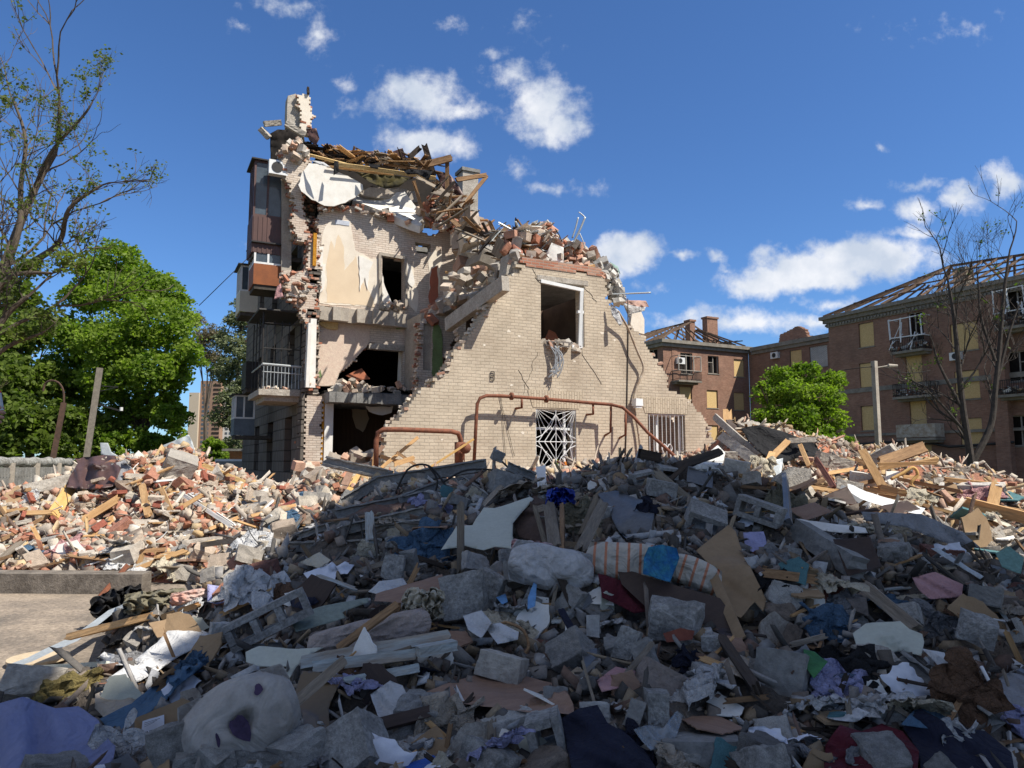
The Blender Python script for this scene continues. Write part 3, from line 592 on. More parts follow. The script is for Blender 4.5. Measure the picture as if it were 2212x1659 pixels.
b = MB(); b.box(9.2,16.0,26.65,26.9,4.3,9.0); part('inner_wall', b, m_inb, ruin)
# fourth storey: dark room, hung white slab, back walls
b = MB(); slab_poly(b, [PY(x, y, 26.2) for x, y in ragged([(668,352),(700,357),(742,376),(783,398),(784,408),(765,428),(745,438),(722,445),(700,443),(672,430),(650,413),(645,400),(652,375)], 8, 1.2, 3)], Vector((.1,.35,.1))); part('ceiling_slab', b, m_white, ruin, 'white plastered ceiling slab hanging on edge')
b = MB(); slab_poly(b, [P(x, y, d) for x, y, d in [(762,432,27.9),(775,420,28.6),(874,414,28.6),(905,455,28.2),(918,478,27.6),(908,489,27.4),(882,480,27.4),(832,458,27.5)]], Vector((0,.1,-.25))); part('ceiling_slab', b, m_white, ruin, 'collapsed white slab lying on the wall top')
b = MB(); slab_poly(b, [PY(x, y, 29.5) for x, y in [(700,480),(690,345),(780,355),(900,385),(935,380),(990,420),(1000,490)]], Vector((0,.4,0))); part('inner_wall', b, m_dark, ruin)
b = MB(); slab_poly(b, [PY(x, y, 27.6) for x, y in ragged([(775,415),(795,404),(860,408),(905,415),(905,436),(850,430),(800,426)], 8, 2, 5)], Vector((0,.3,0))); part('grey_wall', b, m_plg, ruin)
# left top: chimney shaft fragments
b = MB(); slab_poly(b, [PY(x, y, 28.2) for x, y in ragged([(621,206),(640,203),(650,222),(652,275),(650,292),(620,268)], 10, 1, 2)], Vector((0,.5,0))); part('chimney', b, m_concl, ruin, 'grey shaft fragment standing over the roof')
mb = MB(); ed = MB(); wall_rows(mb, toY([(642,206),(668,203),(672,220),(668,285),(652,292)], 28.0), 28.0, .5, edge=ed, seed=51, ch=.085); part('chimney', mb, m_pl, ruin); part('broken_brick_edge', ed, m_edge, ruin, kind='stuff')
b = MB(); b.bar(PY(1010,374,33), PY(1008,500,33), .85, .8); part('chimney', b, m_concl, ruin, 'plastered square chimney')
b = MB(); b.bar(PY(1010,370,33), PY(1010,377,33), 1.0, .95); part('chimney_cap', b, m_conc, ruin)
# balconies on the facade: each a glazed bay
m_concd = mat('dark_concrete', (.12,.105,.09), (.06,.052,.045), 3, bump=.6)  # darker concrete tone for the balcony floors
def balcony(xl, xr, yt, ym, yb, Y, mtop, mbot, depth=2.6, slats=0, glass=True, label=None, roof=m_black):
    a = PY(xl, yt, Y); c = PY(xr, yt, Y); zt = a.z; zm = PY(xl, ym, Y).z; zb = PY(xl, yb, Y).z; x0 = a.x; x1 = min(c.x, XF-.01)
    b = MB(); t = .07
    b.box(x0, x1, Y, Y+.05, zb, zm); b.box(x0, x0+.05, Y+.05, Y+depth, zb, zm)
    if slats:
        n = int((x1-x0)/slats)
        for i in range(n): b.box(x0+(i+.2)*slats, x0+(i+.55)*slats, Y-.018, Y, zb+.02, zm-.02)
        for i in range(int(depth/slats)): b.box(x0-.018, x0, Y+.1+i*slats, Y+.1+(i+.5)*slats, zb+.02, zm-.02)
    bp = part('balcony', b, mbot, ruin, label)
    if glass:
        g = MB()
        xm = x0+(x1-x0)*.42
        for xx in (x0, xm, x1-t): g.box(xx, xx+t, Y+.002, Y+.07, zm, zt)
        for yy in (Y+depth*.33, Y+depth*.66, Y+depth-.07): g.box(x0+.003, x0+.06, yy, yy+t, zm, zt)
        for zz in (zm, zt-t): g.box(x0+t, x1-t, Y+.004, Y+.066, zz, zz+t); g.box(x0+.005, x0+.058, Y+.08, Y+depth, zz, zz+t)
        part('window_frame', g, mtop, bp)
        g = MB(); g.box(x0+t, x1-.02, Y+.03, Y+.035, zm+t, zt-t); g.box(x0+.03, x0+.035, Y+.1, Y+depth-.1, zm+t, zt-t); part('pane', g, m_glass, bp)
        g = MB(); g.box(x0-.12, x1, Y-.12, Y+depth+.1, zt, zt+.05); part('roof', g, roof, bp)
    g = MB(); g.box(x0+.05, XF, Y+.05, Y+depth, zb-.16, zb-.002, .01); part('balcony_floor', g, m_concd, bp)
    return bp
m_cream = mat('cream_siding', (.72,.68,.56), (.64,.60,.49), 3, rough=.6, bump=.1)
m_bgrey = mat('blue_grey_panel', (.16,.20,.235), (.13,.16,.19), 3, rough=.6, bump=.1)
m_orange = mat('orange_panel', (.30,.10,.035), (.22,.075,.03), 3, rough=.6)
balcony(551, 618, 345, 465, 545, 27.3, m_brownm, m_brownm, slats=.16, label='dark brown clad glazed balcony on the fourth floor', depth=1.3)
balcony(550, 618, 524, 568, 613, 27.3, m_wpvc, m_orange, label='orange panelled balcony on the third floor', depth=1.3)
balcony(521, 560, 572, 628, 672, 31.5, m_wpvc, m_cream, slats=.0, label='cream clad white framed balcony farther along the facade', depth=1.4)
balcony(508, 552, 853, 904, 940, 33.0, m_wpvc, m_bgrey, label='blue grey ground floor bay with white windows', depth=1.2)
balcony(534, 560, 735, 780, 838, 31.5, m_wpvc, m_black, glass=False, depth=1.4, label='dark open balcony')
# open iron cage balcony of the second floor with its railing
b = MB(); z1 = 6.6; z0 = 4.16
for x in (3.85, 4.1, 4.35, 4.6): b.tube([(x,26.5,z0),(x,26.5,z1)], .018, 5)
for x in (3.7, 5.0): b.tube([(x,26.45,z0),(x,26.45,z1+.3)], .035, 5)
for y in (27.2,28.0,28.8): b.tube([(3.7,y,z0),(3.7,y,z1+.2)], .022, 5)
for z in (5.6, 6.5): b.tube([(3.7,28.9,z),(3.7,26.45,z),(5.0,26.45,z)], .02, 5)
b.box(3.5,5.05,26.2,28.9,z1+.28,z1+.33,.03); part('iron_cage', b, m_black, ruin, 'black iron cage over the open balcony')
b = MB(); b.tube([(3.7,26.33,5.02),(5.08,26.33,4.98)], .04, 6); b.tube([(3.72,26.33,4.75),(5.0,26.33,4.72)], .02, 5); b.tube([(5.06,26.33,4.98),(5.04,26.33,4.16)], .045, 6)
for k in range(11): x = 3.75+k*.12; b.tube([(x,26.33,4.2),(x,26.33,4.95)], .012, 4)
b.tube([(3.7,26.33,5.0),(3.7,28.9,5.0)], .035, 6); part('balcony_railing', b, m_zinc, ruin, 'white tubular balcony railing')
# things in the holes: dark hanging, door leaf, curtain
b = MB(); slab_poly(b, [PY(x, y, 26.9) for x, y in [(862,752),(873,748),(872,838),(858,838)]], Vector((0,.05,0))); part('door', b, m_cream, ruin, 'cream door leaf standing in the hole')
b = MB(); slab_poly(b, [PY(x, y, 26.75) for x, y in ragged([(825,585),(833,625),(845,650),(862,668),(826,668)],7,1,3)], Vector((0,.03,0))); part('curtain', b, m_white, ruin, 'torn white curtain in the doorway')
# pipes and cable on the gable
def pipe_thing(name, pts, r, label, m=m_rust, extra=None, cat='pipe', group=None, n=8):
    mb = MB(); mb.tube(pts, r, 10); 
    if extra: extra(mb)
    return single(name, mb, m, label, cat, group, smooth=True)
YP = 17.75
pts = [PY(1024,1000,YP), PY(1029,900,YP), PY(1031,872,YP), PY(1037,860,YP), PY(1050,855,YP), PY(1080,855,YP), PY(1180,862,YP), PY(1320,874,YP-.05), PY(1345,880,YP-.3), PY(1368,900,YP-.5), PY(1400,935,YP-.9), PY(1435,965,YP-1.3), PY(1474,1000,YP-1.9)]
def flg(mb):
    for x in (1180, 1105): 
        p = PY(x, 862 if x > 1150 else 856, YP); mb.tube([p-Vector((.03,0,0)), p+Vector((.03,0,0))], .11, 8)
    for x, y in ((1127,857),(1281,872),(1320,878),(1352,884)):
        p = PY(x, y, YP); mb.tube([p, p-Vector((0,0,.3)) if x < 1300 else p-Vector((0.03,0,.75)), Vector((p.x, YG+.02, p.z-(.3 if x < 1300 else .85)))], .035, 6)
g_pipe = pipe_thing('gas_pipe', pts, .047, 'long rusty gas pipe running over both lower windows of the gable', extra=flg)
YL = 16.6
pts = [PY(812,1010,YL+.2), PY(813,950,YL+.2), PY(816,935,YL+.2), PY(828,928,YL+.15), PY(870,928,YL), PY(975,932,YL), PY(990,936,YL), PY(995,950,YL+.1), PY(994,960,YL+.1)]
pipe_thing('heating_pipe', pts, .06, 'rusty brown pipe bent into a low arch at the foot of the gable', extra=lambda mb: (mb.tube([PY(993,955,YL+.15), PY(993,1000,YL+.15)], .13, 8), mb.tube([PY(1005,968,YL-.1), PY(1005,968,YL-.2)], .14, 12)))
cab = mat('dark_cable', (.10,.085,.07), (.06,.05,.045), 8)
pipe_thing('cable', [PY(1356,645,YG-.02), PY(1357,720,YG-.02), PY(1354,900,YG-.02), PY(1350,1010,YG-.02)], .018, 'straight dark cable down the right part of the gable wall', cab, cat='cable')
pts = bez([PY(1335,672,YG-.3), PY(1346,690,YG-.25), PY(1358,712,YG-.2), PY(1375,755,YG-.2), PY(1390,793,YG-.15), PY(1382,820,YG-.12), PY(1373,845,YG-.1), PY(1369,870,YG-.1), PY(1373,900,YG-.1), PY(1380,940,YG-.1), PY(1384,985,YG-.1)], 4)
pipe_thing('drain_pipe', pts, .035, 'bent pale conduit hanging along the right edge of the gable', mat('pale_conduit', (.55,.48,.38), (.35,.25,.17), 5), cat='conduit')
b = MB(); p = PY(1377,870,YG-.2); b.box(p.x-.13,p.x+.13,p.y-.1,p.y+.12,p.z-.1,p.z+.12,.01); b.box(p.x-.1,p.x+.1,p.y-.08,p.y+.08,p.z-.16,p.z-.1); single('electric_box', b, m_wpvc, 'white electric box beside the right lower window', 'electric box')
for i, (a, c) in enumerate((((1078,850),(1111,985)),((1082,855),(1092,985)))):
    pipe_thing('wire', [PY(*a, YG-.03), PY(*c, YG-.03)], .006, ['thin wire slanting down the wall left of the barred window', 'thin nearly upright wire on the wall beneath the iron bracket'][i], cab, cat='wire')
b = MB(); p = PY(1064,812,YG-.03)
for a, c in (((-.05,-.12),(-.05,.12)),((.05,-.12),(.05,.12)),((-.05,.12),(.05,.12)),((-.05,-.12),(.05,-.12)),((-.05,0),(.05,0))): b.tube([p+Vector((a[0],0,a[1])), p+Vector((c[0],0,c[1]))], .012, 5)
single('iron_bracket', b, m_black, 'small black iron bracket on the plain wall above the pipe', 'bracket')
# ------------------------------------------------------------ the three red brick buildings on the right
m_red = mat_brick('red_brick', (.30,.15,.10), (.39,.215,.145), (.26,.20,.16), .26, .078, .012, stain=(.15,.11,.09), stf=.5, sts=.28)
m_corn = mat('cornice_concrete', (.32,.29,.24), (.20,.18,.15), 2, bump=.5)
m_frame = mat('weathered_frame', (.48,.44,.38), (.30,.27,.23), 8)
def cutface(mb, axis, c, th, a0, a1, z0, z1, holes):
    """front wall with real openings; axis 'X' = plane x=c, 'Y' = plane y=c"""
    As = sorted({a0, a1, *[h[0] for h in holes], *[h[1] for h in holes]}); Zs = sorted({z0, z1, *[h[2] for h in holes], *[h[3] for h in holes]})
    for j in range(len(Zs)-1):
        run = None
        for i in range(len(As)-1):
            ca, cz = (As[i]+As[i+1])/2, (Zs[j]+Zs[j+1])/2
            ins = a0 < ca < a1 and not any(h[0] < ca < h[1] and h[2] < cz < h[3] for h in holes)
            if ins and run is None: run = As[i]
            if run is not None and (not ins or i == len(As)-2):
                e = As[i+1] if ins else As[i]
                if axis == 'X': mb.box(c, c+th, run, e, Zs[j], Zs[j+1])
                else: mb.box(run, e, c, c+th, Zs[j], Zs[j+1])
                run = None
def pbox(mb, axis, c, o0, o1, a0, a1, z0, z1):
    if axis == 'X': mb.box(c+o0, c+o1, a0, a1, z0, z1)
    else: mb.box(a0, a1, c+o0, c+o1, z0, z1)
def opening(bld, axis, c, h, kind, label=None):
    a0, a1, z0, z1 = h
    f = MB(); t = .07; 
    for q in ((a0, a0+t, z0, z1), (a1-t, a1, z0, z1), (a0+t, a1-t, z1-t, z1), (a0+t, a1-t, z0, z0+t)): pbox(f, axis, c, .16, .24, *q)
    if kind in ('broken', 'glass'): 
        m = (a0+a1)/2+.1; pbox(f, axis, c, .17, .23, m-.04, m+.04, z0+t, z1-t)
        if kind == 'broken': pbox(f, axis, c, .165, .225, a0+t, m-.04, z0+(z1-z0)*.62, z0+(z1-z0)*.62+.05)
    w = part('window', f, m_frame if kind != 'white' else m_wpvc, bld, label)
    b = MB(); 
    if kind == 'osb': pbox(b, axis, c, .10+R.uniform(-.04,.04), .13, a0+.03, a1-.03, z0+.03, z1-.05); part('board', b, m_osb, w)
    elif kind == 'white': pbox(b, axis, c, .10, .13, a0+.02, a1-.02, z0+.02, z1-.02); part('infill', b, mat_brick('white_brick_infill', (.62,.6,.56), (.56,.54,.5), (.3,.3,.3), .26, .1, .02), w)
    b = MB(); pbox(b, axis, c, -.05, .14, a0-.08, a1+.08, z0-.09, z0-.005); part('sill', b, m_corn, w)
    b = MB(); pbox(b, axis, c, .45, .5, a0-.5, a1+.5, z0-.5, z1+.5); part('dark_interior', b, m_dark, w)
def hX(px, py, X, w, h):
    p = PX(px, py, X); return (p.y-w/2, p.y+w/2, p.z-h/2, p.z+h/2)
def hY(px, py, Y, w, h):
    p = PY(px, py, Y); return (p.x-w/2, p.x+w/2, p.z-h/2, p.z+h/2)
def rail_balcony(bld, axis, c, a0, a1, z, dep=1.1, style='rail', label=None):
    s = MB(); pbox(s, axis, c, -dep, -.003, a0, a1, z-.18, z); pbox(s, axis, c, -dep*.6, -.004, a0+.1, a1-.1, z-.35, z-.182); bp = part('balcony', s, m_corn, bld, label)
    g = MB(); n = int((a1-a0)/.14)
    pt = lambda o, a, zz: (c+o, a, zz) if axis == 'X' else (a, c+o, zz)
    for zz in (z+.12, z+.95): g.tube([pt(-.02, a0+.03, zz), pt(-dep+.05, a0+.03, zz), pt(-dep+.05, a1-.03, zz), pt(-.02, a1-.03, zz)], .025, 4)
    for i in range(n+1):
        a = a0+.04+(a1-a0-.08)*i/n; g.bar(pt(-dep+.05, a, z+.02), pt(-dep+.05, a, z+.95), .025)
    for i in range(int(dep/.15)): g.bar(pt(-.1-i*.15, a0+.03, z+.02), pt(-.1-i*.15, a0+.03, z+.95), .025); g.bar(pt(-.1-i*.15, a1-.03, z+.02), pt(-.1-i*.15, a1-.03, z+.95), .025)
    part('railing', g, m_black if style != 'white' else m_wpvc, bp)
    if style == 'panel':
        g = MB(); pbox(g, axis, c, -dep-.02, -dep+.02, a0, a1, z+.05, z+1.0); pbox(g, axis, c, -dep+.03, -.1, a0-.02, a0+.01, z+.05, z+1.0); part('panel', g, mat('rust_stained_panel', (.55,.52,.45), (.35,.27,.19), 2.5), bp)
    if style in ('glazed', 'wreck'):
        g = MB(); jj = .12 if style == 'wreck' else 0
        for a in (a0+.05, (a0*2+a1)/3, (a0+2*a1)/3, a1-.05): g.bar(pt(-dep+.05, a, z+.95), pt(-dep+.05+R.uniform(-jj,jj), a+R.uniform(-jj,jj), z+2.5), .08)
        for zz in (z+1.0, z+2.5): g.bar(pt(-dep+.05, a0, zz+R.uniform(-jj,jj)), pt(-dep+.05, a1, zz+R.uniform(-jj,jj)), .07); g.bar(pt(-dep+.05, a0+.02, zz), pt(-.05, a0+.02, zz), .07); g.bar(pt(-dep+.05, a1, zz), pt(-.05, a1, zz), .07)
        if style == 'wreck':
            for k in range(6): a = R.uniform(a0, a1); g.bar(pt(-dep-.1, a, z+R.uniform(.1,1)), pt(-dep+.4, a+R.uniform(-.8,.8), z+R.uniform(1,2.4)), .07, .05)
        part('window_frame', g, m_frame if style == 'glazed' else m_wpvc, bp)
    if style in ('wreck', 'junk'):
        g = MB(); g.cur = (0,0,0)
        for k in range(60):
            g.cur = R.choice([(.5,.48,.44),(.3,.14,.09),(.7,.7,.68),(.1,.09,.08),(.4,.3,.2)]); a = R.uniform(a0, a1)
            g.obox(Matrix.Translation(pt(R.uniform(-dep+.1,-.1), a, z+R.uniform(.05,.5))) @ Quaternion((R.random(),R.random(),R.random()), R.uniform(0,3)).to_matrix().to_4x4(), R.uniform(.1,.5), R.uniform(.05,.25), R.uniform(.03,.12))
        part('debris', g, m_edge, bp, kind='stuff')
def bar_part(name, a, b, w, h, m, parent, label=None):
    mb = MB(); mb.bar(a, b, w, h); return part(name, mb, m, parent, label)
# near block
X1 = 51.3
nb = thing('brick_apartment_building', 'nearest dark red brick building on the right with boarded windows and bare roof rafters', 'building', (X1+5, 32, 0))
ZT = -.42
H1 = []
for (x, y, w, h, k) in [(1871,723,1.35,1.95,'osb'),(1873,810,1.35,1.95,'osb'),(1876,903,1.35,1.95,'osb'),(1974,797,1.3,2.3,'osb'),(1983,893,1.3,2.3,'osb'),(2082,727,1.9,2.0,'osb'),(2089,831,1.7,2.0,'osb'),(2098,934,1.5,2.0,'osb'),
    (1978,705,1.2,2.2,'broken'),(1987,990,1.9,2.0,'osb'),(1890,982,1.4,1.6,'osb'),(2105,1040,1.2,1.9,'broken'),(2199,650,1.8,2.0,'broken'),(2204,790,1.8,2.0,'broken'),(2208,930,1.8,2.0,'broken')]:
    q = hX(x, y, X1, w, h); H1.append((q, k))
mb = MB(); cutface(mb, 'X', X1, .5, 16, 42, 0, 13.55, [h for h, k in H1]); mb.box(X1+.5, X1+13, 41.5, 42, 0, 13.5); mb.box(X1+12.5, X1+13, 16, 41.5, 0, 13.5); part('wall', mb, m_red, nb)
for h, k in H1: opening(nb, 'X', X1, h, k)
mb = MB(); mb.box(X1-.55, X1+13.5, 15.5, 42.5, 13.55, 13.83); mb.box(X1-.3, X1-.003, 15.6, 42.3, 13.25, 13.55); mb.box(X1-.12, X1-.003, 16, 42.1, 12.9, 13.25); part('cornice', mb, m_corn, nb)
mb = MB()
for i in range(90): mb.box(X1-.22, X1-.123, 16.2+i*.29, 16.35+i*.29, 12.98, 13.15)
part('dentil_band', mb, m_corn, nb)
mb = MB(); mb.box(X1-.06, X1-.003, 16, 41.9, 7.2, 7.55); mb.box(X1-.1, X1-.004, 16, 41.9, 3.7, 3.9); part('string_course', mb, m_corn, nb)
q = hX(2167, 800, X1, 1, 1); mb = MB(); mb.box(X1-.55, X1-.004, q[0]+.1, q[0]+1.0, 0, 12.9); part('pilaster', mb, m_red, nb, 'sunlit projecting brick pilaster')
for (x, y, w, st, lb) in [(1961,757,2.6,'wreck','wrecked white glazed balcony with hanging frames'),(1972,855,3.0,'junk','iron railed balcony full of debris'),(1982,946,3.0,'panel','balcony with rust stained panel'),(2203,702,3,'wreck',None),(2207,850,3,'junk',None)]:
    p = PX(x, y, X1-.9); rail_balcony(nb, 'X', X1, p.y-w/2, p.y+w/2, p.z, 1.1, st, lb)
# roof rafters (bare)
m_roofw = mat('roof_timber', (.19,.125,.085), (.09,.062,.045), 3.5, bump=.5, grain=(1,1,1), rnd=.3, fine=.4)
def rafter_roof(bld, xe, xr, ye0, ye1, yr0, yr1, ze, zr, n, w=.14, seed=1, hip=True, skip=.1, zr0=None):
    zr0 = zr0 or zr; ZR_ = lambda y: zr0+(zr-zr0)*(min(max(y, yr0), yr1)-yr0)/(yr1-yr0)
    rr = random.Random(seed); g = bar_part
    g('ridge_beam', (xr, yr0, zr0), (xr, yr1, zr), .16, .18, m_roofw, bld)
    for i in range(n):
        t = i/(n-1); ye = ye0+(ye1-ye0)*t; yr = min(max(ye, yr0), yr1)
        if rr.random() < skip: continue
        s = rr.uniform(.75, 1) if rr.random() < .25 else 1
        a = Vector((xe, ye, ze)); c = Vector((xr, yr, ZR_(yr))); c = a.lerp(c, s); g('rafter', a, c, .08, .16, m_roofw, bld)
        if rr.random() < .8: a = Vector((2*xr-xe, ye, ze)); g('rafter', a, Vector((xr, yr, ZR_(yr))), .08, .16, m_roofw, bld)
    for k in (.25, .5, .75): g('purlin', Vector((xe+(xr-xe)*k, ye0+(yr0-ye0)*k+.2, ze+(zr0-ze)*k+.1)), Vector((xe+(xr-xe)*k, ye1+(yr1-ye1)*k, ze+(zr-ze)*k+.1)), .08, .1, m_roofw, bld)
    for k in range(6): y = yr0+(yr1-yr0)*(k+.5)/6; g('post', (xr+rr.uniform(-.3,.3), y, ze), (xr, y, ZR_(y)), .14, .14, m_roofw, bld); g('strut', (xr-2, y, ze), (xr, y+rr.uniform(-.5,.5), ZR_(y)-.4), .1, .12, m_roofw, bld)
    if hip:
        for xs in (xe, 2*xr-xe): g('hip_rafter', (xs, ye1, ze), (xr, yr1, zr), .14, .18, m_roofw, bld)
        for k in range(1, 6): x = xe+(2*xr-2*xe)*k/6; g('rafter', (x, ye1, ze), (xr+(x-xr)*.25, yr1+(ye1-yr1)*.3, zr-(zr-ze)*.3), .08, .14, m_roofw, bld)
rafter_roof(nb, X1-.2, X1+6, 14, 42.3, 16, 35, 13.9, 17.3, 27, seed=4, zr0=15.6, skip=.3)
mb = MB(); mb.box(X1+4.5, X1+5.3, 33, 34, 13.9, 16.6); part('chimney', mb, m_corn, nb)
# middle block
X2 = 58.9
mbk = thing('brick_apartment_building', 'middle brown brick building behind the round green tree with a white bricked window', 'building', (X2+5, 52, 0))
H2 = [(hX(1719,778,X2,1.5,2.1),'osb'),(hX(1768,770,X2,2.1,2.1),'white'),(hX(1660,868,X2,1.4,2),'osb'),(hX(1719,868,X2,1.5,2),'broken'),(hX(1768,860,X2,1.5,2),'osb')]
mb = MB(); cutface(mb, 'X', X2, .5, 42.6, 58.7, 0, 13.6, [h for h, k in H2]); mb.box(X2+10, X2+10.5, 42.6, 58.7, 0, 13); part('wall', mb, m_red, mbk)
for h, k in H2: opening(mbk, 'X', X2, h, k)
mb = MB(); mb.box(X2-.4, X2+10.8, 42.6, 58.1, 13.6, 14.0); mb.box(X2-.2, X2-.003, 42.7, 58.1, 13.25, 13.6); part('cornice', mb, m_corn, mbk)
mb = MB(); wall_rows(mb, toX([(1680,745),(1686,722),(1700,716),(1722,704),(1738,712),(1750,735),(1760,745)], X2+1), X2+1, .5, axis='X', seed=7); part('broken_gable', mb, m_red, mbk, 'broken brick gable on the roof')
for k in range(14):
    y = 44+k*1.05; bar_part('roof_board', (X2+R.uniform(0,2), y, 14.1), (X2+R.uniform(3,5), y+R.uniform(-1,1), 14.1+R.uniform(.2,.9)), .2, .05, m_roofw, mbk)
# far block
Y3 = 58.7
fb = thing('brick_apartment_building', 'farthest small red brick building beside the ruin with air conditioner and wooden roof frame', 'building', (53, 62, 0))
H3 = [(hY(1541,788,Y3,1.5,1.9),'broken'),(hY(1597,795,Y3,1.5,1.9),'osb'),(hY(1539,862,Y3,1.5,1.9),'osb'),(hY(1597,867,Y3,1.5,1.9),'osb'),(hY(1483,785,Y3,1.6,2.2),'broken'),(hY(1482,858,Y3,1.6,2.2),'osb'),(hY(1540,938,Y3,1.5,1.9),'osb'),(hY(1597,940,Y3,1.5,1.9),'osb')]
mb = MB(); cutface(mb, 'Y', Y3, .5, 47.2, 58.88, 0, 13.8, [h for h, k in H3])
hs = hX(1410, 775, 47.2, 1.6, 2.0); cutface(mb, 'X', 47.2, .5, Y3+.5, 70, 0, 13.8, [hs]); part('wall', mb, m_red, fb)
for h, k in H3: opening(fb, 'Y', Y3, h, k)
opening(fb, 'X', 47.2, hs, 'glass')
mb = MB(); mb.box(46.7, 59.2, Y3-.5, 70, 13.8, 14.15); mb.box(46.9, 59.0, Y3-.28, Y3-.003, 13.45, 13.8); mb.box(46.9, 47.197, Y3, 70, 13.45, 13.8); mb.box(47.1, 58.85, Y3-.06, Y3-.003, 3.75, 3.95); part('cornice', mb, m_corn, fb)
mb = MB(); mb.box(48.3, 49.0, Y3-.05, Y3-.003, 4.0, 13.4); part('pilaster', mb, m_red, fb)
p = PY(1489, 822, Y3-1); rail_balcony(fb, 'Y', Y3, p.x-1.5, p.x+1.5, p.z, 1.2, 'glazed', 'small glazed balcony with slatted dark railing')
xr = 53; rr = random.Random(5)
for k in range(13):
    y = 59+k*.8
    if rr.random() < .85: bar_part('rafter', (46.9, y, 14.2), (xr, max(y, 61), 16.9), .08, .16, m_roofw, fb)
    if rr.random() < .6: bar_part('rafter', (59, y, 14.2), (xr, max(y, 61), 16.9), .08, .16, m_roofw, fb)
for k in range(9): x = 47+k*1.4; bar_part('rafter', (x, Y3-.3, 14.2), (xr+(x-xr)*.3, 61.5, 16.2), .08, .16, m_roofw, fb)
for k in range(8): bar_part('strut', (48+k*1.3, 60+rr.uniform(0,2), 14.2), (49+k*1.2+rr.uniform(-1,1), 61+rr.uniform(0,2), 16.0+rr.uniform(-.5,.3)), .1, .12, m_roofw, fb)
bar_part('ridge_beam', (xr, 61, 16.9), (xr, 68, 16.9), .16, .18, m_roofw, fb)
for k in range(16): x = 55+rr.uniform(0,3.5); bar_part('fallen_rafter', (x, 59+rr.uniform(0,2), 14.3+rr.uniform(0,.8)), (x+rr.uniform(-2.5,1), 61+rr.uniform(0,2), 14.4+rr.uniform(0,.9)), .12, .1, m_woodd, fb)
for x, y, w in ((1532,690,1.5),(1489,696,.7)):
    mb = MB(); p = PY(x, y, 61.5); mb.box(p.x-w/2, p.x+w/2, 61, 61.8, 14.1, p.z); mb.box(p.x-w/2-.1, p.x+w/2+.1, 60.9, 61.9, p.z, p.z+.2); part('chimney', mb, m_red, fb)
# air conditioners: things on the walls
def ac(p, axis, lab, s=1):
    t = thing('air_conditioner', lab, 'air conditioner', p)
    w, h, d = .8*s, .55*s, .3*s; b = MB()
    if axis == 'Y': b.box(p.x-w/2, p.x+w/2, p.y-d, p.y, p.z-h/2, p.z+h/2); c = Vector((p.x-w*.12, p.y-d, p.z)); n = Vector((0,-.02,0))
    else: b.box(p.x-d, p.x, p.y-w/2, p.y+w/2, p.z-h/2, p.z+h/2); c = Vector((p.x-d, p.y, p.z)); n = Vector((-.02,0,0))
    part('body', b, m_wpvc, t); b = MB(); b.tube([c-n*.2, c+n], h*.38, 14); part('fan_grille', b, m_black, t)
ac(PY(1467,780,Y3-.01), 'Y', 'white air conditioner beside the small glazed balcony of the far brick building', 1.2)
ac(PX(1677,768,X2-.01), 'X', 'white air conditioner alone on the middle brick building', 1.2)
ac(PX(2068,770,X1-.01), 'X', 'white air conditioner behind the bare tree on the near brick building')
ac(PY(602,368,26.9), 'Y', 'white air conditioner under the roof of the brown clad balcony', .95)
# pipes along the near building
pipe_thing('service_pipe', [PX(1830,962,X1-.4), PX(1905,955,X1-.4), PX(2000,955,X1-.4), PX(2050,965,X1-.4), PX(2100,962,X1-.4), PX(2190,955,X1-.4)], .09, 'dark horizontal pipe along the foot of the near brick building', m_black, n=6)
# ------------------------------------------------------------ unseen shade casters over and behind the viewer: see shade_trees
# ------------------------------------------------------------ trees
m_bark = mat('bark', (.16,.125,.095), (.085,.07,.055), 5, bump=.8, bs=25, grain=(1,1,.3), bd=.02)
def leafmat(name, c1, c2, tr=.35):
    m = mat(name, c1, c2, .8, rough=.6, bump=0, fine=.45, bs=5, spec=.35); nt = m.node_tree; N = nt.nodes; L = nt.links
    b = N['Principled BSDF']; t = N.new('ShaderNodeBsdfTranslucent'); x = N.new('ShaderNodeMixShader'); x.inputs[0].default_value = tr
    src = b.inputs['Base Color'].links[0].from_socket; g = N.new('ShaderNodeVectorMath'); g.operation = 'MULTIPLY'; g.inputs[1].default_value = (1.25, 1.5, .6); L.new(src, g.inputs[0]); L.new(g.outputs[0], t.inputs[0])
    L.new(b.outputs[0], x.inputs[1]); L.new(t.outputs[0], x.inputs[2]); L.new(x.outputs[0], N['Material Output'].inputs['Surface']); return m
lf_maple = leafmat('maple_leaves', (.30,.40,.05), (.135,.225,.025), .5); lf_dark = leafmat('dark_leaves', (.17,.235,.035), (.085,.135,.02), .45)
lf_grey = leafmat('willow_leaves', (.24,.27,.14), (.14,.17,.09), .25); lf_pale = leafmat('dry_leaves', (.25,.22,.13), (.16,.13,.075), .25); lf_sparse = leafmat('young_leaves', (.19,.24,.05), (.10,.135,.04), .5)
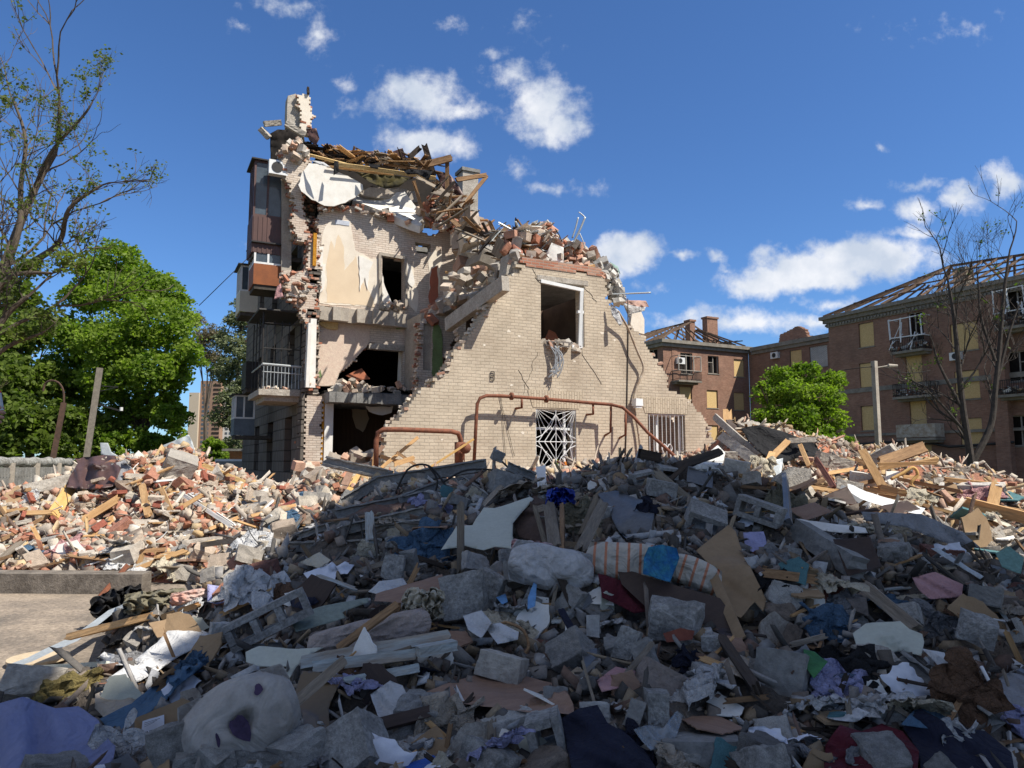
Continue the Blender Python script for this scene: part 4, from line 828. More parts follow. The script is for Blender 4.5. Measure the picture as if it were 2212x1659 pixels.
def leaves(pts, size, m, root, seed=1, asp=.6, name='crown', jit=.35, droop=0):
    rs = np.random.RandomState(seed); pts = np.asarray(pts); n = len(pts)
    a = rs.normal(size=(n,3)); a /= np.linalg.norm(a, axis=1)[:, None]; b = rs.normal(size=(n,3)); b[:, 2] *= .4; 
    a[:, 2] = a[:, 2]*.5-droop; a /= np.linalg.norm(a, axis=1)[:, None]
    b = np.cross(a, b); b /= np.linalg.norm(b, axis=1)[:, None]; s = size*(1+jit*rs.uniform(-1,1,n))[:, None]
    c = np.cross(a, b)*s*.16
    v = np.stack([pts-a*s*.5, pts+b*s*asp*.5+c, pts+a*s*.5, pts-b*s*asp*.5+c], 1).reshape(-1, 3)
    f = np.arange(4*n).reshape(n, 4)
    me = bpy.data.meshes.new(name); me.vertices.add(4*n); me.vertices.foreach_set('co', (v-np.array(root.location)).astype(np.float32).ravel()); me.loops.add(4*n); me.loops.foreach_set('vertex_index', f.ravel().astype(np.int32))
    me.polygons.add(n); me.polygons.foreach_set('loop_start', (np.arange(n)*4).astype(np.int32)); me.polygons.foreach_set('loop_total', np.full(n, 4, np.int32)); me.materials.append(m); me.update(calc_edges=True)
    o = bpy.data.objects.new(name, me); link(o, root)   # vertices are relative to the root
    return o
def lobe_pts(c, r, n, rs, inner=.55):
    """leaf points spread through an uneven clump of sprays around centre c"""
    out = []
    k = max(6, n//26)
    for _ in range(k):
        d = rs.normal(size=3); d /= np.linalg.norm(d); d[2] = d[2]*.8+.1; rad = rs.uniform(inner, 1.05)
        q = c+d*rad*r; m = n//k; sp = .17*np.mean(r)
        o = rs.normal(size=(m, 3))*sp; o[:, 2] *= .45; o[:, 2] -= .25*(o[:, 0]**2+o[:, 1]**2)/sp; out.append(q+o)
    return np.concatenate(out)
def tree(name, label, base, lobes, m, n=9000, size=.24, seed=1, trunk=.22, cat='tree', group=None, asp=.65, inner=.5, limbs=True, top=None):
    """lobes: (picture x, picture y, radius in picture units, metres ahead)"""
    rs = np.random.RandomState(seed); t = thing(name, label, cat, base, group); tot = sum(l[2]**2 for l in lobes); pts = []; b = MB(); base = Vector(base)
    cs = []
    for (x, y, r, d) in lobes:
        c = P(x, y, d); rr = r*d/FPX; cs.append((c, rr)); pts.append(lobe_pts(np.array(c), np.array([rr, rr, rr*.85]), int(n*r*r/tot), rs, inner))
    mid = sum((c for c, r in cs), Vector())/len(cs); fork = base.lerp(Vector((base.x*.7+mid.x*.3, base.y*.7+mid.y*.3, mid.z)), .45)
    b.tube(bez([base-Vector((0,0,.3)), base.lerp(fork, .5)+Vector((.1,.05,0)), fork], 4), [trunk*1.25]+[trunk]*7+[trunk*.8], 8)
    if limbs:
        for c, r in cs:
            mm = fork.lerp(c, .5)+Vector((rs.uniform(-.3,.3), rs.uniform(-.3,.3), .2)); b.tube(bez([fork, mm, c], 3), [trunk*.5,trunk*.4,trunk*.34,trunk*.28,trunk*.2,trunk*.15,trunk*.08], 6)
            for _ in range(5):
                d = Vector(rs.normal(size=3)).normalized(); d.z = abs(d.z)*.6; b.tube([mm.lerp(c, rs.uniform(.2,.9)), c+d*r*.9], [trunk*.13, trunk*.03], 4, False)
    part('trunk', b, m_bark, t); leaves(np.concatenate(pts), size, m, t, seed, asp); return t
def shade_trees():
    """tall trees over and behind the viewer; their crowns shade the near heap"""
    pts = [hit(-260,1540), hit(100,1540), hit(200,1560), hit(300,1520), hit(372,1452), hit(432,1392), hit(470,1330), hit(520,1272), hit(600,1205), hit(700,1125)]
    pts += [P(800,1040,9.6), P(960,1000,10.4), P(1120,1010,10.0), P(1290,1000,9.4), P(1440,985,9.2), P(1545,1010,8.9), P(1610,1070,8.0)]
    pts += [hit(1680,1098), hit(1800,1118), hit(1960,1150), hit(2080,1200), hit(2240,1270), hit(2330,1400)]
    pl = [(p.dot(RT), p.dot(F0)) for p in pts]+[(3.6,1.5),(3.2,-1.5),(-2.6,-1.5),(-3.0,1.5)]
    rs = np.random.RandomState(4); n = 60000; r = rs.uniform(-5, 6, n); f = rs.uniform(-1.5, 11, n); k = [inpoly(a+.12*vn(np.array([b*3.]), np.array([a*3.]), 2)[0], b, pl) for a, b in zip(r, f)]
    r = r[k]; f = f[k]; k = vn(r*3.3, f*3.3, 8) < .86; r = r[k]; f = f[k]; n = len(r); x = r*RT.x+f*F0.x; y = r*RT.y+f*F0.y; z0 = Hn(x, y); z = 9+3.2*rs.beta(2, 2, n); t = (z-z0)/SUN.z
    q = np.stack([x+SUN.x*t, y+SUN.y*t, z], 1); m = leafmat('shade_leaves', (.09,.13,.03), (.05,.08,.02), .12)
    for i, (lo, hi, lb) in enumerate(((-99, 2.0, 'tall leafy tree standing behind the viewer, nearest to the pavement'), (2.0, 5.2, 'tall leafy tree standing behind the viewer in the middle of the row'), (5.2, 99, 'tall leafy tree standing to the right, ahead of its row and outside the picture'))):
        sel = (f > lo) & (f <= hi); c = q[sel].mean(0); base = Vector((c[0], c[1], 0))-F0*1.5+RT*2.5; tr = thing('shade_tree', lb, 'tree', base, 'trees shading the near rubble')
        b = MB(); top = Vector(c); b.tube(bez([base-ZU*.2, base+ZU*4, top], 4), [.34]*5+[.28,.2,.15,.08], 8)
        for a in range(9): e = Vector(q[sel][rs.randint(0, sel.sum())]); b.tube([base.lerp(top, .55), (base.lerp(top, .7)+e)/2, e], [.13,.08,.03], 5, False)
        part('trunk', b, m_bark, tr); leaves(q[sel], .30, m, tr, 40+i, .75)
def g0(x, d): p = P(x, 1000, d); return (p.x, p.y, 0)
shade_trees()
tree('maple_tree', 'big bright green maple standing left of the ruined building', g0(310,46), [(250,560,52,46),(215,590,45,45),(180,640,50,45),(300,610,52,46),(350,625,50,46),(390,650,28,46),(270,640,60,44),(340,700,75,43),(400,770,44,43),(250,740,75,43),(175,730,60,44),(140,790,50,45),(240,820,60,43),(330,800,60,42),(372,822,38,43),(330,870,40,44),(180,850,50,45),(270,880,40,45),(370,900,38,42),(362,862,26,43),(300,950,40,43),(350,965,30,43),(250,960,36,42),(370,962,18,43),(200,940,36,42)], lf_maple, 52000, .23, 3, .3, inner=.6)
tree('shrub_tree', 'dense dark green trees filling the left edge behind the fence', g0(60,42), [(40,720,70,44),(110,700,50,46),(30,820,70,42),(110,830,60,43),(60,900,70,41),(150,910,60,42),(-40,780,90,43),(220,920,50,43),(10,960,50,40),(120,960,50,41),(200,975,40,42),(-60,900,80,41),(30,640,50,46)], lf_dark, 30000, .32, 5, .25, inner=.3)
tree('willow_tree', 'grey green willow between the maple and the ruined building', g0(500,62), [(520,690,34,62),(505,740,42,62),(500,800,44,62),(535,760,30,60),(515,860,42,60),(490,900,35,60),(530,910,30,58),(540,830,30,60),(525,660,22,62),(505,965,35,60),(535,980,30,58)], lf_grey, 16000, .30, 7, .3, asp=.35)
tree('dry_tree', 'thin pale brown tree behind the right edge of the maple', g0(440,75), [(425,690,28,75),(440,730,34,75),(470,720,28,75),(460,770,34,75),(420,750,30,75),(462,800,16,75)], lf_pale, 8000, .26, 9, .2, asp=.35, inner=.1)
tree('small_tree', 'small bright green tree in front of the distant tower', g0(465,55), [(462,960,22,55),(450,985,24,55),(480,985,20,55),(465,1010,24,55)], lf_maple, 3500, .26, 10, .1)
tree('young_tree', 'slim light green tree standing between the maple and the distant tower', g0(395,50), [(375,900,20,50),(378,925,20,50),(392,945,15,50),(380,965,20,50),(360,950,18,50)], lf_maple, 3000, .26, 15, .1, inner=.2)
tree('round_tree', 'round bright green tree in front of the middle brick building', g0(1745,34), [(1690,815,34,34),(1740,805,32,34),(1790,822,34,34),(1660,850,34,34),(1715,850,40,33),(1775,860,40,33),(1670,900,36,33),(1725,900,40,32.5),(1790,905,36,33),(1700,945,36,33),(1760,945,38,32.5),(1810,950,26,33),(1665,935,30,33.5),(1790,980,28,33),(1735,980,30,33),(1830,965,14,33),(1640,830,12,33),(1812,860,16,34)], lf_maple, 24000, .15, 12, .16, inner=.6)
# branching, nearly bare trees
def branches(b, tips, p, d, L, r, lev, rs, spread, curl=.25, up=.15, lim=None):
    n = 4; pts = [p]; q = Vector(p); dd = Vector(d)
    for i in range(n):
        dd = (dd+Vector((rs.uniform(-curl,curl), rs.uniform(-curl,curl), rs.uniform(-curl,curl)+up*.3))).normalized(); q = q+dd*L/n; pts.append(q.copy())
    b.tube(pts, [r*(1-.45*i/n) for i in range(n+1)], 6 if r > .04 else 3, False)
    if lev == 0: tips += pts[1:]; return
    if lev <= 2: tips += pts[2:]
    for k in range(rs.randint(2, 4) if lev > 1 else rs.randint(2, 5)):
        t = rs.choice([2, 3, 4, 4]) if k else 4
        nd = (dd+Vector((rs.uniform(-1,1), rs.uniform(-1,1), rs.uniform(-.5,.9)))*spread).normalized()
        branches(b, tips, pts[t], nd, L*rs.uniform(.6,.82), r*(.58 if k else .64), lev-1, rs, spread, curl, up)
def bare_tree(name, label, base, mains, seed, m, nleaf, lsize, lev=4, trunk=.3, cat='tree', spread=.75, curl=.25):
    t = thing(name, label, cat, base); rs = random.Random(seed); b = MB(); tips = []
    for pts, r in mains:
        pts = [Vector(p) for p in pts]; cur = bez(pts, 5); k = len(cur); b.tube(cur, [r*(1-.72*i/k) for i in range(k)], 9)
        for i in range(k//4, k, 2):
            d = (cur[min(i+1, k-1)]-cur[i-1]).normalized(); nd = (d*.5+Vector((rs.uniform(-1,1), rs.uniform(-1,1), rs.uniform(-.1,.8)))).normalized()
            branches(b, tips, cur[i], nd, (pts[-1]-pts[0]).length*.17*rs.uniform(.6,1.2), r*(1-.72*i/k)*.4, lev-1, rs, spread, curl)
        branches(b, tips, cur[-1], (cur[-1]-cur[-2]).normalized(), (pts[-1]-pts[0]).length*.2, r*.26, lev-1, rs, spread, curl)
    part('trunk', b, m_bark, t)
    ps = [tips[rs.randrange(len(tips))]+Vector((rs.gauss(0,.04), rs.gauss(0,.04), rs.gauss(0,.04))) for _ in range(nleaf)]
    cl = []
    for p in ps:
        for _ in range(rs.randint(3, 8)): cl.append(tuple(p+Vector((rs.gauss(0,lsize*.8), rs.gauss(0,lsize*.8), rs.gauss(0,lsize*.7)))))
    leaves(cl, lsize, m, t, seed, .6); return t
d = 16
bare_tree('leaning_tree', 'tall sparse tree with thin leafy twigs at the left edge of the picture', (P(-60,1000,d).x, P(-60,1000,d).y, 0),
  [([P(-90,1130,d),P(-60,900,d),P(-10,640,d),P(15,560,d),P(70,420,d+.5),P(120,330,d+.6)], .17), ([P(-10,640,d),P(40,500,d),P(45,400,d),P(55,300,d),P(30,220,d)], .08), ([P(5,600,d),P(80,560,d),P(130,520,d),P(150,450,d-.5),P(220,400,d-.5)], .085), ([P(70,420,d+.5),P(110,330,d),P(180,250,d),P(200,220,d)], .05), ([P(-50,500,d),P(-20,340,d),P(-5,240,d)], .07)], 21, lf_sparse, 560, .075, 4, spread=.8)
bare_tree('hanging_tree', 'drooping grey twigged tree in front of the shrubs at far left', g0(-90,15), [([P(-90,1100,15),P(-60,850,15),P(0,700,15),P(60,640,15)], .12), ([P(-60,850,15),P(0,760,15),P(90,720,15)], .07), ([P(-60,700,15),P(20,600,15),P(110,590,15)], .08)], 25, lf_sparse, 420, .10, 4, spread=.9)
d = 40; m_bark = mat('dark_bark', (.085,.07,.06), (.045,.038,.033), 5, bump=.8, bs=25, bd=.02)
bare_tree('bare_tree', 'dark almost leafless tree in front of the near brick building', (P(2100,1000,d).x, P(2100,1000,d).y, 0),
  [([P(2100,1065,d),P(2098,1000,d),P(2080,880,d),P(2070,780,d),P(2060,680,d),P(2050,620,d)], .23), ([P(2100,1000,d),P(2140,920,d),P(2150,840,d),P(2160,740,d),P(2168,640,d),P(2178,560,d)], .19), ([P(2082,890,d),P(2030,790,d),P(2015,740,d)], .10), ([P(2150,840,d),P(2180,720,d),P(2205,650,d)], .10), ([P(2090,940,d),P(2040,880,d),P(2000,840,d)], .09), ([P(2150,780,d),P(2120,690,d),P(2115,630,d),P(2110,580,d)], .09)], 33, leafmat('spring_leaves', (.14,.21,.03), (.08,.12,.02), .4), 60, .16, 4, spread=.7, curl=.16)
# ------------------------------------------------------------ distance and street furniture
def tower():
    t = thing('tower_block', 'tall distant beige and brown apartment tower behind the trees', 'building', g0(440,500)); D0 = 500
    a = P(400,1000,D0); s = D0/FPX
    def fx(x): return P(x,1000,D0)
    m1 = mat('tower_beige', (.60,.50,.38), (.55,.46,.35), .02, bump=0); m2 = mat('tower_brown', (.36,.23,.16), (.32,.2,.14), .02, bump=0); m3 = mat('tower_white', (.62,.62,.6), (.56,.56,.55), .02, bump=0)
    for nm, x0, x1, yt, m, off in (('beige_wing',402,423,848,m1,0),('brown_wing',423,468,822,m2,2),('white_wing',468,492,818,m3,8)):
        b = MB(); p = fx(x0); q = fx(x1); M = frame(p, q); M.translation = (p+q)/2+F0*(8+off); M.translation.z = 0
        h = P(x0, yt, D0).z; b.obox(M @ Matrix.Translation((0,0,h/2)), (q-p).length, 16, h); part(nm, b, m, t)
    b = MB(); c = MB()
    for k in range(22):
        z = 3.0*k+1.0
        if z > 57: break
        for x in (429, 440, 474, 483):
            p = fx(x)-F0*(-2+.06 if x < 468 else -8+.06); p.z = z; b.obox(frame(p, p+RT), 1.7, .1, 1.6)
        p = fx(458)+F0*1.9; p.z = z; c.obox(frame(p, p+RT), 5.0, .3, 1.3)
    part('window', b, m_glass, t); part('loggia', c, m_dark, t)
tower()
m_dkrust = mat('dark_rust', (.12,.07,.05), (.07,.045,.035), 6); m_oldpole = mat('old_pole', (.26,.23,.19), (.18,.16,.135), 5)
def pole(name, label, px, ptop, d, r, m, extra=None, cat='pole', lean=(0,0)):
    b = MB(); p = P(px, ptop, d); base = Vector((p.x+lean[0], p.y, 0)); b.bar(base, p, r*2, r*2); t = thing(name, label, cat, base); part('post', b, m, t)
    if extra: extra(t, p, base)
    return t
def e1(t, p, base):
    b = MB(); a = P(200,870,38); c = P(262,888,38); b.bar(a, c, .08, .08); b.bar(P(210,833,38), P(255,836,38), .05); b.bar(P(212,846,38), P(255,836,38), .04); part('cross_arm', b, m_black, t)
    b = MB(); q = P(262,884,38); b.tube([q-Vector((0,0,.08)), q+Vector((0,0,.1))], .08, 8); part('insulator', b, m_wpvc, t)
pole('utility_pole', 'leaning square concrete utility pole in front of the maple', 216, 795, 38, .15, m_oldpole, e1, lean=(-.5,0))
def e2(t, p, base):
    b = MB(); b.tube(bez([p, P(137,845,36), P(128,828,36), P(112,822,36), P(98,828,36), P(93,845,36)], 4), .05, 6); part('lamp_arm', b, m_dkrust, t)
pole('street_lamp', 'rusty street lamp pole with a hooked arm against the shrubs', 138, 870, 36, .12, m_dkrust, e2, 'street lamp', lean=(-.5,0))
def e3(t, p, base):
    b = MB(); a = p+Vector((0,0,-.35)); c = a+RT*.7+ZU*.12; b.tube([a, c], .03, 6); b.tube([c, c+RT*.45], [.1,.06], 8); part('lamp_head', b, m_plg, t)
pole('street_lamp', 'grey concrete lamp post right of the round green tree', 1888, 780, 36, .11, m_plg, e3, 'street lamp')
# fence with lagged pipe at the left
def fence():
    t = thing('concrete_fence', 'low dark slatted fence at the left edge behind the rubble', 'fence', P(60,1060,24)); b = MB(); c = MB()
    a = P(-120,1000,20); e = P(165,1003,30); a.z = e.z = 0
    for k in range(46):
        p = a.lerp(e, k/45); (c if k % 9 == 0 else b).bar(p, p+ZU*(1.45 if k % 9 else 1.6), .16 if k % 9 else .28, .08)
    part('picket', b, m_conc, t); part('post', c, m_plg, t); b = MB(); b.bar(a+ZU*1.2, e+ZU*1.2, .08, .1); b.bar(a+ZU*.3, e+ZU*.3, .08, .1); part('rail', b, m_conc, t)
    pts = [a.lerp(e, k/24)+ZU*(1.62+.03*math.sin(k*2.1))-F0*.5 for k in range(25)]; mb = MB(); mb.tube(pts, [.17+.02*math.sin(k*3.7) for k in range(25)], 10)
    single('insulated_pipe', mb, mat('torn_lagging', (.5,.5,.47), (.25,.24,.22), 7, rough=.5, bump=1, bs=20, bd=.05), 'silvery lagged pipe with torn wrapping above the low fence', 'pipe', smooth=True)
fence()
def shed(name, label, x0, x1, yt, d, m, roof, dep=5):
    p = P(x0,1000,d); q = P(x1,1000,d); h = P(x0, yt, d).z; M = frame(p, q); M.translation = (p+q)/2+F0*dep/2; M.translation.z = h/2; b = MB(); L = (q-p).length
    b.obox(M, L, dep, h); t = thing(name, label, 'shed', (M.translation.x, M.translation.y, 0)); part('wall', b, m, t); b = MB(); b.obox(M @ Matrix.Translation((0,0,h/2+.1)), L+.8, dep+.8, .16); part('roof', b, roof, t)
    b = MB(); b.obox(M @ Matrix.Translation((L*.15,-dep/2-.02,-.1)), .9, .06, .9); part('window', b, m_dark, t)
shed('garage', 'low pale brick shed under the trees behind the left rubble mound', 320, 372, 978, 48, m_sil, m_dark)
shed('brick_shed', 'small orange brick shed left of the ruined facade', 495, 530, 975, 52, mat_brick('orange_brick', (.5,.22,.11), (.42,.18,.1), (.4,.3,.22)), m_conc)
def van():
    c = P(516,1000,44); c.z = 0; t = thing('van', 'small white van parked beside the ruined facade', 'van', c); M = frame(c, c+RT); M.translation = c
    b = MB(); b.obox(M @ Matrix.Translation((0,0,.75)), 1.9, 4.4, .8); b.obox(M @ Matrix.Translation((0,.2,1.45)), 1.7, 3.4, .7, .03); part('body', b, m_wpvc, t)
    b = MB(); b.obox(M @ Matrix.Translation((0,-1.53,1.45)), 1.5, .06, .5); part('windscreen', b, m_glass, t)
    for sx in (-.85,.85):
        for sy in (-1.4,1.4): b = MB(); p = M @ Vector((sx, sy, .33)); b.tube([p-RT*.1, p+RT*.1], .33, 14); part('wheel', b, m_black, t)
    for sx in (-.7,.7): b = MB(); b.obox(M @ Matrix.Translation((sx,-2.22,.8)), .3, .05, .18); part('headlight', b, m_glass, t)
van()
for i, (a, c) in enumerate((((548,545,60),(430,660,60)),)): pipe_thing('overhead_wire', [P(*a), P(*c)], .03, 'overhead wire slanting down from the ruined facade to the trees', m_black, cat='wire')
pipe_thing('overhead_wire', bez([P(1620,838,40),P(1750,812,38),P(1889,792,36),P(1960,806,40),P(2010,800,44)],5), .02, 'overhead wire crossing the round tree to the grey lamp post', m_black, cat='wire')
def box_bin():
    a = P(2152,1045,13.5); e = P(2330,1052,12); b = MB(); M = frame(Vector((a.x,a.y,0)), Vector((e.x,e.y,0))); L = (e-a).length
    b.obox(M @ Matrix.Translation((0,.6,.55)), L, 1.3, 1.1); t = thing('metal_container', 'grey metal container at the right edge behind the planks', 'container', (M.translation.x, M.translation.y, 0)); part('body', b, m_bgrey, t)
    b = MB(); 
    for k in range(5): b.obox(M @ Matrix.Translation((-L/2+L*k/4,-.07,.55)), .06, .05, 1.1)
    part('rib', b, m_zinc, t); b = MB(); b.obox(M @ Matrix.Translation((0,.6,1.13)), L+.1, 1.4, .06); part('lid', b, m_zinc, t)
box_bin()
# ------------------------------------------------------------ debris: shapes
def rock_mesh(seed, w=1, h=1, t=1, box=.6, sub=2, rough=.06):
    rr = random.Random(seed); bm = bmesh.new()
    for q in range(8+int((1-box)*22)):
        if q < 8: v = Vector(((q & 1)*2-1, (q >> 1 & 1)*2-1, (q >> 2 & 1)*2-1)); v = Vector([c*rr.uniform(.66+.26*box*box, 1.02) for c in v])*(1 if rr.random() < .8+.2*box*box else .55)
        else: v = Vector([rr.uniform(-1, 1) for _ in range(3)]); v = v/max(abs(c) for c in v)*rr.uniform(.85, 1)
        bm.verts.new((v.x*.5*w, v.y*.5*h, v.z*.5*t))
    r = bmesh.ops.convex_hull(bm, input=bm.verts)
    bmesh.ops.delete(bm, geom=[e for e in set(r['geom_interior']+r['geom_unused']) if isinstance(e, bmesh.types.BMVert)], context='VERTS')
    bmesh.ops.triangulate(bm, faces=bm.faces)
    for _ in range(sub):
        bmesh.ops.subdivide_edges(bm, edges=bm.edges, cuts=1, use_grid_fill=True)
    s = (w*h*t)**(1/3)
    for v in bm.verts:
        n = v.normal; p = v.co/s
        v.co += n*s*rough*(noise.noise(p*3.1+Vector((seed,0,0)))+.6*noise.noise(p*9+Vector((0,seed,0))))
    me = bpy.data.meshes.new('chunk'); bm.to_mesh(me); bm.free(); return me
def brick_mesh(seed, full=True):
    rr = random.Random(seed); L, Wd, Hh = (.25 if full else rr.uniform(.1,.17)), .12, .067; bm = bmesh.new(); g = bmesh.ops.create_cube(bm, size=1)
    for v in bm.verts: v.co = Vector((v.co.x*L, v.co.y*Wd, v.co.z*Hh))
    bmesh.ops.bevel(bm, geom=bm.edges[:], offset=.005, segments=1, affect='EDGES')
    bmesh.ops.subdivide_edges(bm, edges=[e for e in bm.edges if e.calc_length() > .05], cuts=2, use_grid_fill=True)
    ends = {}
    for v in bm.verts:
        v.co += Vector((rr.uniform(-1,1), rr.uniform(-1,1), rr.uniform(-1,1)))*.0022
        if not full and v.co.x > L*.42: v.co.x += rr.uniform(-.035, .015)
        if full and rr.random() < .04: v.co *= .93
    bmesh.ops.triangulate(bm, faces=bm.faces); me = bpy.data.meshes.new('brick'); bm.to_mesh(me); bm.free(); return me
def plank_mesh(L, w, t, seed, rag=1.2, bend=.01, n=10, name='plank'):
    rr = random.Random(seed); k = 5; vs = []; fs = []
    e0 = [rr.uniform(0, w*rag) for _ in range(k)]; e1 = [rr.uniform(0, w*rag) for _ in range(k)]; bz = rr.uniform(-bend, bend)*L; tw = rr.uniform(-.1, .1)
    for i in range(n+1):
        u = i/n
        for side in (0, 1):
            for j in range(k):
                y = (j/(k-1)-.5)*w; x = -L/2+u*L
                if i == 0: x += e0[j]
                if i == n: x -= e1[j]
                z = (side-.5)*t+bz*(1-(2*u-1)**2)+y*tw*(u-.5); vs.append((x, y+rr.uniform(-1,1)*w*.012, z+rr.uniform(-1,1)*t*.04))
    m = 2*k
    for i in range(n):
        for j in range(k-1):
            fs.append((i*m+j, i*m+j+1, (i+1)*m+j+1, (i+1)*m+j)[::-1]); fs.append((i*m+k+j, i*m+k+j+1, (i+1)*m+k+j+1, (i+1)*m+k+j))
        fs.append((i*m, i*m+k, (i+1)*m+k, (i+1)*m)[::-1]); fs.append((i*m+k-1, i*m+2*k-1, (i+1)*m+2*k-1, (i+1)*m+k-1))
    for i in (0, n):
        for j in range(k-1):
            q = (i*m+j, i*m+j+1, i*m+k+j+1, i*m+k+j); fs.append(q if i == 0 else q[::-1])
    me = bpy.data.meshes.new(name); me.from_pydata(vs, [], fs); return me
def cloth_mesh(seed, n=22, crumple=.35, flat=.25):
    o = Vector((seed*7.1, seed*3.3, 0)); vs = []; rr = random.Random(seed)
    for j in range(n+1):
        for i in range(n+1):
            x, y = i/n-.5, j/n-.5; p = Vector((x*2.2, y*2.2, 0))+o
            r1 = 1-abs(noise.noise(p*1.3))*2.2; r2 = 1-abs(noise.noise(p*3.1))*2
            z = flat*(.6*r1+.4*r2)*(1-.5*max(abs(x), abs(y))); dx = noise.noise(p*1.7+Vector((5,0,0)))*crumple; dy = noise.noise(p*1.7+Vector((0,9,0)))*crumple
            k = max(abs(x), abs(y)); z -= .35*max(0, k-.35); ed = 1+.18*noise.noise(Vector((math.atan2(y, x)*2, seed, 0)))
            vs.append(((x*ed+dx), (y*ed+dy), z+.04*noise.noise(p*9)))
    m = n+1; me = bpy.data.meshes.new('cloth'); me.from_pydata(vs, [], [(j*m+i, j*m+i+1, (j+1)*m+i+1, (j+1)*m+i) for j in range(n) for i in range(n)])
    me.polygons.foreach_set('use_smooth', [True]*len(me.polygons)); return me
def hollow_mb(L, Hh, T, n=3, wall=.045, j=.004):
    b = MB(); hw = (L-wall*(n+1))/n; b.box(-L/2, L/2, -T/2, T/2, -Hh/2, -Hh/2+wall, j); b.box(-L/2, L/2, -T/2, T/2, Hh/2-wall, Hh/2, j)
    for i in range(n+1): x = -L/2+i*(hw+wall); b.box(x, x+wall, -T/2+.002, T/2-.002, -Hh/2+wall, Hh/2-wall, j*.5)
    return b
def setm(o, m):
    """the material sits on the object so copies can share a mesh"""
    if not o.data.materials: o.data.materials.append(m)
    o.material_slots[0].link = 'OBJECT'; o.material_slots[0].material = m
# colours of cloth, sheets and blocks
m_brick = mat_rand('brick_pieces', [(.47,.17,.10),(.40,.14,.09),(.52,.24,.15),(.56,.34,.25),(.60,.50,.40),(.52,.44,.35),(.64,.56,.46),(.46,.30,.22)], bump=.7)
m_chunkL = mat_rand('masonry_pieces', [(.56,.50,.43),(.62,.56,.48),(.46,.42,.37),(.38,.35,.31),(.58,.42,.33),(.66,.62,.56),(.44,.22,.15)], bump=.8)
m_chunkF = mat_rand('concrete_pieces', [(.33,.33,.32),(.27,.27,.265),(.40,.38,.36),(.21,.205,.20),(.30,.25,.22),(.24,.15,.12),(.47,.46,.44),(.19,.18,.17)], bump=.9)
m_slag = mat('slag_concrete', (.43,.42,.40), (.27,.26,.245), 6, bump=1.0, bs=55, fine=.5, bd=.012)
CL = {k: mat('cloth_'+k, c, tuple(v*.8 for v in c), 3, rough=.95, bump=.35, bs=90, fine=.12, bd=.004, wrinkle=9) for k, c in dict(white=(.62,.62,.62), beige=(.48,.41,.33), grey=(.30,.30,.31), blue=(.13,.2,.38), navy=(.018,.02,.04), maroon=(.10,.014,.024), brown=(.16,.09,.055), lilac=(.42,.42,.66), black=(.02,.02,.022), green=(.07,.16,.08), pink=(.5,.28,.28), cream=(.58,.52,.40), jeans=(.08,.15,.24), khaki=(.22,.20,.14)).items()}
m_paper = mat('white_paper', (.72,.74,.80), (.64,.66,.74), 3, rough=.8, bump=.1, fine=.05); m_card = mat('cardboard', (.34,.235,.14), (.28,.19,.11), 2.5, bump=.15, bs=30, fine=.12)
m_ply = mat('veneer', (.34,.215,.15), (.26,.155,.105), 3, rough=.6, bump=.15, grain=(.5,5,5), fine=.2); m_dply = mat('dark_veneer', (.07,.045,.035), (.05,.032,.026), 3, rough=.55, bump=.15, grain=(.5,5,5))
m_lino = mat('cream_lino', (.55,.56,.47), (.49,.50,.42), 4, rough=.6, bump=.15, fine=.1); m_hard = mat('hardboard', (.15,.10,.05), (.12,.08,.04), 1.5, rough=.35, bump=.05, spec=.5, fine=.1)
m_film = mat('clear_film', (.4,.43,.46), (.3,.33,.36), 4, rough=.15, bump=.1, spec=.7, alpha=.55); m_bluep = mat('blue_bag_plastic', (.02,.06,.42), (.015,.04,.3), 4, rough=.35, bump=.1, spec=.5)
m_wood_or = mat('orange_board', (.66,.42,.16), (.55,.33,.12), 3, bump=.2, grain=(.4,3,3)); m_peel = mat('peeling_pale_paint', (.46,.53,.54), (.36,.30,.24), 5, bump=.5, bs=22, grain=(.4,3,3), fine=.3)
m_tin = mat('grey_tin', (.16,.165,.175), (.12,.125,.135), 2, rough=.5, bump=.2, metal=.2, spec=.5)
BK = {}
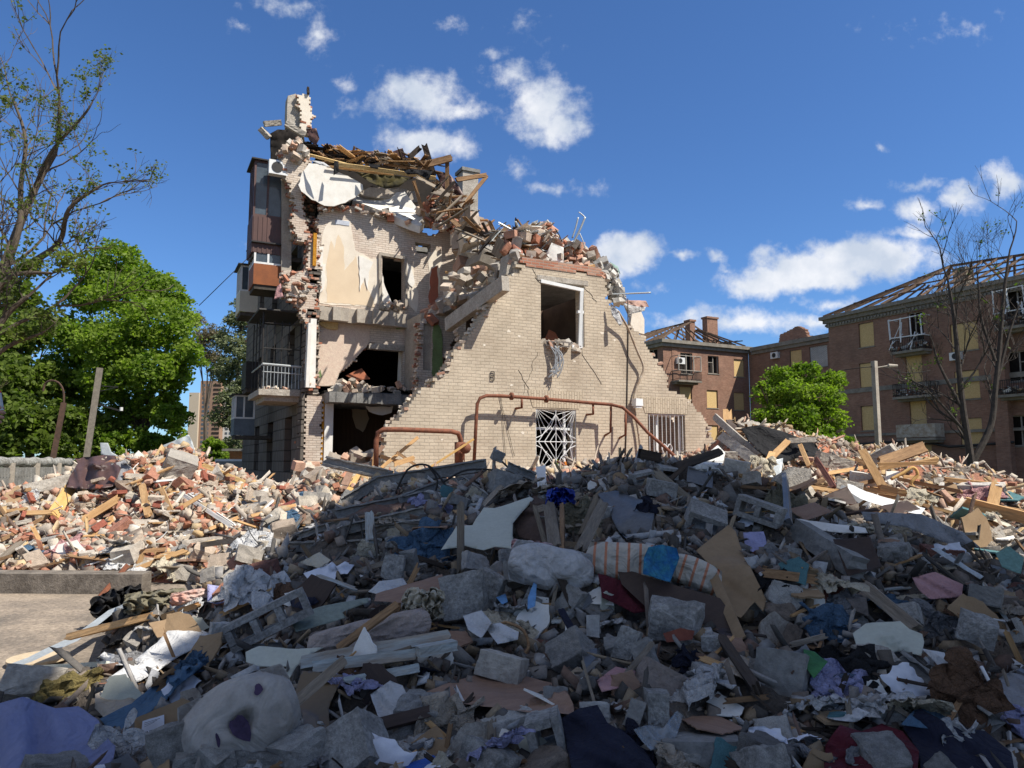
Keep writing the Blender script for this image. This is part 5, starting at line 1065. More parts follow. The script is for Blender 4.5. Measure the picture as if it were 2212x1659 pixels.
# ------------------------------------------------------------ debris: single traced pieces
def placed(name, me, M, m, label, cat, group=None):
    o = bpy.data.objects.new(name, me); link(o); o.matrix_world = M; tag(o, label, cat, group)
    if m is not None:
        if isinstance(m, (list, tuple)):
            for x in m: me.materials.append(x)
        else: setm(o, m)
    return o
def dcl(x, y, d, off=.05): return D(x, y)-off if d is None else (min(d, Dg(x, y)-off) if y > 1000 else d)
def bar(name, label, cat, x1, y1, x2, y2, w, m, d1=None, d2=None, t=None, rag=.8, seed=None, group=None, off=.08, bend=.01):
    d1 = dcl(x1, y1, d1, off); d2 = dcl(x2, y2, d2, off); a = P(x1, y1, d1); c = P(x2, y2, d2); W_ = w*(d1+d2)/2/FPX
    if min(y1, y2) > 985 and max(d1, d2) < 16:
        tt = np.linspace(.08, .92, 9); xs_ = a.x+(c.x-a.x)*tt; ys_ = a.y+(c.y-a.y)*tt; li = float((Hn(xs_, ys_)+.05-(a.z+(c.z-a.z)*tt)).max())
        if li > 0: a.z += min(li, .22); c.z += min(li, .22)
    if 1:
       L = (c-a).length
    t = t or min(.05, W_*.5); sd = seed if seed is not None else int(x1*7+y1)
    me = plank_mesh(L, W_, t, sd, rag, bend); V = (CAM-(a+c)/2).normalized(); x = (c-a).normalized(); y = V.cross(x).normalized(); z = x.cross(y)
    dx_, dy_ = (x2-x1), (y2-y1); l_ = math.hypot(dx_, dy_) or 1; nx_, ny_ = -dy_/l_*w*.5, dx_/l_*w*.5; claim([(x1+nx_,y1+ny_),(x2+nx_,y2+ny_),(x2-nx_,y2-ny_),(x1-nx_,y1-ny_)], (d1+d2)/2)
    a_ = R.uniform(-.35, .35); M = Matrix((x, y, z)).transposed().to_4x4(); M.translation = (a+c)/2; M = M @ Matrix.Rotation(a_, 4, 'X')
    return placed(name, me, M, m, label, cat, group)
def imgM(cx, cy, d, rot, tilt=0, turn=0):
    V = (CAM-P(cx, cy, d)).normalized(); x0 = (RT*math.cos(math.radians(rot))-UP*math.sin(math.radians(rot))).normalized(); y = V.cross(x0).normalized(); x = y.cross(V)
    M = Matrix((x, y, V)).transposed().to_4x4(); M.translation = P(cx, cy, d); return M @ Matrix.Rotation(tilt, 4, 'X') @ Matrix.Rotation(turn, 4, 'Y')
def rock(label, cx, cy, w, h, rot=0, m=None, d=None, t=None, seed=None, box=.75, rough=.06, name='concrete_chunk', cat='concrete chunk', sub=3, tilt=.3, group=None):
    d = dcl(cx, cy+h*.3, d, .03); s = d/FPX; w_, h_ = w*s, h*s; claim(boxpoly(cx, cy, w*.85, h*.85, rot), d); t = t or min(w_, h_)*.8; sd = seed or int(cx*3+cy)
    return placed(name, rock_mesh(sd, w_*1.1, h_*1.1, t, min(box, .86), sub, rough), imgM(cx, cy, d+t*.2, rot, (sd*37 % 11-5)*.075, (sd*53 % 11-5)*.085), m or m_conc, label, cat, group)
def pillow(name, label, cat, cx, cy, w, h, rot, m, d=None, t=None, seed=1, fold=.05, e=3.2, droop=0, tuft=0, fq=1):
    d = dcl(cx, cy+h*.2, d, .08); s = d/FPX; w_, h_ = w*s, h*s; claim(boxpoly(cx, cy, w*.9, h*.85, rot), d); t = t or min(w_, h_)*.5; n = 56; vs = []; fs = []
    for side in (1, -1):
        for j in range(n+1):
            for i in range(n+1):
                u, v = i/n*2-1, j/n*2-1; k = (abs(u)**e*.85+abs(v)**e*.85)
                z = side*.5*t*max(0, 1-min(1, k))**.45; px = u*w_/2*(1-.09*abs(v)**2); py = v*h_/2*(1-.09*abs(u)**2)-droop*h_*u*u
                z *= 1-tuft*math.exp(-(u*u+v*v)/.035); q = Vector((px/w_*5*fq+seed, py/h_*3*fq, side)); r = abs(noise.noise(q))*2-.3; f = fold*t*(r+.5*noise.noise(q*3)) if abs(z) > 1e-4 else 0
                vs.append((px+fold*.4*t*noise.noise(q*1.5), py+fold*.4*t*noise.noise(q*1.7), z+side*-f*1.6))
    m1 = (n+1)**2
    for sd in (0, 1):
        for j in range(n):
            for i in range(n): q = (j*(n+1)+i, j*(n+1)+i+1, (j+1)*(n+1)+i+1, (j+1)*(n+1)+i); fs.append(tuple(c+sd*m1 for c in (q if sd == 0 else q[::-1])))
    me = bpy.data.meshes.new(name); me.from_pydata(vs, [], fs); bm = bmesh.new(); bm.from_mesh(me); bmesh.ops.remove_doubles(bm, verts=bm.verts, dist=1e-4); bm.to_mesh(me); bm.free()
    me.polygons.foreach_set('use_smooth', [True]*len(me.polygons)); return placed(name, me, imgM(cx, cy, d, rot), m, label, cat)
def sheet(name, label, cat, poly, m, d0=None, d1=None, amp=.02, th=.006, seed=None, off=.07, fr=3.0, rag=0, res=None, group=None, tw=0, ridge=False, parent=None):
    """a thin sheet with the outline POLY; d0/d1 metres ahead at its top and bottom edge"""
    ys = [p[1] for p in poly]; xs = [p[0] for p in poly]; y0, y1 = min(ys), max(ys); xc = sum(xs)/len(xs); yc = sum(ys)/len(ys); sd = seed or int(xc+yc)
    if d0 is None: d0 = D(xc, y0)-off; 
    if d1 is None: d1 = min(D(xc, y1), D(xc, yc))-off
    claim(poly, (d0+d1)/2)
    if rag: poly = ragged(poly, rag*3.5, rag, sd)
    else: poly = ragged(poly, 14, .7, sd)
    res = res or max(5, (max(xs)-min(xs))/26); pts = [Vector(p) for p in poly]; k = len(pts); rr = random.Random(sd)
    nx = int((max(xs)-min(xs))/res)+1; ny = int((y1-y0)/res)+1
    for j in range(ny):
        for i in range(nx):
            x = min(xs)+(i+.5)*res+rr.uniform(-.2, .2)*res; y = y0+(j+.5)*res+rr.uniform(-.2, .2)*res
            if inpoly(x, y, poly) and min((x-p[0])**2+(y-p[1])**2 for p in poly) > (res*.45)**2: pts.append(Vector((x, y)))
    r = geometry.delaunay_2d_cdt([Vector(p) for p in pts], [(i, (i+1) % k) for i in range(k)], [], 1, 1e-4)
    vs2, fcs = r[0], r[2]; V = []; dd = (y1-y0) or 1
    for p in vs2:
        d = d0+(d1-d0)*((p.y-y0)/dd)+tw*(p.x-xc)/(max(xs)-min(xs)+1); s = d/FPX; q = Vector((p.x*s*fr, p.y*s*fr, sd))
        nz = (1-2.2*abs(noise.noise(q))) if ridge else noise.noise(q)*1.3
        nz += (.5*(1-2*abs(noise.noise(q*2.3))) if ridge else .3*noise.noise(q*2.7)); lim = Dg(p.x, p.y)-.10; V.append(P(p.x, p.y, min(d, lim)-amp*nz))
    cnt = len(V); c = sum(V, Vector())/cnt; nrm = (CAM-c).normalized(); fr_ = []
    for f in fcs:
        a, b_, e = (V[i] for i in f[:3]); fr_.append(tuple(f) if (b_-a).cross(e-a).dot(nrm) > 0 else tuple(f)[::-1])
    ed = {}
    for f in fr_:
        for i in range(len(f)): ed[(f[i], f[(i+1) % len(f)])] = 1
    back = [p-nrm*th for p in V]; fs = fr_+[tuple(cnt+i for i in f[::-1]) for f in fr_]+[(a, b_, b_+cnt, a+cnt)[::-1] for (a, b_) in ed if (b_, a) not in ed]
    me = bpy.data.meshes.new(name); me.from_pydata([tuple(p-c) for p in V+back], [], fs)
    if amp > .008: me.polygons.foreach_set('use_smooth', [i < 2*len(fr_) for i in range(len(fs))])
    if parent is not None:
        me.materials.append(m); o = bpy.data.objects.new(name, me); link(o, parent); o.location = c-parent.location; return o
    o = placed(name, me, Matrix.Translation(c), m, label, cat, group); return o
def hose(name, label, cat, pts, r, m, ds=None, n=5, off=.12, group=None):
    w = [P(x, y, ds[i] if ds else D(x, y)-off) for i, (x, y) in enumerate(pts)]; mb = MB(); mb.tube(bez(w, n), r, 7); return single(name, mb, m, label, cat, group, smooth=True)
def hblock(label, cx, cy, w, h, rot, n=3, d=None, T=.19, tilt=.15, turn=.2, m=None):
    d = dcl(cx, cy+h*.2, d, .06); claim(boxpoly(cx, cy, w, h, rot), d); s = d/FPX; b = hollow_mb(w*s, h*s, T, n, max(.028, h*s*.25)); me = mesh('hollow_block', [(x, z, -y) for x, y, z in b.v], b.f, [])
    return placed('hollow_block', me, imgM(cx, cy, d, rot) @ Matrix.Rotation(tilt, 4, 'X') @ Matrix.Rotation(turn, 4, 'Y'), m or m_slag, label, 'hollow block')
def ribbeam(label, x1, y1, x2, y2, w, m, d1, d2=None, t=.14, name='precast_joist', cat='concrete beam', seed=1, group=None):
    """precast beam: web with a lip, broken ends"""
    d2 = d2 or d1; d1 = dcl(x1, y1, d1, .06); d2 = dcl(x2, y2, d2, .06); claim(boxpoly((x1+x2)/2, (y1+y2)/2, math.hypot(x2-x1, y2-y1), w, math.degrees(math.atan2(y2-y1, x2-x1))), (d1+d2)/2); a = P(x1, y1, d1); c = P(x2, y2, d2); H_ = w*(d1+d2)/2/FPX; L = (c-a).length; rr = random.Random(seed)
    pr = [(-.5,0),(-.42,.5),(-.2,.5),(-.12,.24),(.30,.2),(.38,.5),(.5,.46),(.5,0)]; k = len(pr); n = 16; vs = []; fs = []
    for i in range(n+1):
        u = i/n
        for (y, z) in pr:
            e = (rr.uniform(0,.1) if i in (0, n) else 0)*(1 if i == 0 else -1); vs.append((-L/2+u*L+e, y*H_+rr.uniform(-.006,.006), z*t+rr.uniform(-.005,.005)))
    for i in range(n):
        for j in range(k): fs.append((i*k+j, (i+1)*k+j, (i+1)*k+(j+1) % k, i*k+(j+1) % k))
    fs.append(tuple(range(k))); fs.append(tuple(n*k+j for j in range(k))[::-1])
    me = bpy.data.meshes.new(name); me.from_pydata(vs, [], fs); V = (CAM-(a+c)/2).normalized(); x = (c-a).normalized(); y = V.cross(x).normalized(); z = x.cross(y); M = Matrix((x, y, z)).transposed().to_4x4(); M.translation = (a+c)/2
    return placed(name, me, M, m, label, cat, group)
# ------------------------------------------------------------ debris: scattered pieces
def shard_mesh(seed, th=.03):
    rr = random.Random(seed); n = rr.randint(5, 8); k = 5; vs = []; pts = []
    a0 = rr.uniform(0, 6)
    cor = [(math.cos(a0+6.283*(i+rr.uniform(-.3,.3))/n)*rr.uniform(.32,.62), math.sin(a0+6.283*(i+rr.uniform(-.3,.3))/n)*rr.uniform(.22,.42)) for i in range(n)]
    for i in range(n):
        x, y = cor[i]; x2, y2 = cor[(i+1) % n]
        for q in range(k): pts.append((x+(x2-x)*q/k+rr.uniform(-.018,.018), y+(y2-y)*q/k+rr.uniform(-.018,.018)))
    m = len(pts); bz = rr.uniform(-.18,.18)
    for s_ in (0, 1): vs += [(x, y, (s_-.5)*th+bz*x*x) for x, y in pts]+[(0, 0, (s_-.5)*th)]
    fs = []
    for i in range(m): j = (i+1) % m; fs += [(i, m, j), (m+1+i, m+1+j, 2*m+1), (i, j, m+1+j, m+1+i)]
    me = bpy.data.meshes.new('shard'); me.from_pydata(vs, [], fs); bm = bmesh.new(); bm.from_mesh(me); bmesh.ops.recalc_face_normals(bm, faces=bm.faces); bm.to_mesh(me); bm.free(); return me
# depth of the terrain on a coarse picture grid, and the outlines already taken
_gx = list(range(-120, 2345, 16)); _gy = list(range(990, 1712, 12)); _DG = np.array([[D(x, y) for x in _gx] for y in _gy])
def Dg(x, y):
    if y < 1000: return 99
    i = min(max((x+120)/16, 0), len(_gx)-1.001); j = min(max((y-990)/12, 0), len(_gy)-1.001); a, b = int(i), int(j); q = _DG[b:b+2, a:a+2]; u, v = i-a, j-b
    return float(q.min()) if q.max()-q.min() > .6 else float((q[0,0]*(1-u)+q[0,1]*u)*(1-v)+(q[1,0]*(1-u)+q[1,1]*u)*v)
HERO = []
def taken(x, y): return any(x0 < x < x1 and y0 < y < y1 and inpoly(x, y, pl) for (x0, x1, y0, y1, pl, d) in HERO)
def claim(poly, d=None):
    if min(p[1] for p in poly) < 960: return
    xs = [p[0] for p in poly]; ys = [p[1] for p in poly]; HERO.append((min(xs), max(xs), min(ys), max(ys), list(poly), d))
def boxpoly(cx, cy, w, h, rot):
    c, s = math.cos(math.radians(rot)), math.sin(math.radians(rot)); return [(cx+a*w/2*c-b*h/2*s, cy+a*w/2*s+b*h/2*c) for a, b in ((-1,-1),(1,-1),(1,1),(-1,1))]
ZL = [(-60,1090),(60,1075),(150,1055),(250,1010),(420,1005),(500,1045),(640,1065),(740,1075),(640,1165),(540,1225),(480,1262),(330,1245),(-60,1240)]
ZR = [(1545,915),(1640,925),(1760,975),(1850,1015),(2000,1045),(2230,1075),(2230,1240),(2000,1140),(1800,1105),(1650,1075),(1590,1030),(1545,990)]
ZF = [(640,1190),(700,1120),(830,1065),(1050,1065),(1180,1065),(1300,1040),(1400,1008),(1500,1005),(1600,1060),(1700,1110),(2000,1170),(2230,1265),(2260,1700),(-40,1700),(100,1560),(230,1500),(330,1400),(440,1310),(540,1240)]
ZFL = [(250,1290),(470,1250),(560,1250),(470,1340),(330,1420),(240,1500),(120,1500),(190,1420)]
ZB = [(690,1045),(900,1030),(1150,1030),(1160,1055),(1000,1062),(820,1062),(700,1110),(640,1100),(640,1060)]
ZK = [(-50,1262),(300,1275),(420,1270),(260,1312),(-50,1305)]
def samp(poly, n, rr, mind=0, near=0):
    xs = [p[0] for p in poly]; ys = [p[1] for p in poly]; out = []; tries = 0
    while len(out) < n and tries < n*60:
        tries += 1; x = rr.uniform(min(xs), max(xs)); y = rr.uniform(min(ys), max(ys))
        if not inpoly(x, y, poly): continue
        if mind and any((x-a)**2+((y-b)*1.5)**2 < mind**2 for a, b in out): continue
        out.append((x, y))
    return out
def rquat(rr, flat=.6):
    return (Quaternion((0,0,1), rr.uniform(0, 6.283)) @ Quaternion((rr.uniform(-1,1), rr.uniform(-1,1), 0.01), rr.gauss(0, flat)))
def scatter(name, protos, poly, n, smin, smax, m, label, cat, group, seed, flat=.6, zo=(0, .5), mind=0, mats=None, aniso=None, pw=1.6):
    rr = random.Random(seed)
    for (x, y) in samp(poly, n, rr, mind):
        p = hit(x, y); d = (p-CAM).dot(F0)
        if p.z < -.2 or d > 23: continue
        s = smin+(smax-smin)*rr.random()**pw; me = rr.choice(protos); o = bpy.data.objects.new(name, me); link(o); sc = (s, s, s)
        if aniso: sc = tuple(s*rr.uniform(*a) for a in aniso)
        o.matrix_world = Matrix.Translation(p+Vector((0,0,s*rr.uniform(*zo)))) @ rquat(rr, flat).to_matrix().to_4x4() @ Matrix.Diagonal((*sc, 1))
        tag(o, label, cat, group); setm(o, rr.choice(mats) if mats else m)
bricks = [brick_mesh(i, True) for i in range(4)]+[brick_mesh(10+i, False) for i in range(6)]
rocks = [rock_mesh(i, 1, .8, .6, (.55, .8, .9)[i % 3], 2, .045) for i in range(14)]
rocksF = [rock_mesh(200+i, 1, .8, .62, (.5, .7, .85)[i % 3], 3, .075) for i in range(14)]
lowrocks = [rock_mesh(60+i, 1, .8, .6, (.6, .85, .95)[i % 3], 1, .05) for i in range(10)]
cloths = [cloth_mesh(i) for i in range(10)]
papers = [cloth_mesh(20+i, 12, .12, .10) for i in range(5)]
shards = [shard_mesh(i, (.02, .05, .035)[i % 3]) for i in range(12)]
planks = [plank_mesh(1, .09, .028, i, 1.5, .02) for i in range(5)]+[plank_mesh(1, .16, .02, 8+i, .9, .02) for i in range(3)]+[plank_mesh(1, .05, .03, 15+i, 2.5, .02) for i in range(3)]
boards = [plank_mesh(1, .6, .015, 30+i, .35, .04, name='board') for i in range(5)]
def mc(nm, c, k=.72, **a): return mat(nm, c, tuple(v*k for v in c), 6, bump=.8, bs=45, bd=.012, fine=.4, rnd=.16, **a)
BRK = [(mc('brick_orange', (.47,.21,.13)), 'orange red'), (mc('brick_dark', (.36,.12,.08)), 'dark red'), (mc('brick_pink', (.54,.33,.24)), 'dusty pink'), (mc('brick_cream', (.62,.53,.42)), 'cream'), (mc('brick_pale', (.56,.46,.36)), 'pale tan'), (mc('brick_white', (.62,.56,.48)), 'whitish')]
STL = [(mc('stone_cream', (.60,.54,.45)), 'cream'), (mc('stone_pale', (.60,.54,.46)), 'pale'), (mc('stone_grey', (.42,.39,.35)), 'grey'), (mc('stone_tan', (.52,.42,.33)), 'tan'), (mc('stone_red', (.46,.22,.15)), 'reddish')]
STF = [(mc('conc_mid', (.34,.325,.305)), 'grey'), (mc('conc_dark', (.20,.19,.18)), 'dark grey'), (mc('conc_light', (.47,.455,.43)), 'light grey'), (mc('conc_brown', (.27,.22,.18)), 'brownish'), (mc('conc_red', (.26,.12,.09)), 'dull red'), (mc('conc_slag', (.38,.37,.35), .55), 'speckled grey'), (mc('conc_pale', (.56,.54,.50)), 'pale')]
WDL = [(m_woodl, 'yellow'), (m_wood, 'brown'), (m_woodg, 'grey'), (m_woodl, 'fresh yellow')]; WDF = [(m_woodg, 'weathered grey'), (m_wood, 'brown'), (m_woodd, 'charred'), (m_woodl, 'yellowish')]
LM = [(150,1020,'the brown tarp'),(385,965,'the corrugated sheet'),(132,1095,'the wide yellow board'),(313,1102,'the upright tan board'),(450,1125,'the white posts'),(434,1178,'the grey rectangular block'),(97,1172,'the three holed block'),(530,1020,'the yellow edged board'),(620,1100,'the red lath'),(650,1060,'the torn wall foot'),(40,1240,'the thin yellow pole'),(150,1268,'the concrete kerb'),(245,1255,'the rusty bracket'),(540,1190,'the thin white stick'),(220,1140,'the orange board'),(20,1170,'the brown edge plank'),
 (80,1412,'the round tan board'),(70,1482,'the pale lower slab'),(145,1482,'the mineral wool'),(340,1420,'the lace curtain'),(260,1305,'the dark sack'),(350,1365,'the open cardboard box'),(330,1530,'the denim trousers'),(110,1590,'the lilac tulle'),(345,1585,'the barcode box'),(515,1545,'the round cushion'),(680,1520,'the hardboard sheet'),(580,1338,'the long hollow block'),(700,1315,'the pale green panel'),(810,1370,'the rolled mattress'),(810,1420,'the peeling frames'),(690,1238,'the largest paper'),(650,1300,'the blue printed book'),(900,1270,'the reddish board'),(1003,1292,'the big chipped block'),(915,1305,'the packing paper'),(1190,1226,'the white sack'),(1340,1214,'the striped pillow'),(1428,1215,'the blue scarf'),(1498,1236,'the drooping pillow'),(1450,1300,'the dark table top'),(1590,1230,'the tall cardboard'),(1463,1342,'the rounded red lump'),(1340,1280,'the maroon rug'),(1070,1500,'the veneered door'),(1085,1440,'the pale smooth block'),(762,1628,'the bottom grey lump'),(910,1655,'the blue folder'),(1320,1600,'the navy blanket'),(1430,1580,'the clear film'),(1512,1632,'the wide bottom block'),(1188,1600,'the standing hollow block'),(1880,1620,'the maroon coat'),(2080,1610,'the dark jacket heap'),(1690,1465,'the cubic block'),(1762,1435,'the green magazine'),(1920,1390,'the cream linoleum'),(2050,1500,'the long concrete post'),(1790,1187,'the slanting slab'),(1355,1110,'the grey tin'),(1209,1078,'the blue bag'),(1145,1120,'the brown panel'),(1060,1140,'the underlay sheet'),(1275,1140,'the leaning split post'),(1430,1150,'the curved hose'),(1387,1032,'the round holed block'),(1512,1030,'the blue grey panel'),(1524,1122,'the large hollow block'),(1642,1104,'the two holed block'),(1510,993,'the charred plank'),(930,1030,'the longest beam'),(820,1095,'the ribbed beam'),(865,1140,'the short clean beam'),(730,1180,'the low flat beam'),(1085,1050,'the thick crest block'),(2060,1215,'the bluish metal strip'),(2020,1268,'the pink bag'),(1775,1270,'the shaggy red rag'),(1850,1200,'the brown box board'),(2190,1500,'the torn tar paper'),(2035,1440,'the hanging white rag'),(1815,1525,'the folded sweater'),(1330,1468,'the pinkish plaster board'),(1600,1440,'the beige cloth'),(1655,1588,'the photograph print'),(1150,1370,'the white paper bag'),(1030,1350,'the thin white bag'),(1300,1380,'the slim pale lump'),(1440,1480,'the long rough slab'),(1990,1330,'the grey weathered plank'),
 (1530,995,'the tiled slab'),(1670,985,'the leaning brown beam'),(1590,940,'the sloping slabs'),(1690,955,'the black tarpaulin'),(1885,1012,'the upright wide plank'),(1950,985,'the thick beam'),(1740,1052,'the long yellow plank'),(1783,1020,'the dark red plank'),(1915,1080,'the white profile'),(2060,1090,'the heaviest plank'),(2147,1078,'the short wide board'),(1699,1075,'the steel post'),(1970,1035,'the curled strip'),(2190,1070,'the metal container'),(2150,1105,'the squared beam end'),(1672,1015,'the bent tin sheet'),
 (945,350,'the jutting log'),(925,340,'the dark roof peak'),(830,368,'the yellow board edge'),(710,350,'the short yellow board'),(780,335,'the left roofing sheet'),(855,340,'the upturned roofing sheet'),(640,250,'the chimney fragment'),(1008,430,'the square chimney'),(975,400,'the ribbed roofing'),(1070,515,'the upright tan board'),(1112,513,'the white plastered beam'),(1200,548,'the white block'),(1250,500,'the leaning tubes'),(1020,480,'the long grey rafter'),(1040,560,'the slanting floor'),(1170,500,'the brick debris peak')]
_seen = set()
def where(what, x, y):
    c = sorted(LM, key=lambda l: (l[0]-x)**2+1.6*(l[1]-y)**2); out = None
    def rel(l):
        dx, dy = x-l[0], y-l[1]; r = math.hypot(dx, dy)
        w = ('right of' if dx > 0 else 'left of') if abs(dx) > 1.1*abs(dy) else ('below' if dy > 0 else 'above')
        return ('touching the '+w.split()[0]+' side of' if r < 14 and ' of' in w else 'close '+w if r < 34 else w)+' '+l[2]
    a = what+' '+rel(c[0]); cand = [a]
    for k in (1, 2, 3, 4): cand.append(what+' '+rel(c[0])+', towards '+c[k][2])
    for k in (1, 2, 3): cand.append(what+' between '+c[0][2]+' and '+c[k][2])
    for k in (1, 2): cand.append(what+' '+rel(c[k])+', towards '+c[0][2])
    for t in cand:
        if t not in _seen and len(t.split()) <= 16: _seen.add(t); return t
    return a
# ------------------------------------------------------------ the pieces one can pick out in the near, shaded heap
mm = m_woodg
sheet('tulle_bundle', 'lilac blue tulle bundle filling the lower left corner', 'fabric', [(-20,1525),(50,1505),(120,1530),(170,1525),(212,1555),(228,1590),(250,1612),(238,1670),(-20,1690)], mat('lilac_tulle', (.30,.32,.50), (.22,.25,.44), 3, rough=.9, bump=.3, bs=60, fine=.1, alpha=.85, wrinkle=6), 3.05, 2.75, .12, .01, ridge=True, fr=4)
def carton():
    d = 3.1; t = thing('cardboard_box', 'torn cardboard box with a white barcode label in the lower left', 'box', P(350,1600,d))
    sheet('flap', None, None, [(291,1552),(395,1508),(412,1515),(402,1592),(352,1608),(340,1612)], m_card, d, d-.05, .004, .01, parent=t); sheet('panel', None, None, [(291,1552),(342,1612),(365,1612),(366,1670),(292,1690)], m_card, d+.02, d-.12, .004, .01, parent=t)
    l = sheet('shipping_label', None, None, [(308,1558),(355,1543),(354,1590),(302,1606)], m_paper, d-.02, d-.065, .001, .002, parent=t)
    b = MB(); p0, p1, p2 = P(310,1582,d-.06), P(350,1570,d-.055), P(309,1600,d-.075)
    for k in range(15):
        if k % 5 == 4: continue
        a = p0.lerp(p1, k/15)+(CAM-p0).normalized()*.012; e = a+(p2-p0)*.8; b.bar(a, e, .0022 if k % 3 else .004, .001)
    for k in range(3): a = P(312,1562+k*4,d-.05)+(CAM-p0).normalized()*.01; e = P(345-k*6,1552+k*4,d-.05)+(CAM-p0).normalized()*.01; b.bar(a, e, .004, .001)
    b.v = [tuple(Vector(v)-t.location-l.location) for v in b.v]; o = part('barcode', b, m_black, l); o.location = (0,0,0)
carton()
m_cush = mat('cushion_cloth', (.46,.43,.40), (.27,.25,.225), 3.5, bump=.3, bs=90, fine=.08, bd=.004, wrinkle=5)
cu = pillow('seat_cushion', 'round grey seat cushion printed with purple leaves, lower left', 'cushion', 522, 1560, 230, 170, -24, m_cush, 3.05, .22, 4, .08, 2.2, 0, .85, .5)
def leafspot(parent, x, y, w, h, rot):
    b = MB(); M = parent.matrix_world.inverted() @ imgM(x, y, 3.05, rot); s = 3.05/FPX; n = 12; vs = [(0,0)]
    for i in range(n): a = 2*math.pi*i/n; r = 1+.25*math.cos(a*3); vs.append((math.cos(a)*w*s/2*r, math.sin(a)*h*s/2))
    W_ = parent.data; pts = []
    for (px, py) in vs:
        q = M @ Vector((px, py, 0)); best = max((v.co for v in W_.vertices if (v.co.x-q.x)**2+(v.co.y-q.y)**2 < .0004 and v.co.z > 0), key=lambda c: c.z, default=None)
        pts.append(Vector((q.x, q.y, (best.z if best is not None else .05)+.003)))
    b.add(pts, [(0, i+1, (i+1) % n+1) for i in range(n)]); me = mesh('printed_leaf', b.v, b.f, mat('purple_print', (.09,.06,.12), (.05,.035,.07), 9)); o = bpy.data.objects.new('printed_leaf', me); link(o, parent)
bpy.context.view_layer.update()
for a in ((520,1570,46,30,55),(552,1500,14,20,0),(480,1592,6,24,-20)): leafspot(cu, *a)
sheet('hardboard_sheet', 'glossy dark brown hardboard sheet standing right of the round cushion', 'board', [(652,1448),(742,1458),(722,1500),(710,1530),(713,1582),(660,1588),(618,1592),(612,1575),(632,1510)], m_hard, 3.1, 2.75, .025, .006, fr=1.5)
for i, (x1,y1,x2,y2,w,d) in enumerate(((648,1440,975,1381,26,3.25),(672,1462,900,1432,22,3.15),(740,1474,905,1443,18,3.1),(900,1408,985,1392,20,3.2))):
    bar('peeling_frame_bar', ['longest peeling pale blue window frame bar, upper of the stack','second peeling window frame bar with two iron plates','lowest short peeling window frame bar above the hardboard','short stained frame bar at the right end of the peeling stack'][i], 'frame piece', x1, y1, x2, y2, w, m_peel, d, d+.1, .05, .25, off=.1)
pillow('rolled_mattress', 'beige rolled mattress lying under a narrow plank', 'mattress', 800, 1370, 255, 62, -13, mat('mattress_cloth', (.42,.35,.31), (.36,.30,.27), 3, bump=.3, bs=80, wrinkle=7), 3.6, .15, 6, .08, 5)
bar('plank', 'narrow bare plank slanting over the rolled mattress', 'plank', 727, 1404, 861, 1304, 15, m_wood, 3.35, 3.5, .03, .3)
hblock('long hollow concrete block with three square holes, tilted at the left', 580, 1338, 172, 58, -27, 3, 4.0, .12, .05, -.1)
sheet('ribbed_sheet', 'pale green ribbed panel strip right of the long hollow block', 'panel', [(622,1332),(700,1308),(795,1290),(796,1302),(740,1322),(748,1335),(640,1366)], mat('pale_green_panel', (.27,.31,.26), (.22,.25,.21), 4, rough=.6), 4.3, 4.0, .01, .02)
sheet('veneer_board', 'reddish veneered board fragment left of the big chipped block', 'board', [(808,1298),(812,1282),(955,1240),(960,1262),(958,1285),(945,1308)], m_ply, 4.25, 3.95, .004, .012)
pillow('paper_wad', 'crumpled ball of beige packing paper', 'paper', 915, 1305, 80, 58, 0, CL['cream'], 3.85, .14, 9, .55, 2)
rock('big chipped concrete block with two holes, centre of the heap', 1003, 1292, 92, 90, -10, m_slag, 4.0, .18, 31, .92)
rock('dark grey rough slab leaning on the chipped block', 1055, 1275, 52, 75, 25, m_slag, 4.15, .1, 32, .9)
rock('flat pale grey block under the white sack', 1130, 1243, 62, 44, 3, m_conc, 4.45, .16, 33, .95, .03)
ws = pillow('stuffed_sack', 'dusty white stuffed pillow sack with red marks, centre', 'sack', 1190, 1226, 178, 92, 12, mat('sack_cloth', (.56,.56,.57), (.36,.35,.34), 4, bump=.5, bs=45, fine=.2, wrinkle=9), 4.3, .24, 3, .08, 2.4, 0, 0, .7)
pillow('shirt', 'crumpled white shirt with red print on top of the white sack', 'shirt', 1150, 1192, 88, 42, 8, mat('red_print_cloth', (.56,.54,.54), (.45,.10,.10), 7, bump=.3), 4.22, .1, 6, .45, 2.2)
m_str = mat('striped_ticking', (.56,.52,.45), (.40,.36,.31), 3, bump=.3, bs=80, fine=.08, stripes=(0, .062, .014, (.52,.22,.13)), wrinkle=8)
pillow('striped_pillow', 'long white pillow with orange stripes, right of the white sack', 'pillow', 1358, 1214, 180, 78, 4, m_str, 4.2, .2, 13, .05, 3, 0, 0, .6)
pillow('striped_pillow', 'drooping right end of an orange striped pillow beside the blue scarf', 'pillow', 1498, 1236, 118, 62, 20, m_str, 4.15, .16, 14, .05, 3, .1, 0, .6)
pillow('striped_pillow', 'small orange striped pillow corner left of the long striped pillow', 'pillow', 1291, 1200, 62, 30, -22, m_str, 4.4, .1, 15, .1, 3)
sheet('patterned_scarf', 'bright blue patterned scarf thrown over the striped pillows', 'scarf', [(1400,1182),(1430,1176),(1462,1184),(1468,1205),(1455,1240),(1448,1258),(1420,1250),(1388,1240),(1390,1205)], mat('blue_pattern', (.02,.13,.34), (.05,.24,.33), 16, bump=.4, fine=.4, wrinkle=9), 4.05, 3.9, .05, .008, ridge=True, fr=5)
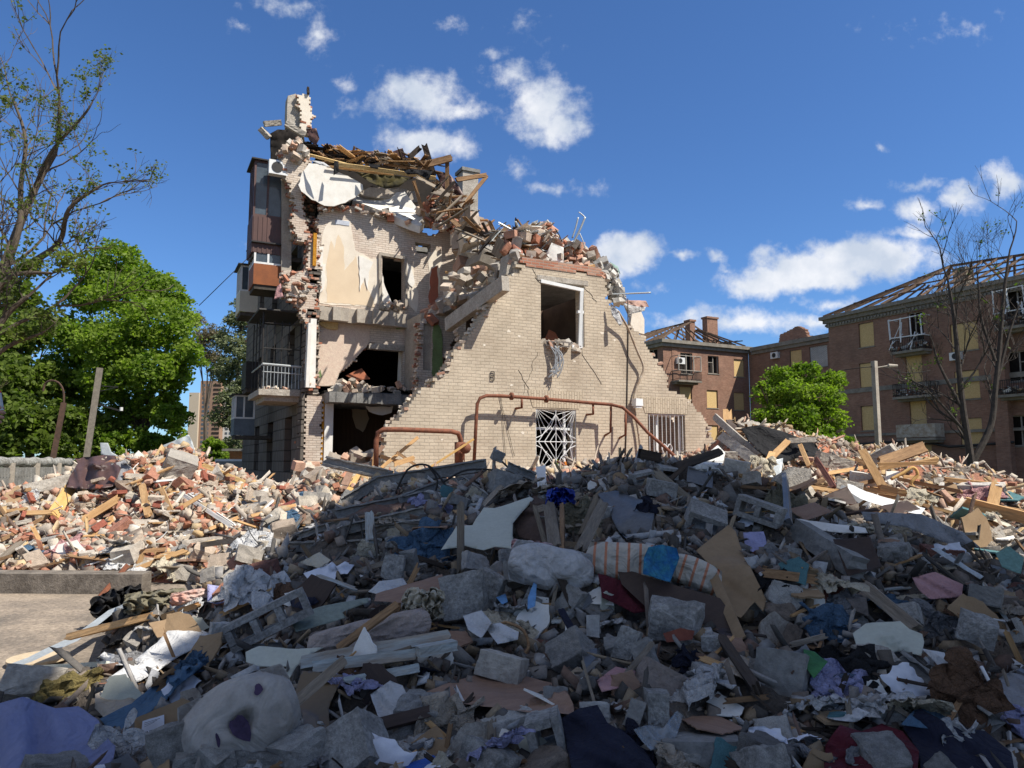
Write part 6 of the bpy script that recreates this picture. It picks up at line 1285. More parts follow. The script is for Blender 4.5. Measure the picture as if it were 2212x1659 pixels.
sheet('dark_board', 'dark brown table top with cut corners, right of centre', 'table top', [(1334,1233),(1345,1227),(1400,1246),(1555,1292),(1582,1326),(1580,1374),(1560,1372),(1532,1352),(1392,1308),(1342,1262)], m_dply, 4.0, 3.65, .002, .025, tw=-.1)
sheet('cardboard_sheet', 'tall torn sheet of tan cardboard, right of the striped pillows', 'cardboard', [(1503,1189),(1573,1134),(1590,1148),(1600,1182),(1656,1296),(1648,1322),(1630,1300),(1600,1335),(1585,1328),(1560,1285),(1545,1235)], m_card, 4.7, 3.9, .02, .008)
bar('cardboard_strip', 'narrow tan cardboard strip hanging below the tall cardboard', 'cardboard', 1532, 1225, 1605, 1395, 22, m_card, 4.2, 3.7, .008, .9)
rock('large rounded concrete lump with a red underside', 1463, 1342, 108, 72, 10, m_slag, 3.6, .2, 41, .6, .07)
sheet('red_tile', 'dull red tile patch under the large rounded lump', 'tile', [(1432,1368),(1470,1356),(1500,1362),(1495,1382),(1440,1388)], mat('red_tile', (.22,.07,.045), (.16,.05,.035), 5), 3.5, 3.45, .004, .02)
tt = sheet('veneered_board', 'light brown veneered cupboard door lying flat at the bottom centre', 'board', [(903,1503),(960,1478),(1045,1452),(1140,1462),(1205,1478),(1222,1486),(1238,1520),(1241,1544),(1172,1538),(1150,1540),(1062,1528),(980,1517)], m_ply, 3.45, 2.75, .006, .028)
rock('pale smooth block lying on the light brown door', 1085, 1440, 92, 48, 14, m_concl, 3.3, .12, 43, .85, .03)
rock('big grey concrete lump at the bottom edge, left of centre', 762, 1628, 128, 105, -25, m_slag, 2.72, .2, 44, .8, .035)
sheet('blue_folder', 'bright blue plastic folder cut by the bottom edge', 'folder', [(845,1672),(880,1650),(936,1631),(950,1640),(985,1672)], mat('blue_plastic', (.02,.10,.42), (.018,.08,.36), 4, rough=.4), 2.6, 2.5, .003, .01)
sheet('navy_blanket', 'dark navy blanket in folds at the bottom centre', 'blanket', [(1213,1552),(1250,1530),(1290,1522),(1312,1560),(1360,1590),(1400,1630),(1425,1672),(1240,1680),(1225,1620)], CL['navy'], 3.0, 2.5, .07, .01, ridge=True, fr=2.6)
sheet('plastic_film', 'crumpled clear plastic film right of the navy blanket', 'plastic film', [(1368,1575),(1400,1566),(1432,1572),(1462,1534),(1476,1545),(1462,1590),(1436,1615),(1405,1622),(1385,1600)], m_film, 2.95, 2.8, .05, .003, ridge=True, fr=5)
rock('wide flat concrete block at the bottom, right of the plastic film', 1512, 1632, 155, 72, 3, m_conc, 2.72, .2, 46, .95, .02)
hblock('dark hollow block standing on end at the bottom centre', 1188, 1612, 125, 72, 76, 2, 2.75, .16, .1, .25)
sheet('maroon_coat', 'crumpled maroon coat at the bottom right', 'coat', [(1782,1610),(1815,1565),(1860,1580),(1905,1563),(1950,1580),(1985,1622),(1980,1680),(1780,1680)], CL['maroon'], 2.95, 2.6, .07, .01, ridge=True, fr=2.4)
sheet('blue_trousers', 'dark blue jeans and jacket heaped in the lower right corner', 'clothes', [(1950,1572),(1985,1530),(2060,1568),(2130,1580),(2185,1625),(2195,1680),(1995,1680),(1975,1610)], CL['navy'], 2.95, 2.6, .06, .01, ridge=True, fr=2.2)
sheet('jeans', 'faded blue jeans above the dark clothes, lower right', 'jeans', [(1945,1565),(1975,1533),(2010,1528),(2070,1565),(2050,1580),(1990,1572)], CL['jeans'], 3.05, 2.9, .03, .008, ridge=True, fr=3)
rock('cubic concrete block left of the green folder', 1690, 1465, 98, 102, 12, m_conc, 3.15, .2, 48, .9, .03)
sheet('green_folder', 'green printed magazine beside the cubic block', 'magazine', [(1735,1402),(1760,1408),(1788,1430),(1758,1466),(1742,1444)], mat('green_print', (.05,.20,.06), (.03,.13,.05), 8, rough=.5), 3.2, 3.05, .015, .004)
sheet('linoleum_piece', 'pale cream piece of linoleum curling in the right of the heap', 'linoleum', [(1842,1368),(1870,1346),(1945,1342),(1965,1358),(1992,1370),(1997,1387),(1990,1417),(1950,1406),(1920,1412),(1903,1436),(1880,1437),(1860,1425)], m_lino, 3.65, 3.4, .03, .006, fr=3)
ribbeam('long broken concrete post slanting in the lower right', 1938, 1425, 2160, 1585, 44, m_conc, 3.5, 3.1, .12, seed=4)
bar('slab_fragment', 'grey concrete slab piece slanting below the white sheets', 'slab', 1722, 1142, 1858, 1232, 44, m_conc, 5.3, 4.6, .12, .25)
sheet('tin_sheet', 'bent dark grey roofing tin right of the broken posts', 'metal sheet', [(1291,1066),(1330,1060),(1397,1074),(1414,1104),(1411,1144),(1352,1163),(1330,1140),(1318,1110)], m_tin, 6.0, 5.2, .05, .005, fr=2.5)
pillow('plastic_bag', 'crumpled bright blue plastic bag on the crest', 'bag', 1209, 1078, 58, 40, 5, m_bluep, 5.9, .16, 17, .5, 2)
sheet('torn_board', 'dark brown torn panel beside the cream sheet', 'panel', [(1109,1130),(1153,1070),(1180,1084),(1185,1185),(1150,1172),(1122,1160)], mat('brown_board', (.115,.075,.06), (.075,.05,.042), 4), 6.0, 5.4, .02, .012)
sheet('foam_sheet', 'large pale cream underlay sheet draped over the centre of the heap', 'sheet', [(952,1188),(986,1137),(1020,1134),(1045,1096),(1068,1098),(1145,1073),(1153,1078),(1108,1130),(1107,1156),(1114,1187),(1068,1181),(1045,1189),(1005,1180)], m_lino, 6.0, 5.0, .05, .006, fr=2)
for i, (x1,y1,x2,y2,w,d,mt) in enumerate(((1186,1086,1202,1196,26,5.5,m_woodg),(1214,1098,1215,1208,9,5.4,m_wood),(1248,1200,1303,1088,24,5.3,m_woodg),(1252,1165,1292,1068,12,5.5,m_woodg),(1154,1090,1181,1186,10,5.5,m_woodg),(995,1075,995,1250,14,5.1,m_woodg),(1430,990,1375,978,20,7.0,m_woodd))):
    bar('broken_post', ['wide split wooden post left of the blue bag','thin yellowish split batten under the blue bag','wide split post leaning right, right of the blue bag','narrow split post crossing behind the leaning post','thin weathered splinter at the edge of the brown panel','upright narrow post left of the cream underlay sheet','charred post end on the crest'][i], 'post', x1, y1, x2, y2, w, mt, d, d-.1, .05, 1.6, off=.1)
hose('hose', 'pale grey hose curving below the crest', 'hose', [(1350,1172),(1420,1152),(1478,1112),(1500,1075)], .016, mat('pale_hose', (.50,.53,.53), (.42,.45,.45), 5, rough=.5), [5.0,5.2,5.6,6.2])
hblock('round holed concrete block just under the crest', 1387, 1032, 48, 26, -10, 1, 6.6, .19)
hblock('concrete block with a round hole below the barred window', 1442, 1020, 40, 24, 8, 1, 6.9, .19)
rock('dark grey brick shaped block below the holed blocks', 1430, 1056, 60, 32, 12, m_slag, 6.1, .12, 51, .95, .02)
hblock('large grey hollow block below the blue grey panel', 1524, 1122, 80, 44, 25, 1, 5.3, .19, .5, .2)
hblock('hollow block with two square holes right of the crest', 1642, 1104, 94, 44, 18, 2, 5.5, .19, .1, -.2)
sheet('flat_board', 'flat blue grey panel on the crest', 'panel', [(1486,1008),(1540,1018),(1539,1054),(1483,1040)], m_tin, 7.0, 6.6, .003, .02)
bar('charred_plank', 'black charred plank jutting up from the crest towards the right window', 'plank', 1456, 1010, 1556, 976, 17, m_woodd, 7.4, 7.4, .05, .5)
m_tile = mat_brick('white_tiles', (.74,.73,.70), (.68,.67,.64), (.42,.41,.39), .16, .16, .006)
sheet('tiled_fragment', 'slab of white wall tiles lying beyond the black plank', 'tiled slab', [(1494,1012),(1520,985),(1550,961),(1567,978),(1562,1000),(1543,1024)], m_tile, 9.6, 8.6, .002, .08)
mb = MB(); wall_rows(mb, toY([(1543,1024),(1553,1000),(1573,985),(1590,1015),(1570,1030)], 11.3), 11.3, .25, seed=9, ch=.08, cell=.12, jag=.04); single('fallen_brickwork', mb, mat_brick('red_masonry', (.46,.18,.10), (.55,.33,.24), (.5,.42,.34), .25, .08, .012), 'fallen piece of red brick wall beside the white tiled slab', 'brickwork')
# big precast beams and blocks of the crest
for i, a in enumerate(((802,1044,1053,1004,27,9.0,8.8),(700,996,853,1030,23,10.2,9.6),(715,1117,930,1072,30,8.2,8.2),(747,1145,927,1103,24,7.8,7.7),(802,1148,930,1131,24,7.2,7.2),(626,1183,830,1178,26,7.3,7.1),(735,1090,820,1040,26,8.8,9.2),(1093,1006,1160,1033,20,8.0,8.0),(860,1085,960,1045,24,8.6,8.8),(640,1160,760,1120,16,7.8,8.2),(1000,1040,1060,1085,22,8.0,7.4))):
    ribbeam(['longest ribbed concrete beam lying across the crest left of centre','sunlit concrete beam leaning behind the longest beam','ribbed dark beam lying below the longest beam','dark slab edge below the ribbed beam','short clean beam above the cream underlay sheet','low flat beam at the left end of the shaded crest','stubby beam end tilted at the left of the crest','short broken beam held up by wires before the window','cracked slab under the longest beam','thin slab at the left foot of the beams','cracked grey slab leaning right of the beams'][i], a[0], a[1], a[2], a[3], a[4], m_conc, a[5], a[6], .13, seed=i)
rock('thick broken concrete block standing on the crest before the wall', 1087, 1052, 62, 56, 8, m_conc, 7.9, .25, 61, .85, .04)
rock('small concrete lump hanging on a wire before the gable', 1075, 985, 24, 22, 20, m_conc, 8.0, .1, 62, .7, .05)
sheet('white_board', 'narrow white board upright before the barred window', 'board', [(1157,1008),(1178,1004),(1182,1062),(1162,1066)], m_white, 8.4, 7.8, .003, .03)
rock('dark block under the right end of the longest beam', 1010, 1040, 50, 26, -8, m_conc, 8.9, .2, 63)
for i, pts in enumerate(([(850,1075),(880,1015),(920,1004),(950,1030),(980,1078)],[(925,1006),(945,1040),(930,1090)],[(1075,988),(1100,1012),(1120,1030)],[(960,1040),(1010,1015),(1090,1020),(1130,1050),(1160,1068)],[(1055,1020),(1110,1035),(1150,1062)],[(620,1500),(560,1480),(540,1440)])):
    if i < 5: hose('rebar', ['long arched dark reinforcing bar over the longest beam','short bent reinforcing bar beside the arched one','thin wire holding the hanging lump','dark bar sagging under the hanging lump','thin bar before the lower window'][i], 'reinforcing bar', pts, .012, m_black, [8.3]*len(pts))
# papers, bags and more
for i, (poly, m, nm, lb, cat, d) in enumerate((
 ([(655,1238),(705,1222),(718,1213),(732,1228),(720,1262),(700,1262),(668,1256)], m_paper, 'paper_sheet', 'largest pale blue white sheet of paper, upper left of the shaded heap', 'paper', 5.2),
 ([(645,1215),(690,1192),(716,1210),(690,1228)], CL['cream'], 'paper_sheet', 'greyish creased paper above the largest blue white sheet', 'paper', 5.4),
 ([(726,1225),(745,1212),(765,1220),(750,1240),(735,1240)], m_paper, 'paper_sheet', 'crumpled blue white paper right of the largest sheet', 'paper', 5.2),
 ([(448,1262),(500,1270),(498,1298),(470,1305),(448,1300)], CL['lilac'], 'book', 'bundle of blue lilac paper at the left edge of the shade', 'paper', 6.1),
 ([(545,1285),(580,1278),(592,1300),(560,1312),(535,1305)], m_paper, 'paper_sheet', 'pale blue crumpled paper right of the lilac bundle', 'paper', 5.6),
 ([(622,1282),(670,1280),(690,1300),(660,1318),(630,1310)], CL['navy'], 'book', 'dark blue printed book below the largest paper', 'book', 4.9),
 ([(795,1278),(820,1255),(870,1249),(880,1262),(850,1272),(815,1284)], CL['white'], 'white_rag', 'white rag beside the reddish board', 'cloth', 4.5),
 ([(1000,1330),(1040,1318),(1062,1345),(1040,1380),(1010,1360)], CL['white'], 'plastic_bag', 'thin white plastic bag with small blue mark, centre', 'bag', 3.7),
 ([(1046,1352),(1080,1345),(1122,1365),(1118,1382),(1075,1392)], CL['white'], 'plastic_bag', 'white paper bag right of the thin plastic bag', 'bag', 3.6),
 ([(1072,1290),(1092,1282),(1098,1300),(1085,1306)], mat('sky_blue_film', (.12,.3,.6), (.2,.4,.65), 6, rough=.4), 'plastic_bag', 'light blue plastic scrap right of the chipped block', 'plastic scrap', 4.0),
 ([(1140,1292),(1152,1258),(1160,1262),(1156,1310),(1140,1316)], mat('sky_blue_film', (.12,.3,.6)), 'plastic_bag', 'twisted light blue plastic ribbon below the white sack', 'plastic scrap', 3.9),
 ([(530,1408),(560,1395),(640,1402),(700,1398),(660,1420),(640,1440),(612,1492),(594,1480),(620,1440),(560,1440),(532,1430)], m_lino, 'linoleum_piece', 'torn cream linoleum curl above the round cushion', 'linoleum', 3.35),
 ([(800,1500),(842,1470),(870,1480),(900,1540),(868,1560),(820,1560)], CL['white'], 'checked_cloth', 'torn white checked cloth behind the brown frame', 'cloth', 3.0),
 ([(1256,1405),(1290,1400),(1285,1460),(1262,1452)], m_tin, 'tin_strip', 'small upright pale tin strip right of the light brown door', 'metal sheet', 3.3),
 ([(1288,1470),(1330,1440),(1380,1450),(1340,1485),(1300,1495)], CL['pink'], 'torn_board', 'pinkish grey torn plaster board, bottom centre', 'board', 3.1),
 ([(1555,1430),(1590,1412),(1620,1422),(1610,1470),(1570,1450)], CL['beige'], 'paper_wad', 'crumpled beige cloth right of the rough lumps', 'cloth', 3.2),
 ([(1510,1435),(1540,1440),(1592,1480),(1580,1490),(1530,1465)], CL['white'], 'paper_sheet', 'long white paper strip below the crumpled beige cloth', 'paper', 3.1),
 ([(1612,1572),(1650,1568),(1700,1595),(1690,1608),(1640,1605)], m_paper, 'photo_print', 'curled photograph print at the bottom right of centre', 'photograph', 2.85),
 ([(1752,1540),(1795,1502),(1810,1480),(1835,1520),(1880,1540),(1850,1560),(1800,1555)], CL['white'], 'sweater', 'pale grey folded sweater, right', 'sweater', 3.05),
 ([(1990,1400),(2040,1410),(2085,1450),(2090,1475),(2050,1470),(2020,1430)], CL['white'], 'white_rag', 'white rag hanging beside the long post', 'cloth', 3.3),
 ([(1970,1248),(2020,1235),(2080,1262),(2078,1290),(2010,1295),(1985,1275)], CL['pink'], 'plastic_bag', 'dusty pink plastic bag on the right slope', 'bag', 4.4),
 ([(1745,1250),(1800,1240),(1830,1265),(1790,1300),(1750,1290)], mat('dark_red_rag', (.16,.05,.035), (.1,.035,.025), 9, bump=.8), 'red_rag', 'dark red shaggy rag, right of the cardboard', 'cloth', 4.2),
 ([(1605,1150),(1650,1148),(1660,1190),(1640,1200),(1610,1185)], CL['lilac'], 'shirt', 'crumpled pale blue shirt above the brown box board', 'shirt', 5.0),
 ([(1800,1165),(1880,1160),(1905,1225),(1830,1245)], m_dply, 'dark_board', 'dark brown board in the right part of the heap', 'board', 4.7),
 ([(1720,1120),(1790,1130),(1870,1140),(1875,1152),(1800,1150),(1740,1140)], m_white, 'pale_board', 'sunlit pale panel edge at the shade line on the right', 'panel', 5.6),
 ([(2010,1185),(2025,1183),(2125,1245),(2118,1252)], m_zinc, 'metal_strip', 'bright bluish metal strip on the right slope', 'metal strip', 4.9),
 ([(2150,1195),(2180,1180),(2212,1205),(2205,1240),(2165,1225)], mat('teal_board', (.18,.32,.28), (.15,.26,.23), 5), 'teal_magazine', 'pale green magazine at the right edge', 'magazine', 4.9),
 ([(2150,1470),(2180,1452),(2225,1460),(2225,1540),(2170,1555),(2160,1520)], CL['grey'], 'tar_paper', 'torn grey tar paper at the right edge', 'tar paper', 3.3),
 ([(1292,1238),(1345,1255),(1400,1285),(1405,1320),(1370,1325),(1300,1290)], CL['maroon'], 'rolled_rug', 'rolled dark red and green rug left of the table top', 'rug', 4.0),
 ([(1895,1095),(1960,1080),(1990,1100),(1930,1112)], m_dply, 'dark_board', 'small dark roofing sheet left of the white perforated profile', 'board', 6.8),
 ([(1770,1075),(1830,1050),(1852,1088),(1800,1095)], m_dply, 'dark_board', 'dark raised sheet behind the two holed block', 'board', 7.2),
 ([(1700,1100),(1760,1085),(1800,1105),(1740,1125)], m_ply, 'brown_board', 'pale brown sheet right of the two holed block', 'board', 6.4),
 ([(1860,1105),(1990,1110),(2080,1150),(2120,1185),(2060,1180),(1960,1140),(1870,1125)], CL['grey'], 'felt_strip', 'long grey roofing felt strip along the shade line', 'roofing felt', 6.0))):
    soft = m in CL.values() or m is m_paper
    sheet(nm, lb, cat, poly, m, d+.12, d-.12, .055 if soft else .016, .004 if soft else .012, ridge=soft, fr=6)
for i, (cx, cy, w, h, r, d) in enumerate(((850,1225,44,48,10,4.8),(885,1210,30,40,-10,4.9),(1030,1215,60,38,5,4.9),(1100,1200,40,26,0,4.8),(1330,1405,48,46,0,3.5),(1282,1352,26,44,0,3.6),(1355,1390,42,62,20,3.4),(1395,1420,44,64,-15,3.3),(1440,1480,118,62,28,3.1),(1420,1530,46,72,5,2.95),(1370,1545,34,60,25,2.95),(1285,1545,62,46,0,3.0),(1540,1390,40,30,0,3.4),(1710,1195,36,22,10,4.8),(1850,1310,40,34,0,4.1),(2110,1360,70,54,20,3.7),(2130,1290,60,40,10,4.1),(1300,1110,40,30,0,5.9),(1960,1330,50,40,0,3.9),(1200,1500,50,30,0,3.0),(480,1365,46,40,0,4.0),(700,1385,40,30,0,3.7))):
    rock(['grey lump left of the big chipped block','narrow lump beside the grey lump above the board','brownish lump behind the cream underlay','flat lump left of the white sack','red brown brick lump below the maroon rug','slim pale lump beside the rug','rough grey lump of the middle row','pointed rough lump right of the middle row','long rough slab below the middle row','upright pointed lump at the bottom','narrow upright brick at the bottom','round lump above the navy blanket','small lump under the red tile','white end of a hollow block','brown lump in the right half','rounded lump at the right with dust','lump above the rounded right lump','small lump beside the tin sheet','lump right of the linoleum piece','dark lump under the door','lump behind the round cushion','red lump beside the rolled mattress'][i], cx, cy, w, h, r, [m_slag, m_conc, m_chunkF][i % 3], d, None, 70+i, .75, .06)
bar('wooden_rail', 'dark flat rail slanting under the door at the bottom', 'rail', 655, 1606, 930, 1538, 24, m_dply, 2.75, 2.85, .03, .2)
bar('wooden_rail', 'long brown rail at the left of the round cushion', 'rail', 575, 1590, 745, 1440, 22, m_woodg, 2.85, 3.0, .03, .4)
bar('plank', 'pale splintered plank above the green folder', 'plank', 1700, 1395, 1790, 1372, 10, m_woodg, 3.5, 3.5, .02, 2)
bar('plank', 'long grey weathered plank above the linoleum', 'plank', 1860, 1260, 1985, 1365, 26, m_woodg, 4.3, 3.7, .03, .8)
bar('plank', 'thin pale lath at the bottom right', 'plank', 1590, 1590, 1705, 1655, 12, m_wood, 2.8, 2.6, .02, 1)
bar('charred_log', 'dark splintered log left of the cubic block', 'log', 1560, 1395, 1640, 1515, 20, m_woodd, 3.4, 3.0, .06, 1)
bar('black_strip', 'dark blue black strip beside the middle lumps', 'strip', 1212, 1318, 1262, 1408, 14, CL['navy'], 3.7, 3.4, .02, .3)
bar('thin_stick', 'thin stick lying over the middle lumps', 'stick', 1322, 1502, 1410, 1395, 12, m_woodg, 3.05, 3.3, .02, 1)
hose('coat_hanger', 'tan wooden coat hanger near the white bags', 'coat hanger', [(1080,1350),(1095,1345),(1130,1362),(1142,1395),(1128,1420)], .008, m_wood, [3.7,3.7,3.65,3.6,3.55])
hose('pale_rope', 'pale cord at the lower right of the long post', 'cord', [(2120,1440),(2150,1500),(2160,1540),(2210,1560),(2228,1600)], .008, m_wpvc, [3.4,3.3,3.2,3.1,3.0])
b = MB(); 
for r in (.105,.085,.06,.035): b.tube([P(1830,1500,3.15)+Vector(( .0,0,0))+(UP*math.sin(k/16*6.283)*r*.75+RT*math.cos(k/16*6.283)*r)+FW*.03*(r<.07) for k in range(17)], .012, 5)
single('enamel_basin', b, mat('blue_enamel', (.09,.13,.2), (.07,.1,.16), 4, rough=.3), 'blue grey ringed basin half buried right of the cubic block', 'basin', smooth=True)
# ------------------------------------------------------------ lower left, sunlit
sheet('metal_strip', 'long bent silvery metal strip over the round board', 'metal strip', [(14,1438),(60,1420),(160,1372),(235,1318),(330,1277),(333,1283),(240,1328),(168,1384),(66,1430),(20,1446)], m_zinc, 7.2, 5.3, .005, .01)
def disc(label, cx, cy, rx, d, m):
    s = d/FPX; b = MB(); c = P(cx, cy, d); c.z = .05; n = 40; r = rx*s; b.tube([c, c+Vector((0,.0,.02))], [r, r], n); return single('round_board', b, m, label, 'board')
disc('round tan board lying flat on the asphalt at lower left', 84, 1412, 57, 6.0, mat('tan_board', (.62,.50,.34), (.56,.44,.30), 3))
bar('painted_lath', 'white green painted lath beside the round board', 'lath', 50, 1446, 232, 1437, 9, mat('white_green_paint', (.62,.62,.52), (.48,.5,.4), 6), 5.6, 5.5, .02, .2)
rock('pale sunlit concrete slab at the lower left edge', 70, 1482, 108, 58, 2, m_concl, 5.0, .2, 91, .95, .03)
rock('tuft of yellow green mineral wool beside the pale slab', 145, 1482, 115, 48, -8, mat('mineral_wool', (.30,.24,.09), (.17,.135,.05), 14, bump=1, bs=50, bd=.03), 4.75, .14, 92, .4, .25, 'mineral_wool', 'mineral wool')
sheet('lace_curtain', 'white lace curtain lying across the lower left slope', 'curtain', [(228,1470),(290,1425),(340,1388),(362,1362),(425,1358),(455,1368),(440,1390),(390,1415),(340,1450),(290,1478),(245,1486)], CL['white'], 4.9, 4.3, .05, .006, ridge=True)
sheet('blue_trousers', 'half sunlit blue denim trousers left of the round cushion', 'trousers', [(215,1552),(285,1518),(335,1478),(400,1432),(432,1418),(440,1438),(385,1482),(345,1530),(300,1555),(262,1580),(232,1575)], CL['jeans'], 4.2, 3.6, .05, .01, ridge=True)
bar('splintered_log', 'broken brown log leaning over the lace curtain', 'log', 325, 1500, 500, 1372, 26, m_wood, 3.9, 4.1, .08, 1)
bar('splintered_plank', 'long splintered orange plank at the left edge of the shade', 'plank', 140, 1390, 345, 1340, 14, m_woodl, 5.8, 5.4, .03, 2.5)
bar('splintered_plank', 'sunlit plank under the dark sacks', 'plank', 350, 1345, 430, 1318, 12, m_woodl, 5.5, 5.4, .03, .8)
sheet('cardboard_box', 'open brown cardboard box with its flap up, left', 'box', [(320,1345),(352,1340),(385,1325),(392,1355),(372,1398),(350,1395)], m_card, 5.2, 4.8, .01, .01)
pillow('dark_sack', 'dark grey sack at the left edge of the near heap', 'sack', 255, 1305, 100, 56, -20, CL['black'], 7.2, .3, 21, .35, 2.2)
pillow('grey_sack', 'dusty grey sack right of the dark sack', 'sack', 335, 1298, 120, 42, -8, CL['khaki'], 6.7, .25, 22, .2, 2.4)
pillow('paper_sack', 'white and red printed paper sack on the dark sacks', 'sack', 412, 1289, 80, 28, -10, mat('printed_sack', (.62,.58,.52), (.42,.15,.1), 3.5), 6.3, .12, 23, .1, 2.6)
sheet('grey_blanket', 'pale folded bedding spilling at the lower left', 'bedding', [(205,1500),(245,1482),(290,1488),(320,1500),(290,1522),(225,1552),(205,1530)], CL['beige'], 4.7, 4.3, .05, .008, ridge=True)
sheet('white_bag', 'white plastic bag beside the painted lath', 'bag', [(205,1425),(225,1408),(262,1418),(270,1436),(215,1440)], CL['white'], 5.6, 5.4, .04, .004, ridge=True)
# kerb beam
b = MB(); a = P(-260,1268,9.3); c = P(315,1270,9.2); a.z = c.z = .13; b.obox(frame(a, c), (c-a).length, .22, .26, .01); single('kerb_block', b, mat('old_kerb', (.27,.235,.195), (.14,.12,.10), 5, bump=1, bs=25, bd=.02), 'long grey concrete beam lying like a kerb before the left mound', 'concrete beam')
bar('rusty_bracket', 'rusty iron angle leaning on the long concrete beam', 'iron angle', 215, 1290, 276, 1220, 9, m_rust, 9.0, 9.3, .03, .1)
bar('wooden_pole', 'long thin yellow wooden pole along the foot of the left mound', 'pole', -20, 1248, 295, 1240, 8, m_wood_or, 9.7, 9.7, .06, .2)
# ------------------------------------------------------------ left mound
m_tarp = mat('brown_tarp', (.10,.055,.05), (.07,.04,.037), 3, rough=.5, bump=.4, spec=.5)
sheet('brown_tarp', 'crumpled dark brown metal sheet on top of the left mound', 'tarp', [(143,1052),(150,1030),(168,1000),(160,990),(200,986),(225,982),(250,985),(262,1012),(248,1050),(200,1058)], m_tarp, 15.4, 14.0, .22, .02, ridge=True, fr=2.6)
sheet('corrugated_sheet', 'bent pale corrugated metal sheet standing on the left mound', 'metal sheet', [(334,1000),(340,975),(352,962),(408,939),(416,955),(422,982),(402,981),(380,990),(345,1002)], m_zinc, 15.6, 15.3, .06, .01, fr=5)
sheet('white_sheet', 'white bent metal sheet behind the brown tarp', 'metal sheet', [(217,956),(233,957),(240,975),(260,988),(238,985),(218,983)], m_zinc, 15.6, 15.4, .05, .01)
sheet('grey_fabric', 'grey plastic fabric beside the brown tarp', 'fabric', [(240,1002),(270,993),(288,1014),(268,1035),(262,1050),(250,1048),(252,1030)], CL['grey'], 14.8, 14.2, .12, .01, ridge=True)
for i, (x1,y1,x2,y2,w,m,d) in enumerate(((112,1130,152,1066,24,m_wood_or,12.8),(306,1068,320,1138,14,m_woodl,12.6),(348,1066,370,1120,10,m_woodl,13),(390,1090,500,1166,8,m_white,12.2),(405,1088,506,1160,8,m_white,12.3),(330,1040,400,1034,4,m_wpvc,14),(435,1004,530,1044,9,m_osb,15.2),(300,1018,362,990,7,m_woodl,15),(590,1120,650,1085,7,mat('red_paint', (.25,.07,.06)),13),(450,1160,520,1130,7,m_woodl,11.8),(500,1190,590,1100,5,m_wpvc,11.4),(420,1190,565,1175,12,m_woodg,11),(0,1190,90,1140,8,m_wood,11.8),(200,1160,250,1120,14,m_woodl,12),(160,1185,120,1160,7,m_wood,11.6),(470,1215,585,1160,4,m_wpvc,10.6),(370,1222,396,1180,5,m_black,11),(250,1205,360,1195,8,m_wood,11),(540,1130,640,1105,7,m_woodl,12.8),(50,1070,120,1062,8,m_wood,14))):
    bar('plank', ['wide yellow board leaning at the left of the mound','upright tan board left of centre of the left mound','narrower upright tan board beside the first','lower of two parallel white posts on the left mound','upper of two parallel white posts on the left mound','white plastic pipe near the top of the left mound','yellow edged board on the right shoulder of the left mound','board propped under the corrugated sheet','red painted lath near the torn wall','small plank below the white posts','long white stick at the shade line','grey timber beam low on the left mound','brown plank at the left edge of the mound','orange board in the middle of the left mound','small brown plank in the hollow','thin white stick near the lilac papers','thin dark rod over the grey block','perforated brown strip low on the left mound','tan plank near the foot of the torn wall','brown plank below the brown tarp'][i], 'plank', x1, y1, x2, y2, w, m, None, None, None, .5, off=.18)
rock('grey rectangular concrete block low on the left mound', 434, 1178, 80, 28, -6, m_concl, 11.2, .3, 95, .97, .02)
hblock('pale hollow block with three holes in the left mound', 97, 1172, 66, 18, -14, 3, 11.4, .2); hblock('small hollow block beside the grey rectangular block', 385, 1190, 30, 16, -20, 2, 11, .2)
rock('big broken piece of plastered brick under the corrugated sheet', 385, 1012, 60, 62, 20, m_chunkL, 15.0, .5, 96, .8, .05, 'masonry_chunk', 'rubble lump')
rock('large tilted slab behind the brown tarp', 110, 1050, 90, 26, -12, m_concl, 15.2, .5, 97, .9, .03, 'slab_fragment', 'slab')
